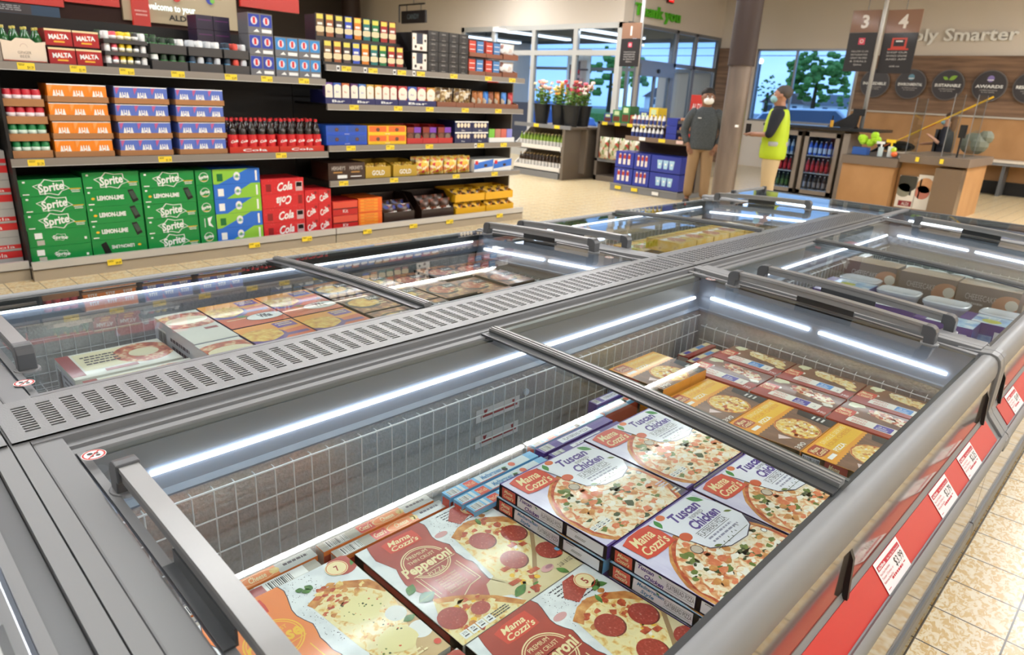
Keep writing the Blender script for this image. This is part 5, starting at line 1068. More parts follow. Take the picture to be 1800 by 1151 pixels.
def bottle(liq, cap, lab, h=.30, r=.047, txt='Cola', name='cola_bottle', cat='bottle', sides=14):
    mb = MB(); mb.lathe([(r*.8, 0), (r, .012), (r*.97, h*.3), (r, h*.55), (r*.95, h*.66), (r*.6, h*.80), (r*.32, h*.88), (r*.3, h*.93)], (0, 0, 0), liq, sides); o = mb.build(name, None, None, True, 0, cat)
    MB().lathe([(r*.36, h*.92), (r*.36, h*.98), (r*.3, h)], (0, 0, 0), cap, 10).build('cap', o)
    mb = MB(); mb.lathe([(r*1.012, h*.15), (r*1.012, h*.52)], (0, 0, 0), lab, sides)
    if txt: Art(mb, (r*1.02, -r*.8, h*.52), (0, r*1.6, 0), (0, 0, -h*.37), .0005).text(txt, .5, .62, .2, WHT, 3, .9, -.2, .03, .4)
    mb.build('bottle_label', o); return o
CLQ = mat('#1a0b08', .12, coat=.6, name='cola_liquid'); cb = bottle(CLQ, RED, RED)
cb['group'] = 'cola bottles'; rtb = tray(.485, .055, P_('#c8301c', 'red_tray'), .36, 1.0, 'red_tray', 'tray', 'red trays of cola bottles', 'Cola')
for k in range(2):
    put(rtb, 2.86+.495*k, zs, 'red tray of cola bottles, %s of two' % ['left', 'right'][k], GX+.01)
    for j in range(3):
        for i in range(5): c = put(cb, 0, 0, 'cola bottle with red cap, %s row, %s in the %s red tray' % (['front', 'middle', 'rear'][j], nth(i, 5), ['left', 'right'][k])); c.location = (GX-.05-.1*j, 2.914+.495*k+.0945*i, zs+.008)
# drinks, top shelf --------------------------------------------------------------
zt1 = 1.634
GBT = mat('#1f5a2a', .12, coat=.5, name='green_bottle_glass'); gb = bottle(GBT, P_('#c8b85a'), P_('#2a6a34'), .235, .031, None, 'beer_bottle')
cc = MB(); cc.box(0, 0, 0, .25, .285, .012, P_('#e8d5bf', 'cream_card'))
cc.prism([(0, 0), (.285, 0), (.285, .15), (.22, .14), (.19, .165), (.10, .165), (.07, .14), (0, .15)], .246, .25, P_('#e8d5bf', 'cream_card'), 'x').prism([(0, 0), (.285, 0), (.285, .15), (0, .15)], 0, .004, P_('#e8d5bf', 'cream_card'), 'x').box(0, 0, .012, .25, .004, .13, P_('#e8d5bf', 'cream_card')).box(0, .281, .012, .25, .285, .13, P_('#e8d5bf', 'cream_card'))
a = Art(cc, (.25, 0, .15), (0, .285, 0), (0, 0, -.15), .0008); a.text('GINGER', .5, .62, .13, P_('#8a7a6a'), 1, .3).text('BEER', .5, .8, .13, P_('#8a7a6a'), 1, .22).rect(.02, .93, .98, .97, P_('#c86a5a'), 1).ring(.5, .3, .16, .02, P_('#c8a898'), 1, 12, PI, 2*PI)
cco = cc.build('bottle_carrier', None, 'cream card carrier of green ginger beer bottles on the top shelf', cat='carrier'); cco.location = (GX-.25, 1.225, zt1)
for i in range(4):
    for k in range(2): c = put(gb, 0, 0, 'green ginger beer bottle, %s row, %s in the cream carrier' % (['front', 'rear'][k], nth(i, 4))); c.location = (GX-.045-.09*k, 1.26+.071*i, zt1+.014); c['group'] = 'ginger beer bottles'
def malta(r): r.rect(.02, .12, .98, .95, P_('#a8181c'), 1).rect(0, 0, 1, .12, P_('#e8d0a0'), 1).ell(.5, .5, .36, P_('#c83a24'), 2, 16, .3).text('MALTA', .5, .58, .26, WHT, 3, .72, -.06, .05).rect(.3, .72, .7, .8, YEL, 3)
ma = pb(.18, .118, P_('#8a1418'), malta, W=.24, group='red malt drink packs')
for l in range(2):
    for i in range(2): put(ma, 1.522+.186*i-.008*l, zt1+.132*l, 'red malt drink pack, %s %s of four' % (['lower', 'upper'][l], ['left', 'right'][i]))
    for i in range(6): c = put(canmesh('#3a1a12', h=.125, r=.022, top='#c8a84a') if i+l == 0 else bpy.data.objects['drink_can.mt'], 0, 0, 'gold capped malt bottle, %s in the %s pack row' % (nth(i, 6), ['lower', 'upper'][l])) if 0 else None
DK = P_('#3c3a3a', 'dark_card')
def cantray(y, D, cols, label, rows, h=.088, ch=.085, r=.024, lip=.5, n2=2, back=0):
    tr = tray(D, .03 if h < .1 else .072, DK, .25, 1.0, 'can_tray', 'tray', 'dark trays of energy drinks')
    for l in range(rows):
        put(tr, y, zt1+(h+.005)*l, 'dark tray of %s, layer %s' % (label, ORD[l]), GX)
        n = len(cols[l % len(cols)]); w = D/n
        for i, c in enumerate(cols[l % len(cols)]):
            key = 'can_'+str(c)+str(ch)
            if key not in CN:
                CN[key] = canmesh(c[0], h=ch, r=r, top=c[1] if len(c) > 1 else '#d8d8d8', band=c[2] if len(c) > 2 else None)
            for k in range(n2):
                q = put(CN[key], 0, 0, 'small can, %s, layer %s, %s row, place %s' % (label, ORD[l], ['front', 'rear'][k], ORD[i])); q.location = (GX-.035-.06*k, y+w*(i+.5), zt1+(h+.005)*l+.008); q['group'] = 'cans in the trays of '+label
CN = {}
W_ = ('#f0f0ee', '#d8d8d8'); PK = ('#e85a6a', '#d8d8d8', '#f0f0ee'); YL = ('#f0d020', '#f0d020', '#f4f0d8'); DG = ('#282828', '#d8d8d8', '#f0f0ee'); GC = ('#16301c', '#6ad04a', '#2f6a34'); GW = ('#e8ece8', '#6ad04a', '#3a3a3a'); BC = ('#18283a', '#8ad0f0', '#3a6a8a'); RC = ('#d84a3a', '#d84a3a'); SC = ('#c8ccd0', '#f0f0f0')
cantray(1.915, .325, [[W_, PK, YL, YL, DG, W_]], 'mixed small cans', 3, .086, .08, .022)
cantray(2.262, .29, [[GW, GC, GC, GC], [GC, GC, GC, W_]], 'green topped cans', 2, .125, .115, .028); cantray(2.57, .29, [[BC, SC, BC, SC], [SC, W_, SC, W_]], 'silver and blue cans', 2, .125, .115, .028); cantray(2.88, .225, [[BC, RC, SC], [BC, RC, SC]], 'blue, red and white cans', 2, .125, .115, .028)
gcan = CN['can_'+str(GC)+'0.115']
for i in range(8): q = put(gcan, 0, 0, 'green topped can standing high behind the front trays, %s' % nth(i, 8)); q.location = (GX-.36, 1.98+.062*i, zt1+.17); q['group'] = 'cans behind the front trays'
bx_ = MB().box(0, 0, 0, .13, .52, .168, DK).build('can_tray', None, 'dark carton under the back row of green topped cans', cat='tray'); bx_.location = (GX-.43, 1.95, zt1)
def rb(r):
    for u in (.25, .75): r.rect(u-.22, .06, u+.22, .66, r.c, 1).ell(u, .36, .18, P_('#d8d8e0'), 2, 10, .2).rect(u-.05, .2, u+.05, .5, RED, 3)
    r.rect(.55, .76, .95, .92, WHT, 1).poly([(.2, .9), (.35, .75), (.45, .9)], WHT, 1)
def rbf(c):
    def f(r): r.c = c; rb(r)
    return f
r1 = pb(.235, .175, P_('#6a6a6e', 'grey_card2'), rbf(P_('#2038a0')), W=.2, group='grey energy drink boxes'); r2 = pb(.235, .175, P_('#6a6a6e', 'grey_card2'), rbf(P_('#2f86c8')), W=.2, group='grey energy drink boxes')
for l in range(3): put(r1, 3.12, zt1+.178*l, 'grey and dark blue energy drink box, %s of three' % ['bottom', 'middle', 'top'][l])
for c in range(2):
    for l in range(2): put(r2, 3.37+.24*c, zt1+.178*l, 'grey and light blue energy drink box, %s %s' % (['lower', 'upper'][l], ['left', 'right'][c]))
dkb2 = pb(.15, .12, P_('#2a2038'), lambda r: r.rect(.1, .3, .9, .36, P_('#6a2a6a'), 1), W=.2, group='dark boxes at the back')
for i in range(2):
    for l in range(4): put(dkb2, 2.79+.155*i, zt1+.123*l, 'dark purple box behind the cans, %s column, %s row' % (['left', 'right'][i], ORD[l]), GX-.32)
# red and grey cartons at the left edge
def lc(k):
    def f(r): (r.rect(0, 0, 1, .5, RED, 1), r.text('Cola', .6, .42, .3, WHT, 2, .3)) if k else r.rect(0, .55, 1, .85, RED, 1).text('Cola', .7, .8, .2, WHT, 2, .4)
    return f
l1 = pb(.40, .108, P_('#b0b0ae'), lc(1), group='grey and red soda packs'); l2 = pb(.40, .108, P_('#b0b0ae'), lc(0), group='grey and red soda packs')
for i in range(8): put((l1, l2)[i % 2], .74, z0+.1105*i, 'grey and red soda pack at the left edge of the photo, %s' % nth(i, 8, 'bottom'), GX-.08+.002)
# ================================================================ column, poles and signs
STL = ramp_mat('scuffed_steel', [(.3, '#6e625a'), (.7, '#877a70')], 2.5, stretch=(3, 3, .5), rough=.35, metal=.4); DBR = mat('#33241f', .6, name='dark_brown_wrap')
t = thing('support_column', 'scuffed steel column with dark brown upper wrap, between the two men', 'column', (-4.86, 9.4, 0))
MB().cyl((0, 0, 0), (0, 0, 2.12), .155, STL, 24).cyl((0, 0, 0), (0, 0, .05), .2, STL, 20).build('post', t, smooth='auto'); MB().cyl((0, 0, 2.1), (0, 0, CEIL), .178, DBR, 24).build('wrap', t, smooth='auto')
MB().box(.13, -.17, 1.3, .17, -.14, 1.33, WHITE).build('label_patch', t)
t = thing('support_column', 'dark column far behind the sweets shelving, top left of centre', 'column', (-20.4, 13.3, 0)); MB().cyl((0, 0, 0), (0, 0, CEIL), .3, DBR, 16).build('post', t, smooth='auto')
PB = P_('#8a6650', 'sign_brown'); PD = P_('#201c1c', 'sign_black'); POLEM = mat('#c2c1bf', .35, .3, name='sign_pole')
def insta(a, u, v, s): a.rect(u-s/a.asp, v-s, u+s/a.asp, v+s, P_('#d8405a'), 2).ring(u, v, s*.6, s*.18, WHT, 3, 12).rect(u-s*.2/a.asp, v-s*.2, u+s*.1/a.asp, v+s*.1, P_('#f0903a'), 3)
def lane_sign(x0, x1, z0, z1, y, num, label, icon=1):
    t = thing('lane_sign', label, 'sign', ((x0+x1)/2, y, 0)); w = x1-x0; h = z1-z0; zb = z1-.36*h
    MB().box(-w/2, -.01, zb+.004, w/2, .01, z1, PB).build('number_panel', t); m = MB(); a = Art(m, (-w/2, -.0105, z1), (w, 0, 0), (0, 0, -.36*h), .001); a.text(num, .5, .78, .56, P_('#e8e2dc'), 1, None, 0, .03); m.build('number', t)
    m = MB().box(-w/2, -.01, z0, w/2, .01, zb, PD); a = Art(m, (-w/2, -.0105, zb), (w, 0, 0), (0, 0, -.64*h), .001)
    if icon: insta(a, .5, .22, .085)
    else: a.rect(.28, .12, .72, .38, P_('#c8402c'), 1).rect(.34, .16, .66, .33, PD, 2).rect(.4, .19, .6, .22, WHT, 3).rect(.2, .38, .8, .42, P_('#c8402c'), 1)
    for i in range(5): a.text(['FOLLOW US ON', 'INSTAGRAM FOR', 'GREAT RECIPES', '& DEALS', '@aldiusa'][i] if icon else ['SHOP OUR', 'SAVINGS ONLINE', 'AND APP', '', 'aldi.us'][i], .5, .5+.085*i, .045, P_('#c8c4c0'), 1, .6 if i < 4 else .3)
    m.build('message_panel', t)
    MB().cyl((0, .012, z1-.02), (0, .012, CEIL), .006, GREYD, 6).build('hanger', t); return t
lane_sign(-8.83, -8.38, 2.2, 3.0, 12.0, '1', 'brown and black hanging sign with the number 1, by the entrance corner')
lane_sign(-5.15, -4.67, 2.27, 3.29, 13.88, '3', 'brown and black hanging sign with the number 3, left of the white pole'); lane_sign(-4.565, -4.01, 2.25, 3.28, 13.9, '4', 'brown and black hanging sign with the number 4, right of the white pole', 0)
for x, y, l in ((-8.73, 12.5, 'tall pale pole beside the number 1 sign'), (-4.61, 13.84, 'tall pale pole between the number 3 and 4 signs')):
    m = MB().cyl((0, 0, 0 if x < -6 else 1.291), (0, 0, CEIL), .035, POLEM, 12).build('sign_pole', None, l, True, 0, 'pole'); m.location = (x, y, 0)
t = thing('aisle_sign', 'black hanging sign reading CANDY behind the sweets shelving', 'sign', (-15.5, 12, 0)); m = MB().box(-.5, -.03, 3.17, .5, .03, 3.47, PD); Art(m, (-.5, -.031, 3.47), (1, 0, 0), (0, 0, -.3), .001).text('CANDY', .5, .68, .42, P_('#5a6a72'), 1, .5); m.build('panel', t)
MB().cyl((-.62, 0, 3.2), (-.62, 0, 3.62), .02, BLACK, 6).cyl((-.62, 0, 3.62), (.45, 0, 3.62), .02, BLACK, 6).cyl((-.3, 0, 3.47), (-.3, 0, 3.62), .01, BLACK, 6).cyl((.3, 0, 3.47), (.3, 0, 3.62), .01, BLACK, 6).cyl((0, 0, 3.62), (0, 0, CEIL), .01, BLACK, 6).build('bracket', t)
# round signs on the panelled wall
CH = P_('#3a3638', 'charcoal_sign')
for i, (x, w, c) in enumerate(((-6.05, 'INCREDIBLE', None), (-5.27, 'ENVIRONMENTAL', '#6a9ab0'), (-4.5, 'SUSTAINABLE', '#8ab83a'), (-3.7, 'AWARDS', '#8a7ab8'), (-2.95, 'RESPONSIBLE', None))):
    t = thing('round_wall_sign', 'dark round wall sign, %s of five over the wood boards' % nth(i, 5), 'sign', (x, 18.46, 2.24), 0, 'round wall signs')
    MB().cyl((0, 0, 0), (0, .04, 0), .325, P_('#6a6664'), 32).cyl((0, -.01, 0), (0, .0, 0), .305, CH, 32).cyl((0, .04, 0), (0, .11, 0), .08, CH, 10).build('disc', t)
    m = MB(); a = Art(m, (-.3, -.0125, .3), (.6, 0, 0), (0, 0, -.6), .001); a.text(w, .5, .56, .10, WHT, 1, .86, 0, .03).text('certified products', .5, .66, .05, P_('#c8c4c0'), 1, .55).text('in our store', .5, .73, .05, P_('#c8c4c0'), 1, .4)
    if c and i == 2: leaf(a, .5, .32, .3, -.5, P_(c), 1, .5); leaf(a, .48, .32, .22, -2.6, P_(c), 1, .5)
    elif c: a.ell(.5, .25, .11, P_(c), 1, 16).rect(.4, .28, .6, .31, WHT, 2)
    m.build('lettering', t)
# ================================================================ promotional wall behind the drinks shelving
REDB = P_('#c8352c', 'banner_red')
def panel(x, y0, y1, z0, z1, m_, label, fn=None, name='wall_banner', cat='banner', d=.04):
    mb = MB().box(0, 0, z0, d, y1-y0, z1, m_); a = Art(mb, (d+.0005, 0, z1), (0, y1-y0, 0), (0, 0, z0-z1), .001)
    if fn: fn(a)
    o = mb.build(name, None, label, False, 0, cat); o.location = (x, y0, 0); return o
structure(MB().box(-9.3, -4, 0, -9.12, 4.6, CEIL, mat('#3c2622', .8, name='maroon_wall')), 'wall_partition')
def fruits(a):
    R = random.Random(5)
    for i in range(44): a.ell(R.random(), R.uniform(.0, .5), R.uniform(.04, .09), P_(R.choice(['#e8c83a', '#d84a8a', '#7ac04a', '#e88a3a', '#8a3a7a', '#3a4ab0', '#f4e8d8', '#c8342c'])), 1+(i % 4), 12)
    a.text('welcome to your', .40, .76, .12, mat('#e8f4f4', emit=.6, name='lit_letters'), 8, .42, 0, .03).text('ALDI MARKET', .62, .93, .10, P_('#1c1a18'), 8, .5, 0, .03)
panel(-9.11, 2.93, 4.25, 2.16, 2.75, P_('#b8a88a', 'poster_tan'), 'poster with colourful fruit and welcome words above the drinks shelving', fruits)
panel(-9.09, 3.02, 3.2, 2.1, 2.9, REDB, 'narrow red banner in front of the fruit poster', lambda a: a.lines(.1, .78, .8, .1, 2, P_('#e8a8a0'), 1), d=.06)
panel(-9.1, 1.2, 2.35, 2.22, 2.7, REDB, 'red banner at the top left corner of the photo'); panel(-9.1, 2.36, 2.9, 2.28, 2.8, REDB, 'red board carrying a white ringed round logo', lambda a: a.ell(.45, .3, .55, P_('#d8c8e0'), 1, 30).ell(.45, .3, .48, REDB, 2, 30).text('BEST', .45, .7, .14, WHT, 3, .4))
panel(-9.1, 4.3, 5.1, 2.45, 2.9, REDB, 'red slanted banner right of the fruit poster', d=.05)
panel(-9.1, 1.0, 2.3, 2.02, 2.21, P_('#24405a', 'blue_board'), 'blue board with small dark posters, left behind the shelving', lambda a: a.rect(.05, 0, .3, .5, P_('#5a5a5a'), 1).rect(.4, 0, .8, .5, P_('#3a3438'), 1).lines(.45, .1, .3, .3, 3, P_('#a8a8a8'), 2))
# ================================================================ flower stand with bottles
CARDW = P_('#e4e0da', 'white_card'); STB = mat('#6e6459', .5, name='stand_brown')
t = thing('display_stand', 'brown display stand with flowers on top and white bottle trays below', 'display stand', (-10.3, 10.6, 0))
MB().box(0, 0, 0, 1.25, 1.3, .12, GREY).box(0, .5, .12, 1.5, .56, 1.0, STB).box(0, .02, .98, 1.5, 1.3, 1.02, STB).box(1.3, .0, 0, 1.36, 1.3, 1.0, STB).build('frame', t)
m = MB().box(0, -.02, .97, 1.5, .02, 1.04, GREY); m.build('front_rail', t)
for u in (.55, 1.1): MB().box(u, -.03, .975, u+.13, -.022, 1.035, TAGY).build('price_tag', t)
for l, z in enumerate((.122, .53)):
    m = MB().box(0, .02, z, 1.25, .45, z+.02, CARDW).box(0, .02, z, 1.25, .03, z+.10, CARDW).prism([(.02, z), (.48, z), (.48, z+.40), (.44, z+.40), (.03, z+.10)], 1.24, 1.26, CARDW, 'x').prism([(.02, z), (.48, z), (.48, z+.40), (.44, z+.40), (.03, z+.10)], 0, .02, CARDW, 'x')
    o = m.build('bottle_tray', None, 'white cardboard bottle tray, %s one under the flowers' % ['lower', 'upper'][l], cat='tray'); o.location = (-10.3, 10.6, 0)
WGRN = mat('#86a83a', .15, coat=.5, name='wine_green_glass'); WBR = mat('#3a2a1c', .15, coat=.5, name='wine_brown')
wg = bottle(WGRN, P_('#c8c08a'), CARDW, .30, .035, None, 'wine_bottle'); wb_ = bottle(WBR, P_('#b8a070'), CARDW, .30, .035, None, 'wine_bottle')
for l in range(2):
    for k in range(2):
        for i in range(13):
            c = put((wb_, wg)[l], 0, 0, '%s bottle in the %s white tray, %s row, %s' % (['brown', 'green'][l], ['lower', 'upper'][l], ['front', 'rear'][k], nth(i, 13))); c.location = (-10.22+.092*i, 10.74+.14*k, (.144, .552)[l]); c['group'] = 'bottles under the flowers'
def bucket(x, y, z, cols, label, seed, n=26):
    R = random.Random(seed); t = thing('flower_bucket', label, 'flower bucket', (x, y, z), 0, 'black buckets of cut flowers')
    MB().lathe([(.12, 0), (.17, .38), (.185, .38), (.185, .395), (.165, .395)], (0, 0, 0), mat('#1a1c1e', .45, name='bucket_black'), 20).build('bucket', t, smooth='auto')
    ms = MB(); mf = MB()
    for i in range(n):
        a = R.uniform(0, 2*PI); r = R.uniform(.02, .19); h = R.uniform(.60, .84)
        ms.cyl((r*.4*math.cos(a), r*.4*math.sin(a), .3), (r*math.cos(a), r*math.sin(a), h), .006, SPIN2, 4)
        for k in range(3): ms.ball((r*.8*math.cos(a+k), r*.8*math.sin(a+k), h-.12-.07*k), .035, LEAF, 6, (1, 1, .5))
        mf.ball((r*math.cos(a), r*math.sin(a), h), R.uniform(.025, .05), P_(R.choice(cols)), 7, (1, 1, .8))
    ms.build('stems', t); mf.build('blossoms', t)
bucket(-9.80, 10.85, 1.022, ['#e8b0a0', '#f0d0c0', '#d89080', '#e8e0c0'], 'black bucket of pale pink flowers, leftmost', 1)
bucket(-9.38, 10.9, 1.022, ['#e8c050', '#f0a050', '#e88a9a', '#f4e0a0'], 'black bucket of yellow and peach flowers, second', 2)
bucket(-9.10, 11.3, 1.022, ['#e86a7a', '#f4c0b0', '#e8d8d0'], 'black bucket of rose flowers standing further back', 3)
bucket(-8.62+.0, 10.95, 1.022, ['#b03048', '#8a2038', '#d04058', '#c86a5a'], 'black bucket of deep red flowers, rightmost', 4) if 0 else bucket(-9.0, 10.82, 1.022, ['#b03048', '#8a2038', '#d04058', '#c86a5a'], 'black bucket of deep red flowers, rightmost', 4)
# second stand: seeds and snacks
t = thing('display_stand', 'brown display stand with green cartons on top, between flowers and blue drinks', 'display stand', (-8.78, 11.4, 0), 0)
MB().box(0, 0, 0, .06, 1.0, 1.15, STB).box(0, .5, .1, 1.35, .56, 1.1, mat('#4a352a', .7, name='stand_back')).box(0, 0, 1.1, 1.35, 1.0, 1.14, STB).box(0, 0, .38, 1.35, .5, .44, GREY).box(0, 0, 0, 1.35, .9, .1, STB).build('frame', t)
for i in range(4): MB().box(.12+.3*i, -.012, 1.085, .24+.3*i, -.001, 1.145, TAGY).build('price_tag', t)
def box_(x, y, z, w, d, h, c, name, label, cat, group=None, art=None):
    mb = MB().box(0, 0, 0, w, d, h, P_(c) if isinstance(c, str) else c)
    if art: art(Art(mb, (0, -.0005, h), (w, 0, 0), (0, 0, -h), .001))
    o = mb.build(name, None, label, False, 0, cat, group); o.location = (x, y, z); return o
for i, (c, n) in enumerate((('#3a4a8a', 'blue'), ('#4a8a5a', 'green'), ('#3a7a4a', 'dark green'), ('#a8483a', 'rust'), ('#2a4a9a', 'royal blue'), ('#e8c83a', 'yellow'))):
    box_(-8.68+.21*i, 11.45, 1.142, .19, .3, .16+.08*((i*7) % 3), c, 'snack_carton', '%s snack carton on top of the second stand, %s' % (n, nth(i, 6)), 'carton', art=lambda a: a.rect(.1, .5, .9, .9, P_('#6a3a2a'), 1).rect(.2, .1, .8, .4, P_('#c8d8a8'), 1))
SG = foil('grain_foil', [(0, '#c8c0a0'), (.4, '#6a8a4a'), (.6, '#b84a3a'), (.75, '#e8e0d0')], 14)
for i in range(5):
    b_ = bagmesh(.32, .42, .10, SG, name='snack_bag', seed=i); b_.rotation_euler = (0, 0, -PI/2); b_.location = (-8.66+.24*i, 11.42, .442); tag(b_, 'patterned snack bag on the shelf of the second stand, %s' % nth(i, 5), 'bag', 'snack bags on the second stand'); b_.scale = (1, .7, 1)
# blue beer and water display
BLC = P_('#2a3a9a', 'royal_blue_card')
t = thing('display_stand', 'long low display of blue drink cartons in front of the dark clad man', 'display stand', (-7.62, 10.42, 0))
MB().box(0, 0, 0, 1.4, .95, .11, GREY).box(-.01, -.01, .11, 1.41, .02, .13, GREYL).build('base', t)
MB().box(.22, .5, .13, 1.42, .55, .92, mat('#3a2a22', .7, name='slat_brown')).box(.20, .05, .90, 1.45, .95, .94, STB).box(.2, .04, .91, 1.46, .06, .98, mat('#7a6656', .5, name='shelf_lip')).box(.2, .5, .1, .24, .95, .9, STB).box(1.4, .5, .1, 1.44, .95, .9, STB).build('upper_shelf', t)
for x, z, c in ((.5, .92, WHT), (.9, .92, TAGY), (1.25, .92, P_('#e8c8c0')), (.12, .04, TAGY), (.48, .04, TAGY), (.92, .03, WHT)): MB().box(x, -.02 if z < .5 else .032, z, x+.13, -.012 if z < .5 else .04, z+.055, c).build('price_tag', t)
def cups(a):
    for u in (.3, .5, .7): a.poly([(u-.09, .25), (u+.09, .25), (u+.06, .78), (u-.06, .78)], P_('#a8d0e8'), 1).ell(u, .5, .07, P_('#f0f4f4'), 2, 10)
def reds(a):
    for u in (.25, .5, .75): a.rect(u-.07, .15, u+.07, .8, P_('#b03a2a'), 1).rect(u-.07, .45, u+.07, .8, P_('#e8e0d8'), 2).ell(u, .16, .06, P_('#d8d0c8'), 2, 8)
for l in range(2):
    for i, (x, w, f, n) in enumerate(((.02, .40, reds, 'red bottle'), (.43, .34, reds, 'white and red bottle'), (.78, .60, cups, 'light blue cup'))):
        box_(-7.6+x, 10.46, .135+.29*l, w-.01, .42, .275, BLC, 'drink_carton', 'royal blue carton showing %ss, %s layer' % (n, ['lower', 'upper'][l]), 'carton', 'royal blue drink cartons', f)
wbt = bottle(P_('#e8e8e6'), P_('#2a3a6a'), P_('#3a4a8a'), .24, .03, None, 'white_bottle')
for l in range(2):
    for i in range(8): c = put(wbt, 0, 0, 'white drink bottle on the raised blue trays, %s tier, %s' % (['lower', 'upper'][l], nth(i, 8))); c.location = (-7.33+.085*i, 10.56+.02*l, .945+.2*l+.012*l); c['group'] = 'white bottles on the blue display'; c.scale = (1, 1, .85)
for l in range(2): box_(-7.38, 10.5+.03*l, .942+.215*l, .74, .28, .07 if l else .06, BLC, 'bottle_tray', 'royal blue tray holding white bottles, %s one' % ['lower', 'upper'][l], 'tray') if 0 else None
for l in range(3):
    box_(-6.62, 10.5, .942+.13*l, .2, .3, .125, BLC, 'drink_carton', 'royal blue carton beside the egg boxes, %s' % ['bottom', 'middle', 'top'][l], 'carton', 'royal blue drink cartons')
EG = P_('#4a4648', 'egg_card')
for i in range(2):
    for l in range(3):
        o = box_(-6.41+.19*i, 10.5, .942+.15*l, .18, .25, .05, EG, 'egg_carton', 'grey carton of brown eggs, %s column, %s' % (['left', 'right'][i], ['bottom', 'middle', 'top'][l]), 'egg carton', 'egg cartons')
        for e in range(3):
            for q in range(2): MB().ball((.035+.055*e, .06+.08*q, .07), .026, P_('#d89a70'), 8, (1, 1, 1.25)).build('egg', o)
# red and white upright promo sign by the entrance
o = panel(-6.72, 12.8, 12.84, 1.0, 1.0, REDB, 'x') if 0 else None
for x, y, l in ((-8.25, 14.2, 'red and white upright board near the entrance doors'), (-7.35, 7.0, 'red upright board at the far end of the sweets shelving')):
    mb = MB().box(-.16, 0, .25, .16, .03, 1.75, REDB).box(-.2, -.1, 0, .2, .13, .03, BLACK).box(-.02, .0, .03, .02, .03, .25, BLACK); a = Art(mb, (-.16, -.001, 1.75), (.32, 0, 0), (0, 0, -1.5), .001)
    for i in range(3): a.text(['ALDI', 'SAVES', 'YOU'][i], .5, .2+.14*i, .08, WHT, 1, .7)
    o = mb.build('promo_board', None, l, cat='sign board'); o.location = (x, y, 0)
# things on top near the entrance corner: black bags and a chair shape
for i, (x, y, z) in enumerate(((-7.05, 10.95, .94), (-6.85, 11.0, .94))):
    pass
t = thing('poster', 'white and red poster inside the entrance glass', 'poster', (-12.15, 14.3, 1.2)); m = MB().box(0, 0, 0, .75, .02, 1.5, WHT); a = Art(m, (0, -.001, 1.5), (.75, 0, 0), (0, 0, -1.5), .001)
R = random.Random(8)
for i in range(26): a.rect(R.uniform(.05, .7), R.uniform(.05, .85), R.uniform(.3, .95), R.uniform(.3, .95), P_(R.choice(['#e8b8b0', '#d84a4a', '#f0ece8', '#7a6a6a', '#f0d8c8'])), 1+i*.2)
m.build('sheet', t)
MB().box(.3, .0, -1.2, .4, .05, 0, GREY).box(.1, -.15, -1.2, .6, .25, -1.17, GREY).build('stand', t)
panel(-11.0, 15.0, 15.02, 1, 1, REDB, 'x') if 0 else None
# ================================================================ drinks coolers
def cooler(x, label, cols, seed):
    t = thing('drinks_cooler', label, 'drinks cooler', (x, 13.42, 0)); w = .64; F = mat('#9a8f84', .35, .3, name='cooler_frame')
    MB().box(0, .04, 0, w, .62, .05, BLACK).box(0, .04, 1.16, w, .62, 1.19, F).box(0, .04, .05, .03, .62, 1.16, F).box(w-.03, .04, .05, w, .62, 1.16, F).box(0, .6, .05, w, .62, 1.16, P_('#20283a')).build('cabinet', t)
    d = MB().box(0, 0, .05, .075, .035, 1.18, F).box(w-.075, 0, .05, w, .035, 1.18, F).box(0, 0, 1.10, w, .035, 1.18, F).box(0, 0, .05, w, .035, .12, F).build('door', t)
    MB().box(.07, .012, .11, w-.07, .018, 1.11, glass_mat('cooler_glass', '#e8f0f8', .5)).build('pane', d); MB().box(w-.1, -.03, .5, w-.085, 0, .9, BLACK).build('handle', d)
    MB().cyl((.045, .06, .1), (.045, .06, 1.1), .008, mat('#b8d8ff', emit=6, name='cooler_led'), 6).build('light_strip', t)
    for z in (.13, .44, .76): MB().box(.03, .06, z-.012, w-.03, .58, z, WIRE).build('shelf', t)
    for r, z in enumerate((.132, .442, .762)):
        for i in range(6):
            c = put(cols[r], 0, 0, '%s bottle in the %s, %s shelf, %s' % (cols[r]['cn'], 'left drinks cooler' if seed == 1 else 'right drinks cooler', ['bottom', 'middle', 'top'][r], nth(i, 6))); c.location = (x+.09+.09*i, 13.56, z); c['group'] = 'cooler bottles'; 
    return t
def cbot(liq, cap, lab, cn, h=.26): o = bottle(mat(liq, .12, coat=.5), P_(cap), P_(lab), h, .033, None, 'drink_bottle'); o['cn'] = cn; return o
bB = cbot('#3a6ad0', '#e8e8f0', '#c8d8f0', 'blue'); bR = cbot('#a81c20', '#d8d8d8', '#e03038', 'red'); bG = cbot('#3a4a2c', '#c8d8c8', '#5a7a3a', 'green'); bC = cbot('#b8c8d8', '#e8f0f8', '#4a7ab8', 'clear'); bD = cbot('#3a2c28', '#e8d8d8', '#a89890', 'dark')
cooler(-6.14, 'drinks cooler with green and clear bottles, nearest the man in the vest', (bG, bR, bC), 1); cooler(-5.43, 'drinks cooler with blue, red and dark bottles, next to the checkout', (bD, bR, bB), 2)
for b_ in (bB, bR, bG, bC, bD):
    if 'cn' in b_: pass
o = MB().box(-6.25, 13.34, 1.24, -4.2, 14.3, 1.29, mat('#26282a', .3, name='dark_worktop')).box(-6.2, 13.45, 1.195, -4.74, 14.2, 1.24, STB).build('worktop', None, 'dark worktop lying over the two drinks coolers', cat='worktop')
o = MB().box(-4.735, 13.42, 0, -4.62, 14.1, 1.194, F_ if 0 else mat('#9a8f84', .35, .3, name='cooler_frame')).build('side_panel', None, 'brown grey side panel closing the cooler row on its right', cat='panel')
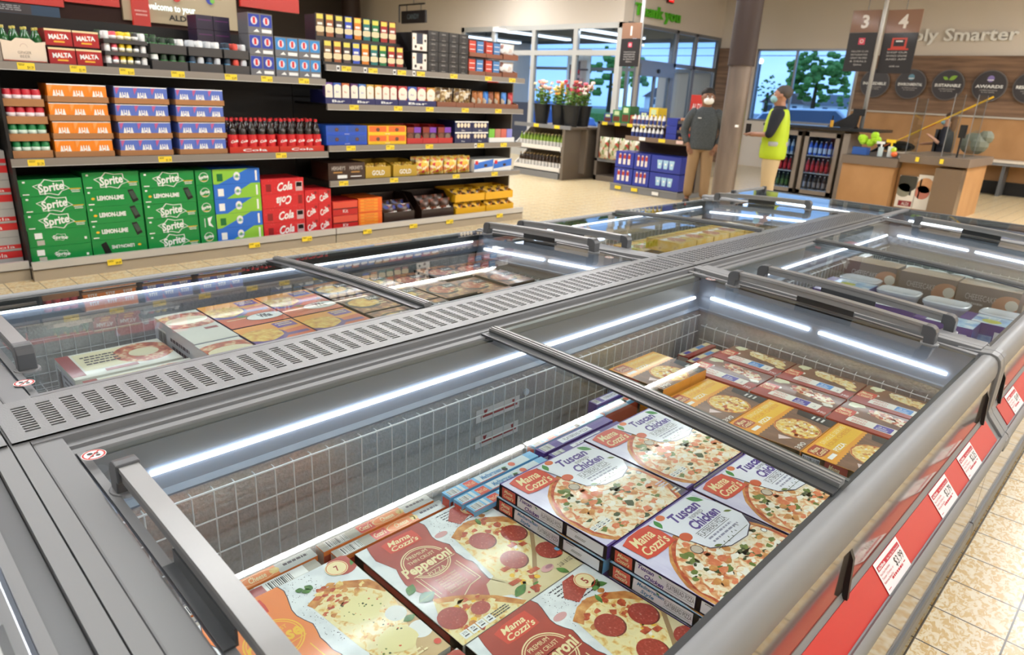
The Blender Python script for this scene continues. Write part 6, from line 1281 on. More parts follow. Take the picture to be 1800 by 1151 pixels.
# checkout counter
t = thing('checkout_counter', 'wood panelled checkout counter with grey top right of the drinks coolers', 'checkout counter', (0, 0, 0)); WP = WOODL
MB().box(-4.42, 12.72, .0, -3.58, 14.6, .74, WP).build('side', t); MB().box(-4.44, 12.68, .74, -3.55, 14.6, .88, mat('#7a6c60', .4, .2, name='counter_rim')).build('rim', t)
MB().box(-3.57, 12.95, .0, -2.60, 14.3, .84, WP).build('side', t); MB().box(-3.56, 12.72, .84, -2.55, 14.4, .97, mat('#7a6c60', .4, .2, name='counter_rim')).box(-3.56, 12.70, .90, -3.54, 14.4, .93, GREYL).build('rim', t)
MB().box(-4.40, 12.75, .88, -3.58, 14.5, .89, mat('#4a4846', .4, name='belt')).build('belt', t)
for x in (-3.3, -2.95): MB().box(x, 12.69, .87, x+.05, 12.705, .94, TAGY).build('price_tag', t)
MB().box(-2.98, 12.7, 0, -2.6, 12.96, .80, mat('#7d6a58', .25, .3, name='bag_bin')).build('bin', t)
for i, (x, w, h) in enumerate(((-3.52, .27, .52), (-3.24, .24, .56))):
    f = [lambda a: a.ell(.5, .2, .3, P_('#3a3a34'), 1).ell(.35, .45, .22, P_('#8a8a7a'), 1).rect(.2, .78, .95, .95, P_('#8a2028'), 2).text('ALDI', .6, .92, .1, WHT, 3, .4).rect(.7, .3, .8, .6, P_('#2a2a2a'), 2), lambda a: a.ell(.5, .3, .22, P_('#d8a070'), 1).ell(.4, .5, .2, P_('#c87a6a'), 1).rect(.15, .1, .25, .7, P_('#e8e4e0'), 1)][i]
    box_(x, 12.90, .10, w, .04, h, '#ece6dc', 'shopping_bag', 'printed reusable shopping bag on the counter front, %s' % ['left one', 'right one'][i], 'shopping bag', 'shopping bags', f)
# plexiglass screens
PXM = glass_mat('plexiglass', '#eef2f2', .7)
for i, (x, y) in enumerate(((-3.72, 13.6), (-3.0, 12.9), (-2.75, 13.2))):
    t = thing('plexiglass_screen', 'clear plexiglass screen at the checkout, %s of three' % nth(i, 3), 'screen', (x, y, .9 if i == 0 else .97)); MB().box(0, 0, 0, .01, .62, .95, PXM).build('sheet', t); MB().box(0, -.006, 0, .01, 0, .96, GREYL).box(0, .62, 0, .01, .626, .96, GREYL).build('edge', t)
# items on the counter
t = thing('card_terminal', 'black card terminal on a stalk at the checkout', 'terminal', (-2.8, 13.0, .97)); MB().cyl((0, 0, 0), (0, 0, .3), .015, BLACK, 8).build('stalk', t); MB().box(-.05, -.02, .3, .05, .02, .5, BLACK).build('screen', t)
def item(name, label, cat, fn, loc): mb = MB(); fn(mb); o = mb.build(name, None, label, False, 0, cat); o.location = loc; return o
item('plastic_tub', 'blue plastic tub on the near end of the checkout', 'tub', lambda m: m.box(-.12, -.08, 0, .12, .08, .12, P_('#2a5aa8')), (-4.22, 12.9, .892))
item('cleaning_cloth', 'crumpled lime green cloths in the tub on the checkout', 'cloth', lambda m: [m.ball((random.Random(i).uniform(-.14, .16), 0, .06+random.Random(i+9).uniform(-.04, .1)), .07, P_('#a8d82a'), 8) for i in range(7)], (-4.15, 12.92, 1.06))
item('spray_bottle', 'white spray bottle with yellow trigger on the checkout', 'spray bottle', lambda m: m.cyl((0, 0, 0), (0, 0, .17), .045, P_('#e8ecec'), 12).cyl((0, 0, .17), (0, 0, .24), .015, P_('#f0c81c'), 8).box(-.09, -.02, .23, .05, .02, .28, P_('#f0c81c')), (-3.75, 12.88, .892))
item('spray_bottle', 'clear spray bottle beside the white one on the checkout', 'spray bottle', lambda m: m.cyl((0, 0, 0), (0, 0, .15), .04, P_('#b8c8cc'), 12).cyl((0, 0, .15), (0, 0, .2), .014, P_('#e8e8e8'), 8).box(-.08, -.02, .2, .04, .02, .24, P_('#e8e8e8')), (-3.88, 12.80, .892))
item('ball', 'orange and lime ball at the corner of the checkout', 'ball', lambda m: m.ball((0, 0, .05), .05, P_('#f0703a'), 12).ball((-.02, 0, .12), .045, P_('#b8d83a'), 12), (-3.66, 12.80, .895))
item('till_screen', 'black till screen on the dark worktop', 'till', lambda m: m.box(-.15, -.1, 0, .1, .1, .03, BLACK).prism([(-.42, 0), (-.1, .18), (0, .26), (.12, .24), (.1, .02)], -.03, .03, BLACK).box(.0, -.02, .22, .2, .02, .34, BLACK), (-4.75, 13.7, 1.291))
item('hand_sanitizer', 'amber bottle with black top on the dark worktop', 'bottle', lambda m: m.cyl((0, 0, 0), (0, 0, .12), .03, P_('#d8a02a'), 10).cyl((0, 0, .12), (0, 0, .2), .012, BLACK, 8), (-5.0, 13.45, 1.291))
item('till_bag', 'grey green plastic bag heap on the far checkout top', 'bag', lambda m: m.ball((0, 0, .13), .22, mat('#6a6e60', .6, name='bag_grey'), 12, (1, .7, .85)).ball((.14, .02, .24), .12, mat('#6a6e60', .6, name='bag_grey'), 10), (-2.82, 14.05, 1.04))
item('checkout_chair', 'black padded cashier seat behind the counter', 'chair', lambda m: m.ball((0, 0, .98), .22, BLACK, 12, (1.6, 1, .5)).cyl((0, 0, .1), (0, 0, .95), .03, BLACK, 8).cyl((0, 0, 0), (0, 0, .1), .22, BLACK, 12), (-4.35, 15.2, 0))
item('baler_box', 'low dark box in front of the far wall right of the checkout', 'box', lambda m: m.box(0, 0, 0, .6, .3, .3, STB), (-2.2, 17.4, 0)) if 0 else None
# ================================================================ people
def skin(name, nodes, edges, m_, parent, root, sub=2, label=None):
    ks = list(nodes); ix = {k: i for i, k in enumerate(ks)}; me = bpy.data.meshes.new(name); me.from_pydata([nodes[k][0] for k in ks], [(ix[a], ix[b]) for a, b in edges], [])
    me.materials.append(m_); o = bpy.data.objects.new(name, me); COL.objects.link(o)
    o.modifiers.new('skin', 'SKIN'); s = o.modifiers.new('sub', 'SUBSURF'); s.levels = sub; s.render_levels = sub
    if not me.skin_vertices: 
        bpy.context.view_layer.objects.active = o
    sv = me.skin_vertices[0].data if me.skin_vertices else None
    for k in ks:
        r = nodes[k][1]; r = r if isinstance(r, tuple) else (r, r)
        sv[ix[k]].radius = r; sv[ix[k]].use_root = (k == root)
    o.parent = parent
    dg = bpy.context.evaluated_depsgraph_get(); ev = o.evaluated_get(dg); nm = bpy.data.meshes.new_from_object(ev); o.modifiers.clear(); o.data = nm
    nm.polygons.foreach_set('use_smooth', [True]*len(nm.polygons))
    if label: o['label'] = label
    return o
def loft(name, rings, m_, parent, n=20, k=1.):
    vs = []; K = len(rings)
    for r in rings:
        z, a, b = r[:3]; cx, cy = r[3:5] if len(r) > 3 else (0, 0)
        for i in range(n):
            t = 2*PI*i/n; vs.append(((cx+a*math.copysign(abs(math.cos(t))**.85, math.cos(t)))*k, (cy+b*math.copysign(abs(math.sin(t))**.85, math.sin(t)))*k, z*k))
    fs = [(j*n+i, j*n+(i+1) % n, (j+1)*n+(i+1) % n, (j+1)*n+i) for j in range(K-1) for i in range(n)]+[tuple(range(n))[::-1], tuple(range((K-1)*n, K*n))]
    mb = MB(); mb.add(vs, fs, m_); o = mb.build(name, parent, smooth=True)
    s = o.modifiers.new('sub', 'SUBSURF'); s.levels = 1; s.render_levels = 1; return o
def person(name_label, loc, rz, H, arms, skinc, top, topm, botm, hairm, hair, shoem, feet=((.10, 0), (-.10, 0)), sleeve='long', mask=None, head_turn=0., slim=1.16, girth=1.):
    t = thing('person', name_label, 'person', loc, rz); k = H/1.8; S_ = lambda p: (p[0]*k*slim, p[1]*k, p[2]*k); SK = mat(skinc, .5, name='skin_'+skinc[1:])
    N = {'pel': ((0, 0, .95), .09), 'wai': ((0, .01, 1.1), .10), 'che': ((0, .0, 1.29), .12), 'nb': ((0, -.01, 1.47), .085), 'nk': ((0, .0, 1.53), .075), 'jaw': ((0, .03, 1.58), .085), 'hd': ((0, .015, 1.66), .112), 'cr': ((0, .0, 1.745), .09)}
    E = [('pel', 'wai'), ('wai', 'che'), ('che', 'nb'), ('nb', 'nk'), ('nk', 'jaw'), ('jaw', 'hd'), ('hd', 'cr')]
    G_ = girth; T = {}; TE = []
    for s, tag_ in ((1, 'R'), (-1, 'L')):
        sh = (s*.172, 0, 1.435); el, wr = arms[tag_]
        N['sh'+tag_] = ((s*.150, 0, 1.42), .045); N['el'+tag_] = (el, .042); N['wr'+tag_] = (wr, .027)
        d = Vector(wr)-Vector(el); d.normalize(); pl = Vector(wr)+d*.055; N['pl'+tag_] = (tuple(pl), .033)
        E += [('che', 'sh'+tag_), ('sh'+tag_, 'el'+tag_), ('el'+tag_, 'wr'+tag_), ('wr'+tag_, 'pl'+tag_)]
        sd = d.cross(Vector((0, 0, 1)) if abs(d.z) < .8 else Vector((0, 1, 0))).normalized()
        for f in range(4):
            L = (.065, .075, .07, .055)[f]; b0 = pl+sd*(f-1.5)*.019+d*.025; b1 = b0+d*L*.55; b2 = b1+d*L*.35+Vector((0, 0, -.014))
            for q, (p, r) in enumerate(((b0, .0095), (b1, .0088), (b2, .0075))): N['f%d%d%s' % (f, q, tag_)] = (tuple(p), r)
            E += [('pl'+tag_, 'f%d0%s' % (f, tag_)), ('f%d0%s' % (f, tag_), 'f%d1%s' % (f, tag_)), ('f%d1%s' % (f, tag_), 'f%d2%s' % (f, tag_))]
        th = Vector(wr)+d*.03-sd*.035; N['t0'+tag_] = (tuple(th), .011); N['t1'+tag_] = (tuple(th+d*.04-sd*.012), .009); E += [('wr'+tag_, 't0'+tag_), ('t0'+tag_, 't1'+tag_)]
        T['sh'+tag_] = (sh, .092*G_); T['el'+tag_] = (el, .068*G_); TE += [('sh'+tag_, 'el'+tag_)]
        if sleeve == 'long': w2 = Vector(wr)-d*.02; T['wr'+tag_] = (tuple(w2), .052); TE.append(('el'+tag_, 'wr'+tag_))
        elif sleeve == 'elbow': w2 = Vector(el)+d*.05; T['wr'+tag_] = (tuple(w2), .062); TE.append(('el'+tag_, 'wr'+tag_))
        fx, fy = feet[0 if s > 0 else 1]
        loft('trouser_leg', [(.10, .075*G_, .08*G_, fx*slim, fy), (.30, .078*G_, .085*G_, fx*slim*.97, fy*.7+.01), (.49, .082*G_, .09*G_, fx*slim*.93, fy*.5+.015), (.70, .10*G_, .11*G_, s*.088*slim, .005), (.86, .105*G_, .125*G_, s*.08*slim, 0), (.95, .09*G_, .12*G_, s*.075*slim, 0)], botm, t, 16, k)
        for D_, EE, rr in ((N, E, (.07, .06, .04)),):
            D_['hp'+tag_] = ((s*.085, 0, .86), rr[0]); D_['kn'+tag_] = ((fx*.95, fy*.5+.015, .49), rr[1]); D_['an'+tag_] = ((fx, fy-.02, .09 if D_ is N else .12), rr[2]); EE += [('pel', 'hp'+tag_), ('hp'+tag_, 'kn'+tag_), ('kn'+tag_, 'an'+tag_)]
        N['to'+tag_] = ((fx*1.1, fy+.12, .045), .035); E.append(('an'+tag_, 'to'+tag_))
        mb = MB(); mb.ball((fx*k*slim*1.05, (fy+.045)*k, .045*k), .075*k, shoem, 12, (.75, 1.9, .72)); mb.build('shoe', t, smooth=True)
    loft('trouser_seat', [(.82, .14*G_*slim, .11*G_), (.90, .165*G_*slim, .135*G_), (1.0, .155*G_*slim, .125*G_), (1.06, .15*G_*slim, .115*G_)], botm, t, 18, k)
    loft(top, [(.87, .160*G_*slim, .135*G_), (.875, .178*G_*slim, .152*G_), (.93, .182*G_*slim, .155*G_), (1.1, .175*G_*slim, .148*G_), (1.28, .188*G_*slim, .146*G_), (1.40, .190*G_*slim, .125*G_), (1.46, .155*G_*slim, .105*G_), (1.50, .09*slim, .085), (1.535, .072, .074)], topm, t, 20, k)
    for tag_ in ('R', 'L'):
        T_ = {q: T[q+tag_] for q in ('sh', 'el', 'wr')}; p0_ = T_['sh'][0]; T_['in'] = ((p0_[0]*.62, 0, p0_[2]-.015), .105*G_); T_['sh'] = ((p0_[0], 0, p0_[2]-.01), .10*G_)
        skin('sleeve', {q: (S_(p_), r_*k) for q, (p_, r_) in T_.items()}, [('in', 'sh'), ('sh', 'el'), ('el', 'wr')], topm, t, 'in')
    sc = lambda D_: {q: (S_(p), (r*k if not isinstance(r, tuple) else tuple(v*k for v in r))) for q, (p, r) in D_.items()}
    body = skin('body', sc(N), E, SK, t, 'pel')
    # face, ears and hair turn with the head; pivot at the neck
    c, s_ = math.cos(head_turn), math.sin(head_turn); R_ = lambda p: (( p[0]*c-p[1]*s_)*k, (p[0]*s_+p[1]*c)*k, p[2]*k)
    mb = MB(); mb.ball(R_((0, .115, 1.645)), .018*k, SK, 8, (.8, 1.1, 1.3))
    for q in (-.09, .09): mb.ball(R_((q, .01, 1.655)), .024*k, SK, 8, (.5, .9, 1.2))
    mb.build('nose_and_ears', t, smooth=True) if 0 else None
    MB().ball(R_((0, .115, 1.645)), .018*k, SK, 8, (.8, 1.1, 1.3)).build('nose', t, smooth=True)
    for q in (-.098, .098): MB().ball(R_((q, .01, 1.655)), .024*k, SK, 8, (.5, .9, 1.2)).build('ear', t, smooth=True)
    for q in (-.032, .032):
        MB().ball(R_((q, .098, 1.675)), .012*k, WHT, 8).ball(R_((q, .108, 1.675)), .006*k, BLACK, 6).build('eye', t)
        MB().box(*[v for v in (R_((q, .10, 1.70))[0]-.016*k, R_((q, .10, 1.70))[1]-.006, 1.698*k, R_((q, .10, 1.70))[0]+.016*k, R_((q, .10, 1.70))[1]+.006, 1.705*k)], hairm).build('eyebrow', t)
    MB().ball(R_((0, .10, 1.607)), .02*k, mat('#a05a4a', .5, name='lips'), 8, (1.2, .5, .3)).build('mouth', t)
    hair(t, R_, k, hairm)
    if mask:
        mm = MB(); mm.ball(R_((0, .066, 1.61)), .082*k, mask, 14, (1.0, .98, .74)); mm.build('face_mask', t, smooth=True)
        for q in (-.088, .088): MB().tube([R_((q*.8, .09, 1.64)), R_((q, .02, 1.66))], .002, WHT, 4).build('mask_strap', t)
    return t
def hair_short(t, R_, k, m_):
    mb = MB(); mb.ball(R_((0, -.024, 1.722)), .110*k, m_, 16, (1, 1.06, .82)); mb.build('hair', t, smooth=True)
def hair_crop(t, R_, k, m_):
    mb = MB(); mb.ball(R_((0, -.022, 1.70)), .106*k, m_, 16, (1, 1.05, .90)); mb.build('hair', t, smooth=True)
def hair_long(t, R_, k, m_):
    mb = MB(); mb.ball(R_((0, -.024, 1.70)), .112*k, m_, 16, (1, 1.06, .95)).ball(R_((0, -.085, 1.56)), .085*k, m_, 14, (1.1, .7, 2.0)); mb.build('hair', t, smooth=True)
CHARC = ramp_mat('charcoal_knit', [(.4, '#3f4447'), (.6, '#4b5053')], 60, rough=.9); KHAKI = mat('#94795a', .9, name='khaki_cloth'); KHAKI2 = mat('#c2ab84', .9, name='light_khaki_cloth'); HBL = mat('#1c1614', .7, name='black_hair'); HGR = mat('#4c4440', .8, name='cropped_grey_hair'); NAVY = mat('#141620', .85, name='black_cloth'); HIV = mat('#b2ca20', .6, name='hi_vis_yellow'); MASKW = mat('#f0f0ee', .7, name='white_mask'); MASKB = mat('#8fc0cc', .7, name='blue_mask')
cu = person('person in a charcoal pullover and khaki trousers, hands in pockets, white mask', (-5.80, 10.3, 0), PI+.5, 1.82, {'R': ((.27, -.02, 1.14), (.185, .07, .93)), 'L': ((-.27, -.02, 1.14), (-.185, .07, .93))}, '#8a6048', 'pullover', CHARC, KHAKI, HBL, hair_short, mat('#2a201a', .6, name='dark_shoe'), ((.11, .0), (-.11, .03)), 'long', MASKW, .25)
MB().box(.06, .158, 1.36, .11, .168, 1.375, WHT).build('chest_logo', cu)
vm = person('person in a yellow high-visibility vest over black, beige trousers, blue mask, facing the other man', (-4.52, 10.1, 0), PI/2+.35, 1.90, {'R': ((.25, .06, 1.13), (.12, .28, 1.12)), 'L': ((-.25, .06, 1.15), (-.09, .29, 1.14))}, '#a87860', 'shirt', NAVY, KHAKI2, HGR, hair_crop, BLACK, ((.10, .0), (-.10, -.04)), 'elbow', MASKB, .1, 1.2, .99)
k = 1.90/1.8; f = lambda p: tuple(v*k for v in p)
loft('vest', [(.82, .20, .155), (.825, .222, .178), (.95, .226, .180), (1.1, .218, .174), (1.28, .228, .168), (1.40, .224, .145), (1.46, .185, .125), (1.495, .13, .108)], HIV, vm, 22, k)
SILV = mat('#b8bcc0', .35, .4, name='reflective_tape')
MB().lathe([(.224*k, 1.0*k), (.226*k, 1.03*k), (.224*k, 1.06*k)], (0, 0, 0), SILV, 22, 1.0, .81).build('reflective_band', vm, smooth=True)
item('phone', 'black phone held by the man in the yellow vest', 'phone', lambda m: m.box(-.04, -.005, -.07, .04, .005, .07, BLACK), (-4.90, 9.99, 1.27))
cs = person('person in black with long brown hair and blue mask behind the checkout', (-3.48, 14.98, 0), PI/2+.1, 1.66, {'R': ((.22, .12, 1.2), (.14, .36, 1.16)), 'L': ((-.24, .02, 1.18), (-.2, .2, 1.3))}, '#c89a80', 'shirt', NAVY, NAVY, mat('#4a3426', .7, name='brown_hair'), hair_long, BLACK, ((.1, 0), (-.1, 0)), 'elbow', MASKB, 0)
MB().box(-.17, .12, .75, .17, .16, 1.35, mat('#3a3c3e', .8, name='apron_grey')).build('apron', cs)
item('duster_pole', 'long yellow duster pole held up by the cashier', 'pole', lambda m: m.cyl((-.85, 0, -.5), (0, 0, .0), .014, P_('#c8662a'), 8).cyl((-.6, 0, -.36), (.78, 0, .49), .016, P_('#e8b81c'), 8).cyl((-1.1, 0, -.68), (-.8, 0, -.46), .035, BLACK, 10), (-3.62, 14.7, 1.45))
# ================================================================ contents of the other wells
def wire_floor(root, side, s0, s1, y0, y1, z, step=.05):
    m = MB(); n = int((s1-s0)/step)
    for i in range(n+1): m.cyl((XC+side*(s0+i*step), y0, z), (XC+side*(s0+i*step), y1, z), .0022, WIRE, 4)
    n = int((y1-y0)/(step*2))
    for i in range(n+1): m.cyl((XC+side*s0, y0+i*step*2, z-.003), (XC+side*s1, y0+i*step*2, z-.003), .0022, WIRE, 4)
    m.build('wire_floor', root)
wire_floor(FM, -1, .24, 1.27, .29, 2.70, .475); wire_floor(FF, -1, .24, 1.27, 2.94, 5.34, .52); wire_floor(FF, 1, .24, 1.27, 2.94, 5.34, .50)
PASTA = ramp_mat('pasta_photo', [(.3, '#8a2f1c'), (.5, '#c4623a'), (.65, '#e8c9a0'), (.8, '#a8452a')], 40, rough=.35, coat=.35); CRM = G('#e4d9b4', 'cream_food_print'); MARO = G('#96403c', 'maroon_print'); OFFW = G('#dedcd2', 'off_white_card')
DUSK = ramp_mat('dish_photo', [(.3, '#4a2a1c'), (.5, '#9a5a30'), (.65, '#d8a860'), (.8, '#e8d0a0')], 30, rough=.3, coat=.5); SNACKP = ramp_mat('chips_photo', [(.3, '#c8862a'), (.5, '#e8b848'), (.7, '#f4d878'), (.8, '#a85a20')], 40, rough=.35, coat=.4)
def food(W, D, H, base, side, art, name='frozen_meal_box', cat='frozen meal box', label='', loc=(0, 0, 0), group=None, face=None, up=0):
    b = Box(W, D, H, base, side); a = b.topf() if up else b.top(); a.step = .0003; art(a)
    if face:
        f = b.front(); face(f); l = b.left()
    return b.done(name, label, cat, loc, 0, group)
def creamy(a):
    a.rect(.0, .0, .12, .9, MARO, 1).rect(.14, .05, .6, .75, CRM, 1).ell(.75, .45, .40, PASTA, 2, 30, .4).ell(.75, .45, .2, CRM, 3, 20, .17).lines(.18, .2, .35, .4, 4, INK, 3).rect(.3, .8, .6, .9, MARO, 2)
def creamy2(a): a.ell(.35, .4, .4, PASTA, 2, 30, .36).ell(.35, .4, .2, CRM, 3, 20, .16).lines(.5, .15, .4, .7, 8, INK, 3).rect(.88, .1, 1, .5, MARO, 3)
bf = lambda f: f.rect(.05, .1, .95, .9, G('#c9cad2', 'nutrition_side'), 1).bars(.1, .15, .3, .85).lines(.4, .2, .5, .6, 4, INK, 2)
zw = .477
f1 = food(.255, .35, .14, OFFW, OFFW, creamy, label='cream and maroon pasta box lying beside the left basket, near the tall one', loc=(-2.745, .515, zw), group='cream pasta boxes', face=bf)
lay(f1, (-2.47, .53, zw-.0), 'cream and maroon pasta box next to the vent grille'); lay(f1, (-2.30+.0, .30, zw), 'cream pasta box under the left lid handle, near the corner sticker') if 0 else None
f2 = food(.20, .30, .13, OFFW, MARO, creamy2, label='maroon and white pasta box right at the near left frame', loc=(-2.10, .30, zw), group='cream pasta boxes', face=bf)
f3 = food(.40, .165, .205, OFFW, G('#c9cad2', 'nutrition_side'), lambda a: a.ell(.5, .3, .34, PASTA, 2, 26, .24).ell(.5, .3, .2, CRM, 3, 18, .12).rect(0, .55, 1, 1, OFFW, 2).rect(.6, .6, .9, .66, MARO, 3), label='tall pale pasta box standing behind the lying cream boxes', loc=(-2.82, .885, zw), group='tall pale pasta boxes', face=bf)
lay(f3, (-2.41, .88, zw-.0), 'tall pale pasta box nearer the vent grille')
def vina(a):
    a.rect(0, 0, 1, .42, ORNY, 1).poly([(0, .42), (1, .30), (1, 1), (0, 1)], G('#d8602a', 'vina_orange'), 2).ell(.25, .4, .27, G('#5a3a8a', 'bowl_purple'), 3, 26, .24).ell(.26, .36, .24, SNACKP, 4, 26, .2, .06, random.Random(4)).rect(.6, .05, .95, .24, G('#6a3a98', 'purple_patch'), 3).lines(.64, .08, .28, .12, 2, CREAM, 4).rect(.1, .7, .9, .72, CREAM, 3)
    a.rect(.35, .44, .95, .52, G('#5a3a8a', 'bowl_purple'), 3); a.ell(.72, .76, .24, WHITE, 5, 24, .13).ring(.72, .76, .24, .012, INK, 6, 24, ry=.13).text('Viña', .72, .80, .13, INK, 7, .22, 0, .04); leaf(a, .3, .62, .15, .3, GREENP, 5, .5)
fv = food(.335, .245, .05, ORNG, G('#4a4468', 'indigo_side'), vina, name='snack_box', cat='snack box', label='orange snack chip box, back left of the group of four', loc=(-2.83, 1.058, .632), group='orange snack boxes', face=lambda f: f.lines(.05, .2, .8, .5, 2, WHITE, 1))
for x, y, l in ((-2.83, 1.31, 'back right'), (-2.485, 1.055, 'front left'), (-2.485, 1.307, 'front right')): lay(fv, (x, y, .632), 'orange snack chip box, %s of the group of four' % l)
for k, (x, y) in enumerate(((-2.83, 1.058), (-2.83, 1.31), (-2.485, 1.055), (-2.485, 1.307))):
    for j in range(2): lay(fv, (x, y, .632-.053*(j+1)), 'orange snack box under the %s one, %s layer down' % (['back left', 'back right', 'front left', 'front right'][k], ORD[j]))
def dark_meal(seed):
    R = random.Random(seed)
    def f(a): a.rect(.02, .02, .98, .98, DUSK, 1).ell(.4, .5, .32, G('#2a2420', 'bowl_dark'), 2, 20).ell(.42, .48, .28, SNACKP if seed % 2 else PASTA, 3, 20, .24, .06, R).rect(.6, .2, .95, .45, G('#2a1a14', 'dark_patch'), 4).text('Bowl', .77, .4, .14, WHITE, 5, .25).lines(.6, .55, .3, .2, 2, CREAM, 4, R)
    return f
dm = food(.25, .20, .205, BLACK, BLACK, dark_meal(1), name='frozen_meal_box', label='x', loc=(-2.87, 1.565, .48), group='dark frozen meal boxes', face=lambda f: f.lines(.1, .2, .8, .6, 3, WHITE, 1))
dm['label'] = 'dark frozen bowl box with glare, back row, first past the orange boxes'
for i, (x, y) in enumerate(((-2.61, 1.567), (-2.35, 1.569), (-2.87, 1.775), (-2.61, 1.777), (-2.35, 1.779))): lay(dm, (x, y, .48), 'dark frozen bowl box with glare, %s row, %s from the outer side' % (['first', 'second'][i > 1], ORD[[1, 2, 0, 1, 2][i]]))
dm2 = food(.25, .20, .18, ramp_mat('brown_meal_card', [(.3, '#3a2418'), (.7, '#6a4228')], 14, rough=.3, coat=.5), BLACK, dark_meal(2), label='brown spicy meal box under the far left lid, nearest row, first from the outer side', loc=(-2.87, 2.02, .48), group='brown spicy meal boxes')
for i in range(3):
    for j in range(3):
        if i+j: lay(dm2, (-2.87+.262*i, 2.02+.207*j, .48+.01*((i+j) % 2)), 'brown spicy meal box under the far left lid, %s row, %s from the outer side' % (ORD[j], ORD[i]))
for i in range(6):   # layer below
    lay(dm, (-2.87+.26*(i % 3), 1.565+.21*(i//3), .535-.153+.096), 'x') if 0 else None
# far left wells
WB = G('#c4d2ea', 'pale_blue_film'); 
fb = food(.30, .20, .16, WHITE, WB, lambda a: a.rect(.05, .3, .95, .9, WB, 1).ell(.3, .5, .2, G('#a8b85a', 'olive_print'), 2).text('Fish', .7, .5, .2, BLUEP, 2, .3), label='white and pale blue fish box, first row past the crossbar, outer one', loc=(-2.85, 3.05, .53), group='white fish boxes')
for i in range(5): lay(fb, (-2.85+.31*((i+1) % 3), 3.05+.21*((i+1)//3), .53), 'white and pale blue fish box, %s row past the crossbar, %s' % (['first', 'second'][(i+1)//3], ['outer', 'middle', 'inner'][(i+1) % 3]))
YBX = ramp_mat('yellow_food_print', [(.3, '#c89a2a'), (.5, '#e8c040'), (.65, '#f0d890'), (.8, '#a86a4a')], 14, rough=.35, coat=.4)
yb = food(.26, .22, .075, YBX, YBX, lambda a: a.rect(.1, .1, .9, .35, YEL, 1).rect(.0, .38, 1, .55, WHITE, 1).ell(.5, .65, .25, PASTA, 2).text('Pasta', .5, .3, .15, MARO, 2, .5), label='x', loc=(-2.86, 4.02, .528), group='yellow frozen food boxes'); yb['label'] = 'yellow frozen food box in the far left well, first row, outer one'
for i in range(1, 15): lay(yb, (-2.86+.27*(i % 3), 4.02+.235*(i//3), .528+.05*((i*5) % 3)), 'yellow frozen food box in the far left well, %s row, %s' % (ORD[i//3], ['outer', 'middle', 'inner'][i % 3]))
FBG = foil('frozen_bag_foil', [(0, '#4a8a4a'), (.3, '#c86a5a'), (.5, '#e8e8e0'), (.7, '#8ab0c8'), (.85, '#b8483a')], 14)
for i in range(6):
    b_ = bagmesh(.20, .28, .09, FBG, name='frozen_bag', seed=i+3); b_.rotation_euler = (0, PI/2, 0); b_.location = (-2.84+.30*(i % 3)-.02, 3.50+.255*(i//3), .63); tag(b_, 'coloured frozen vegetable bag in the far left well, %s row, %s' % (ORD[i//3], ['outer', 'middle', 'inner'][i % 3]), 'bag', 'frozen vegetable bags')
# far right well: ice cream -------------------------------------------------
ICE = ramp_mat('ice_blue_print', [(.3, '#5a8ad8'), (.5, '#a8d0f0'), (.65, '#f0f4f8'), (.8, '#8a7ad0')], 16, rough=.3, coat=.4); PNK = ramp_mat('pink_print', [(.3, '#c890e0'), (.5, '#f0b8e0'), (.7, '#f4e8c0'), (.8, '#a070d0')], 18, rough=.3, coat=.4)
def ice(a): a.rect(.0, .0, 1, .2, PURP, 1).rect(.08, .25, .92, .95, ICE, 1).ell(.35, .5, .16, G('#c8c84a', 'lemon_print'), 2).text('ICE', .65, .6, .2, WHITE, 3, .3)
icf = lambda f: f.rect(0, 0, 1, .3, PURP, 1).rect(.0, .35, .6, .95, ICE, 1).rect(.62, .2, .75, .9, WHITE, 2).rect(.8, .2, .93, .9, WHITE, 2)
ib = food(.25, .17, .165, ICE, G('#3a3a9a', 'indigo_print'), ice, name='ice_cream_box', cat='ice cream box', label='blue and violet ice cream box, right one of the second row', loc=(-.80, 3.66, .506), group='blue ice cream boxes', face=icf)
for x, y, l in ((-1.07, 3.74, 'middle one of the second row'), (-1.34, 3.78, 'left one of the second row'), (-1.37, 3.985, 'left one at the wire side, third row'), (-.645, 3.834, 'one against the outer rail in the second row')): lay(ib, (x, y, .506), 'blue and violet ice cream box, %s' % l)
for x, y, l in ((-.80, 3.66, 'right'), (-1.07, 3.74, 'middle')): pass
for i, (x, y) in enumerate(((-.64, 3.36), (-.92, 3.38))):
    o = food(.27, .2, .115, PNK, PURP, lambda a: a.ell(.6, .5, .2, PNK, 1).rect(.0, .0, 1, .15, PURP, 1), name='ice_cream_box', cat='ice cream box', label='pink and violet ice cream box, %s one of the nearest row' % ['right', 'left'][i], loc=(x, y, .506), group='pink ice cream boxes')
lay(ib, (-1.2, 3.40, .506), 'blue ice cream box, left one of the nearest row')
lb = food(.27, .2, .18, G('#3f86d8', 'bright_blue'), G('#c8d8e8', 'pale_blue'), lambda a: a.rect(.1, .1, .5, .9, SKY, 1).lines(.55, .2, .4, .4, 3, WHITE, 2), name='ice_cream_box', cat='ice cream box', label='bright blue ice cream box just past the second handle bar', loc=(-.83, 3.12, .506), group='ice cream boxes by the handle')
b_ = bagmesh(.20, .26, .10, foil('ice_bag_foil', [(0, '#e8ecf0'), (.5, '#3a4450'), (.62, '#c8d4e0')], 16), name='frozen_bag'); b_.rotation_euler = (0, PI/2, -.3); b_.location = (-1.14, 3.12, .61); tag(b_, 'white and grey frozen bag beside the bright blue ice cream box', 'bag')
TUBM = mat('#d3d8e4', .3, coat=.4, name='frosted_tub'); TUBL = mat('#dfe4ee', .25, coat=.5, name='frosted_lid')
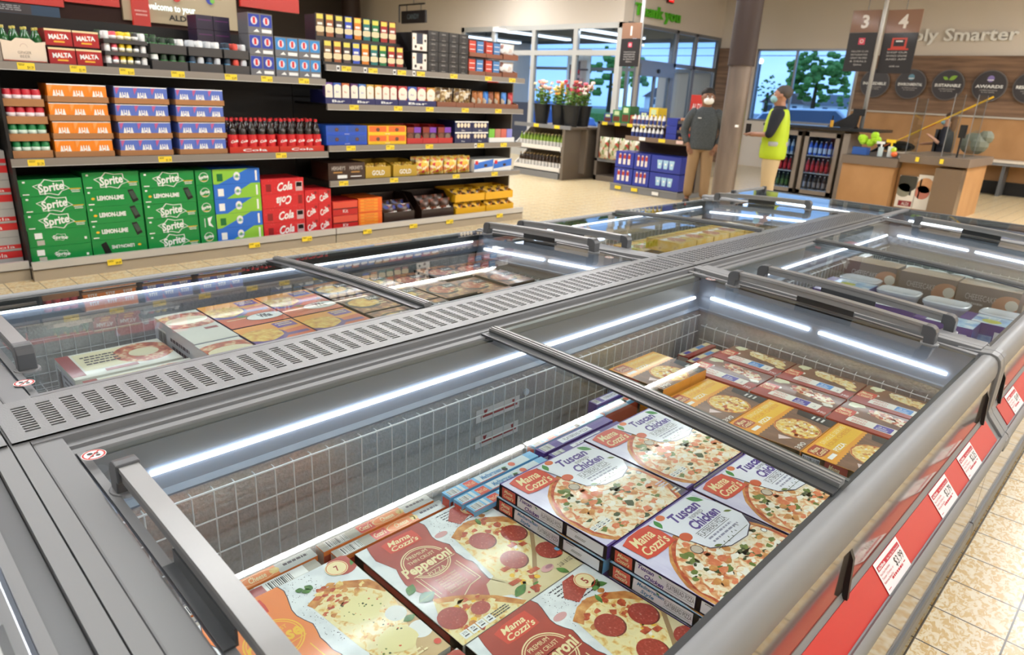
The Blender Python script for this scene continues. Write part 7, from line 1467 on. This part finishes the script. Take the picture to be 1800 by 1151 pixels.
def icetub(x, y, z, rz, label):
    t = thing('ice_cream_tub', label, 'ice cream tub', (x, y, z), rz, 'frosted ice cream tubs'); m = MB(); n = 20
    def rr(w, d, k=.45): return [(w*math.copysign(abs(math.cos(2*PI*i/n))**k, math.cos(2*PI*i/n)), d*math.copysign(abs(math.sin(2*PI*i/n))**k, math.sin(2*PI*i/n))) for i in range(n)]
    L = [(rr(.085, .06), 0), (rr(.10, .075), .066)]
    m.add([(a, b, h) for P, h in L for a, b in P], [(i, (i+1) % n, n+(i+1) % n, n+i) for i in range(n)]+[tuple(range(n))[::-1], tuple(range(n, 2*n))], TUBM).build('tub', t, smooth='auto')
    m = MB(); L = [(rr(.106, .08), .066), (rr(.108, .082), .081), (rr(.10, .074), .085), (rr(.09, .066), .080)]
    m.add([(a, b, h) for P, h in L for a, b in P], [(j*n+i, j*n+(i+1) % n, (j+1)*n+(i+1) % n, (j+1)*n+i) for j in range(3) for i in range(n)]+[tuple(range(n))[::-1], tuple(range(3*n, 4*n))], TUBL).build('lid', t, smooth='auto')
tubs = [(-1.24, 4.238), (-1.0, 4.13), (-.76, 4.10), (-.50, 4.09), (-.40+.0, 3.82+.0)]
for i, (x, y) in enumerate(tubs[:4]):
    for j in range(2): icetub(x, y, .504+.088*j, 0, 'frosted white ice cream tub, %s column, %s' % (nth(i, 4), ['underneath', 'top'][j]))
CCK = G('#5f5a60', 'cheesecake_grey')
def ckf(f): f.rect(0, 0, 1, 1, CCK, 1).text('CHEESECAKE', .40, .32, .13, G('#c8c8d0', 'silver_ink'), 2, .5).lines(.18, .38, .3, .1, 1, G('#c8c8d0', 'silver_ink'), 2).ell(.86, .35, .3, G('#c88a6a', 'cake_photo'), 2, 20, .25).ell(.9, .3, .12, WCH, 3, 12)
ck = food(.285, .17, .245, ramp_mat('cake_top', [(.3, '#7a5a48'), (.7, '#c8b8a8')], 12, rough=.4), CCK, lambda a: a.rect(.1, .1, .9, .9, G('#a89888', 'cake_card'), 1), name='cheesecake_box', cat='cheesecake box', label='grey cheesecake box standing behind the tubs, left one of four', loc=(-1.37, 4.33, .505), group='grey cheesecake boxes', face=ckf)
for i in range(3): lay(ck, (-1.06+.295*i-.02*(i == 2), 4.31-.02*i, .505), 'grey cheesecake box standing behind the tubs, %s of four' % ['second from the left', 'third from the left', 'right one'][i]) if i < 2 else lay(ck, (-.67+.0, 4.29, .505), 'grey cheesecake box standing behind the tubs, cut by the outer rail') if 0 else None
lay(ck, (-1.07, 4.31, .505), 'grey cheesecake box behind the tubs, second from the left') if 0 else None
tall = food(.05, .20, .22, G('#8a7a70', 'brown_grey'), G('#b8a8a0', 'grey_tan'), lambda a: a.rect(0, 0, 1, .5, WHITE, 1), name='cheesecake_box', cat='cheesecake box', label='narrow dessert box standing at the wire basket left of the cheesecakes', loc=(-1.42+.02, 4.56, .505))
GT = [('#6a9a4a', 'green'), ('#7aa85a', 'light green'), ('#8aa06a', 'olive green'), ('#9aa8b0', 'grey'), ('#c8a05a', 'amber'), ('#7ab8b0', 'teal'), ('#8a4a40', 'brown')]
for i, (c, n) in enumerate(GT):
    mm = MB().lathe([(.05, 0), (.062, .12)], (0, 0, 0), P_(c), 16).build('dessert_cup', None, '%s dessert cup in the furthest right well compartment, %s' % (n, nth(i, 7)), True, 0, 'dessert cup', 'dessert cups')
    mm.location = (-1.32+.14*i, 5.06-.0*i, .505)
    MB().lathe([(.066, .12), (.066, .132), (.058, .134)], (0, 0, 0), P_('#dfe4e0'), 16).build('lid', mm)
for i in range(8):
    b_ = box_(-1.40+.125*i, 4.78, .505, .11, .22, .11, ['#8a5a4a', '#b88a6a', '#c86a4a', '#7a8a6a', '#a87a5a', '#5a8a8a', '#c8a87a', '#9a4a3a'][i], 'ice_pop_box', 'ice pop box beyond the cheesecakes, %s of eight' % nth(i, 8), 'ice pop box', 'small ice pop boxes', lambda a: a.rect(.1, .2, .9, .6, P_('#e8dcd0'), 1))
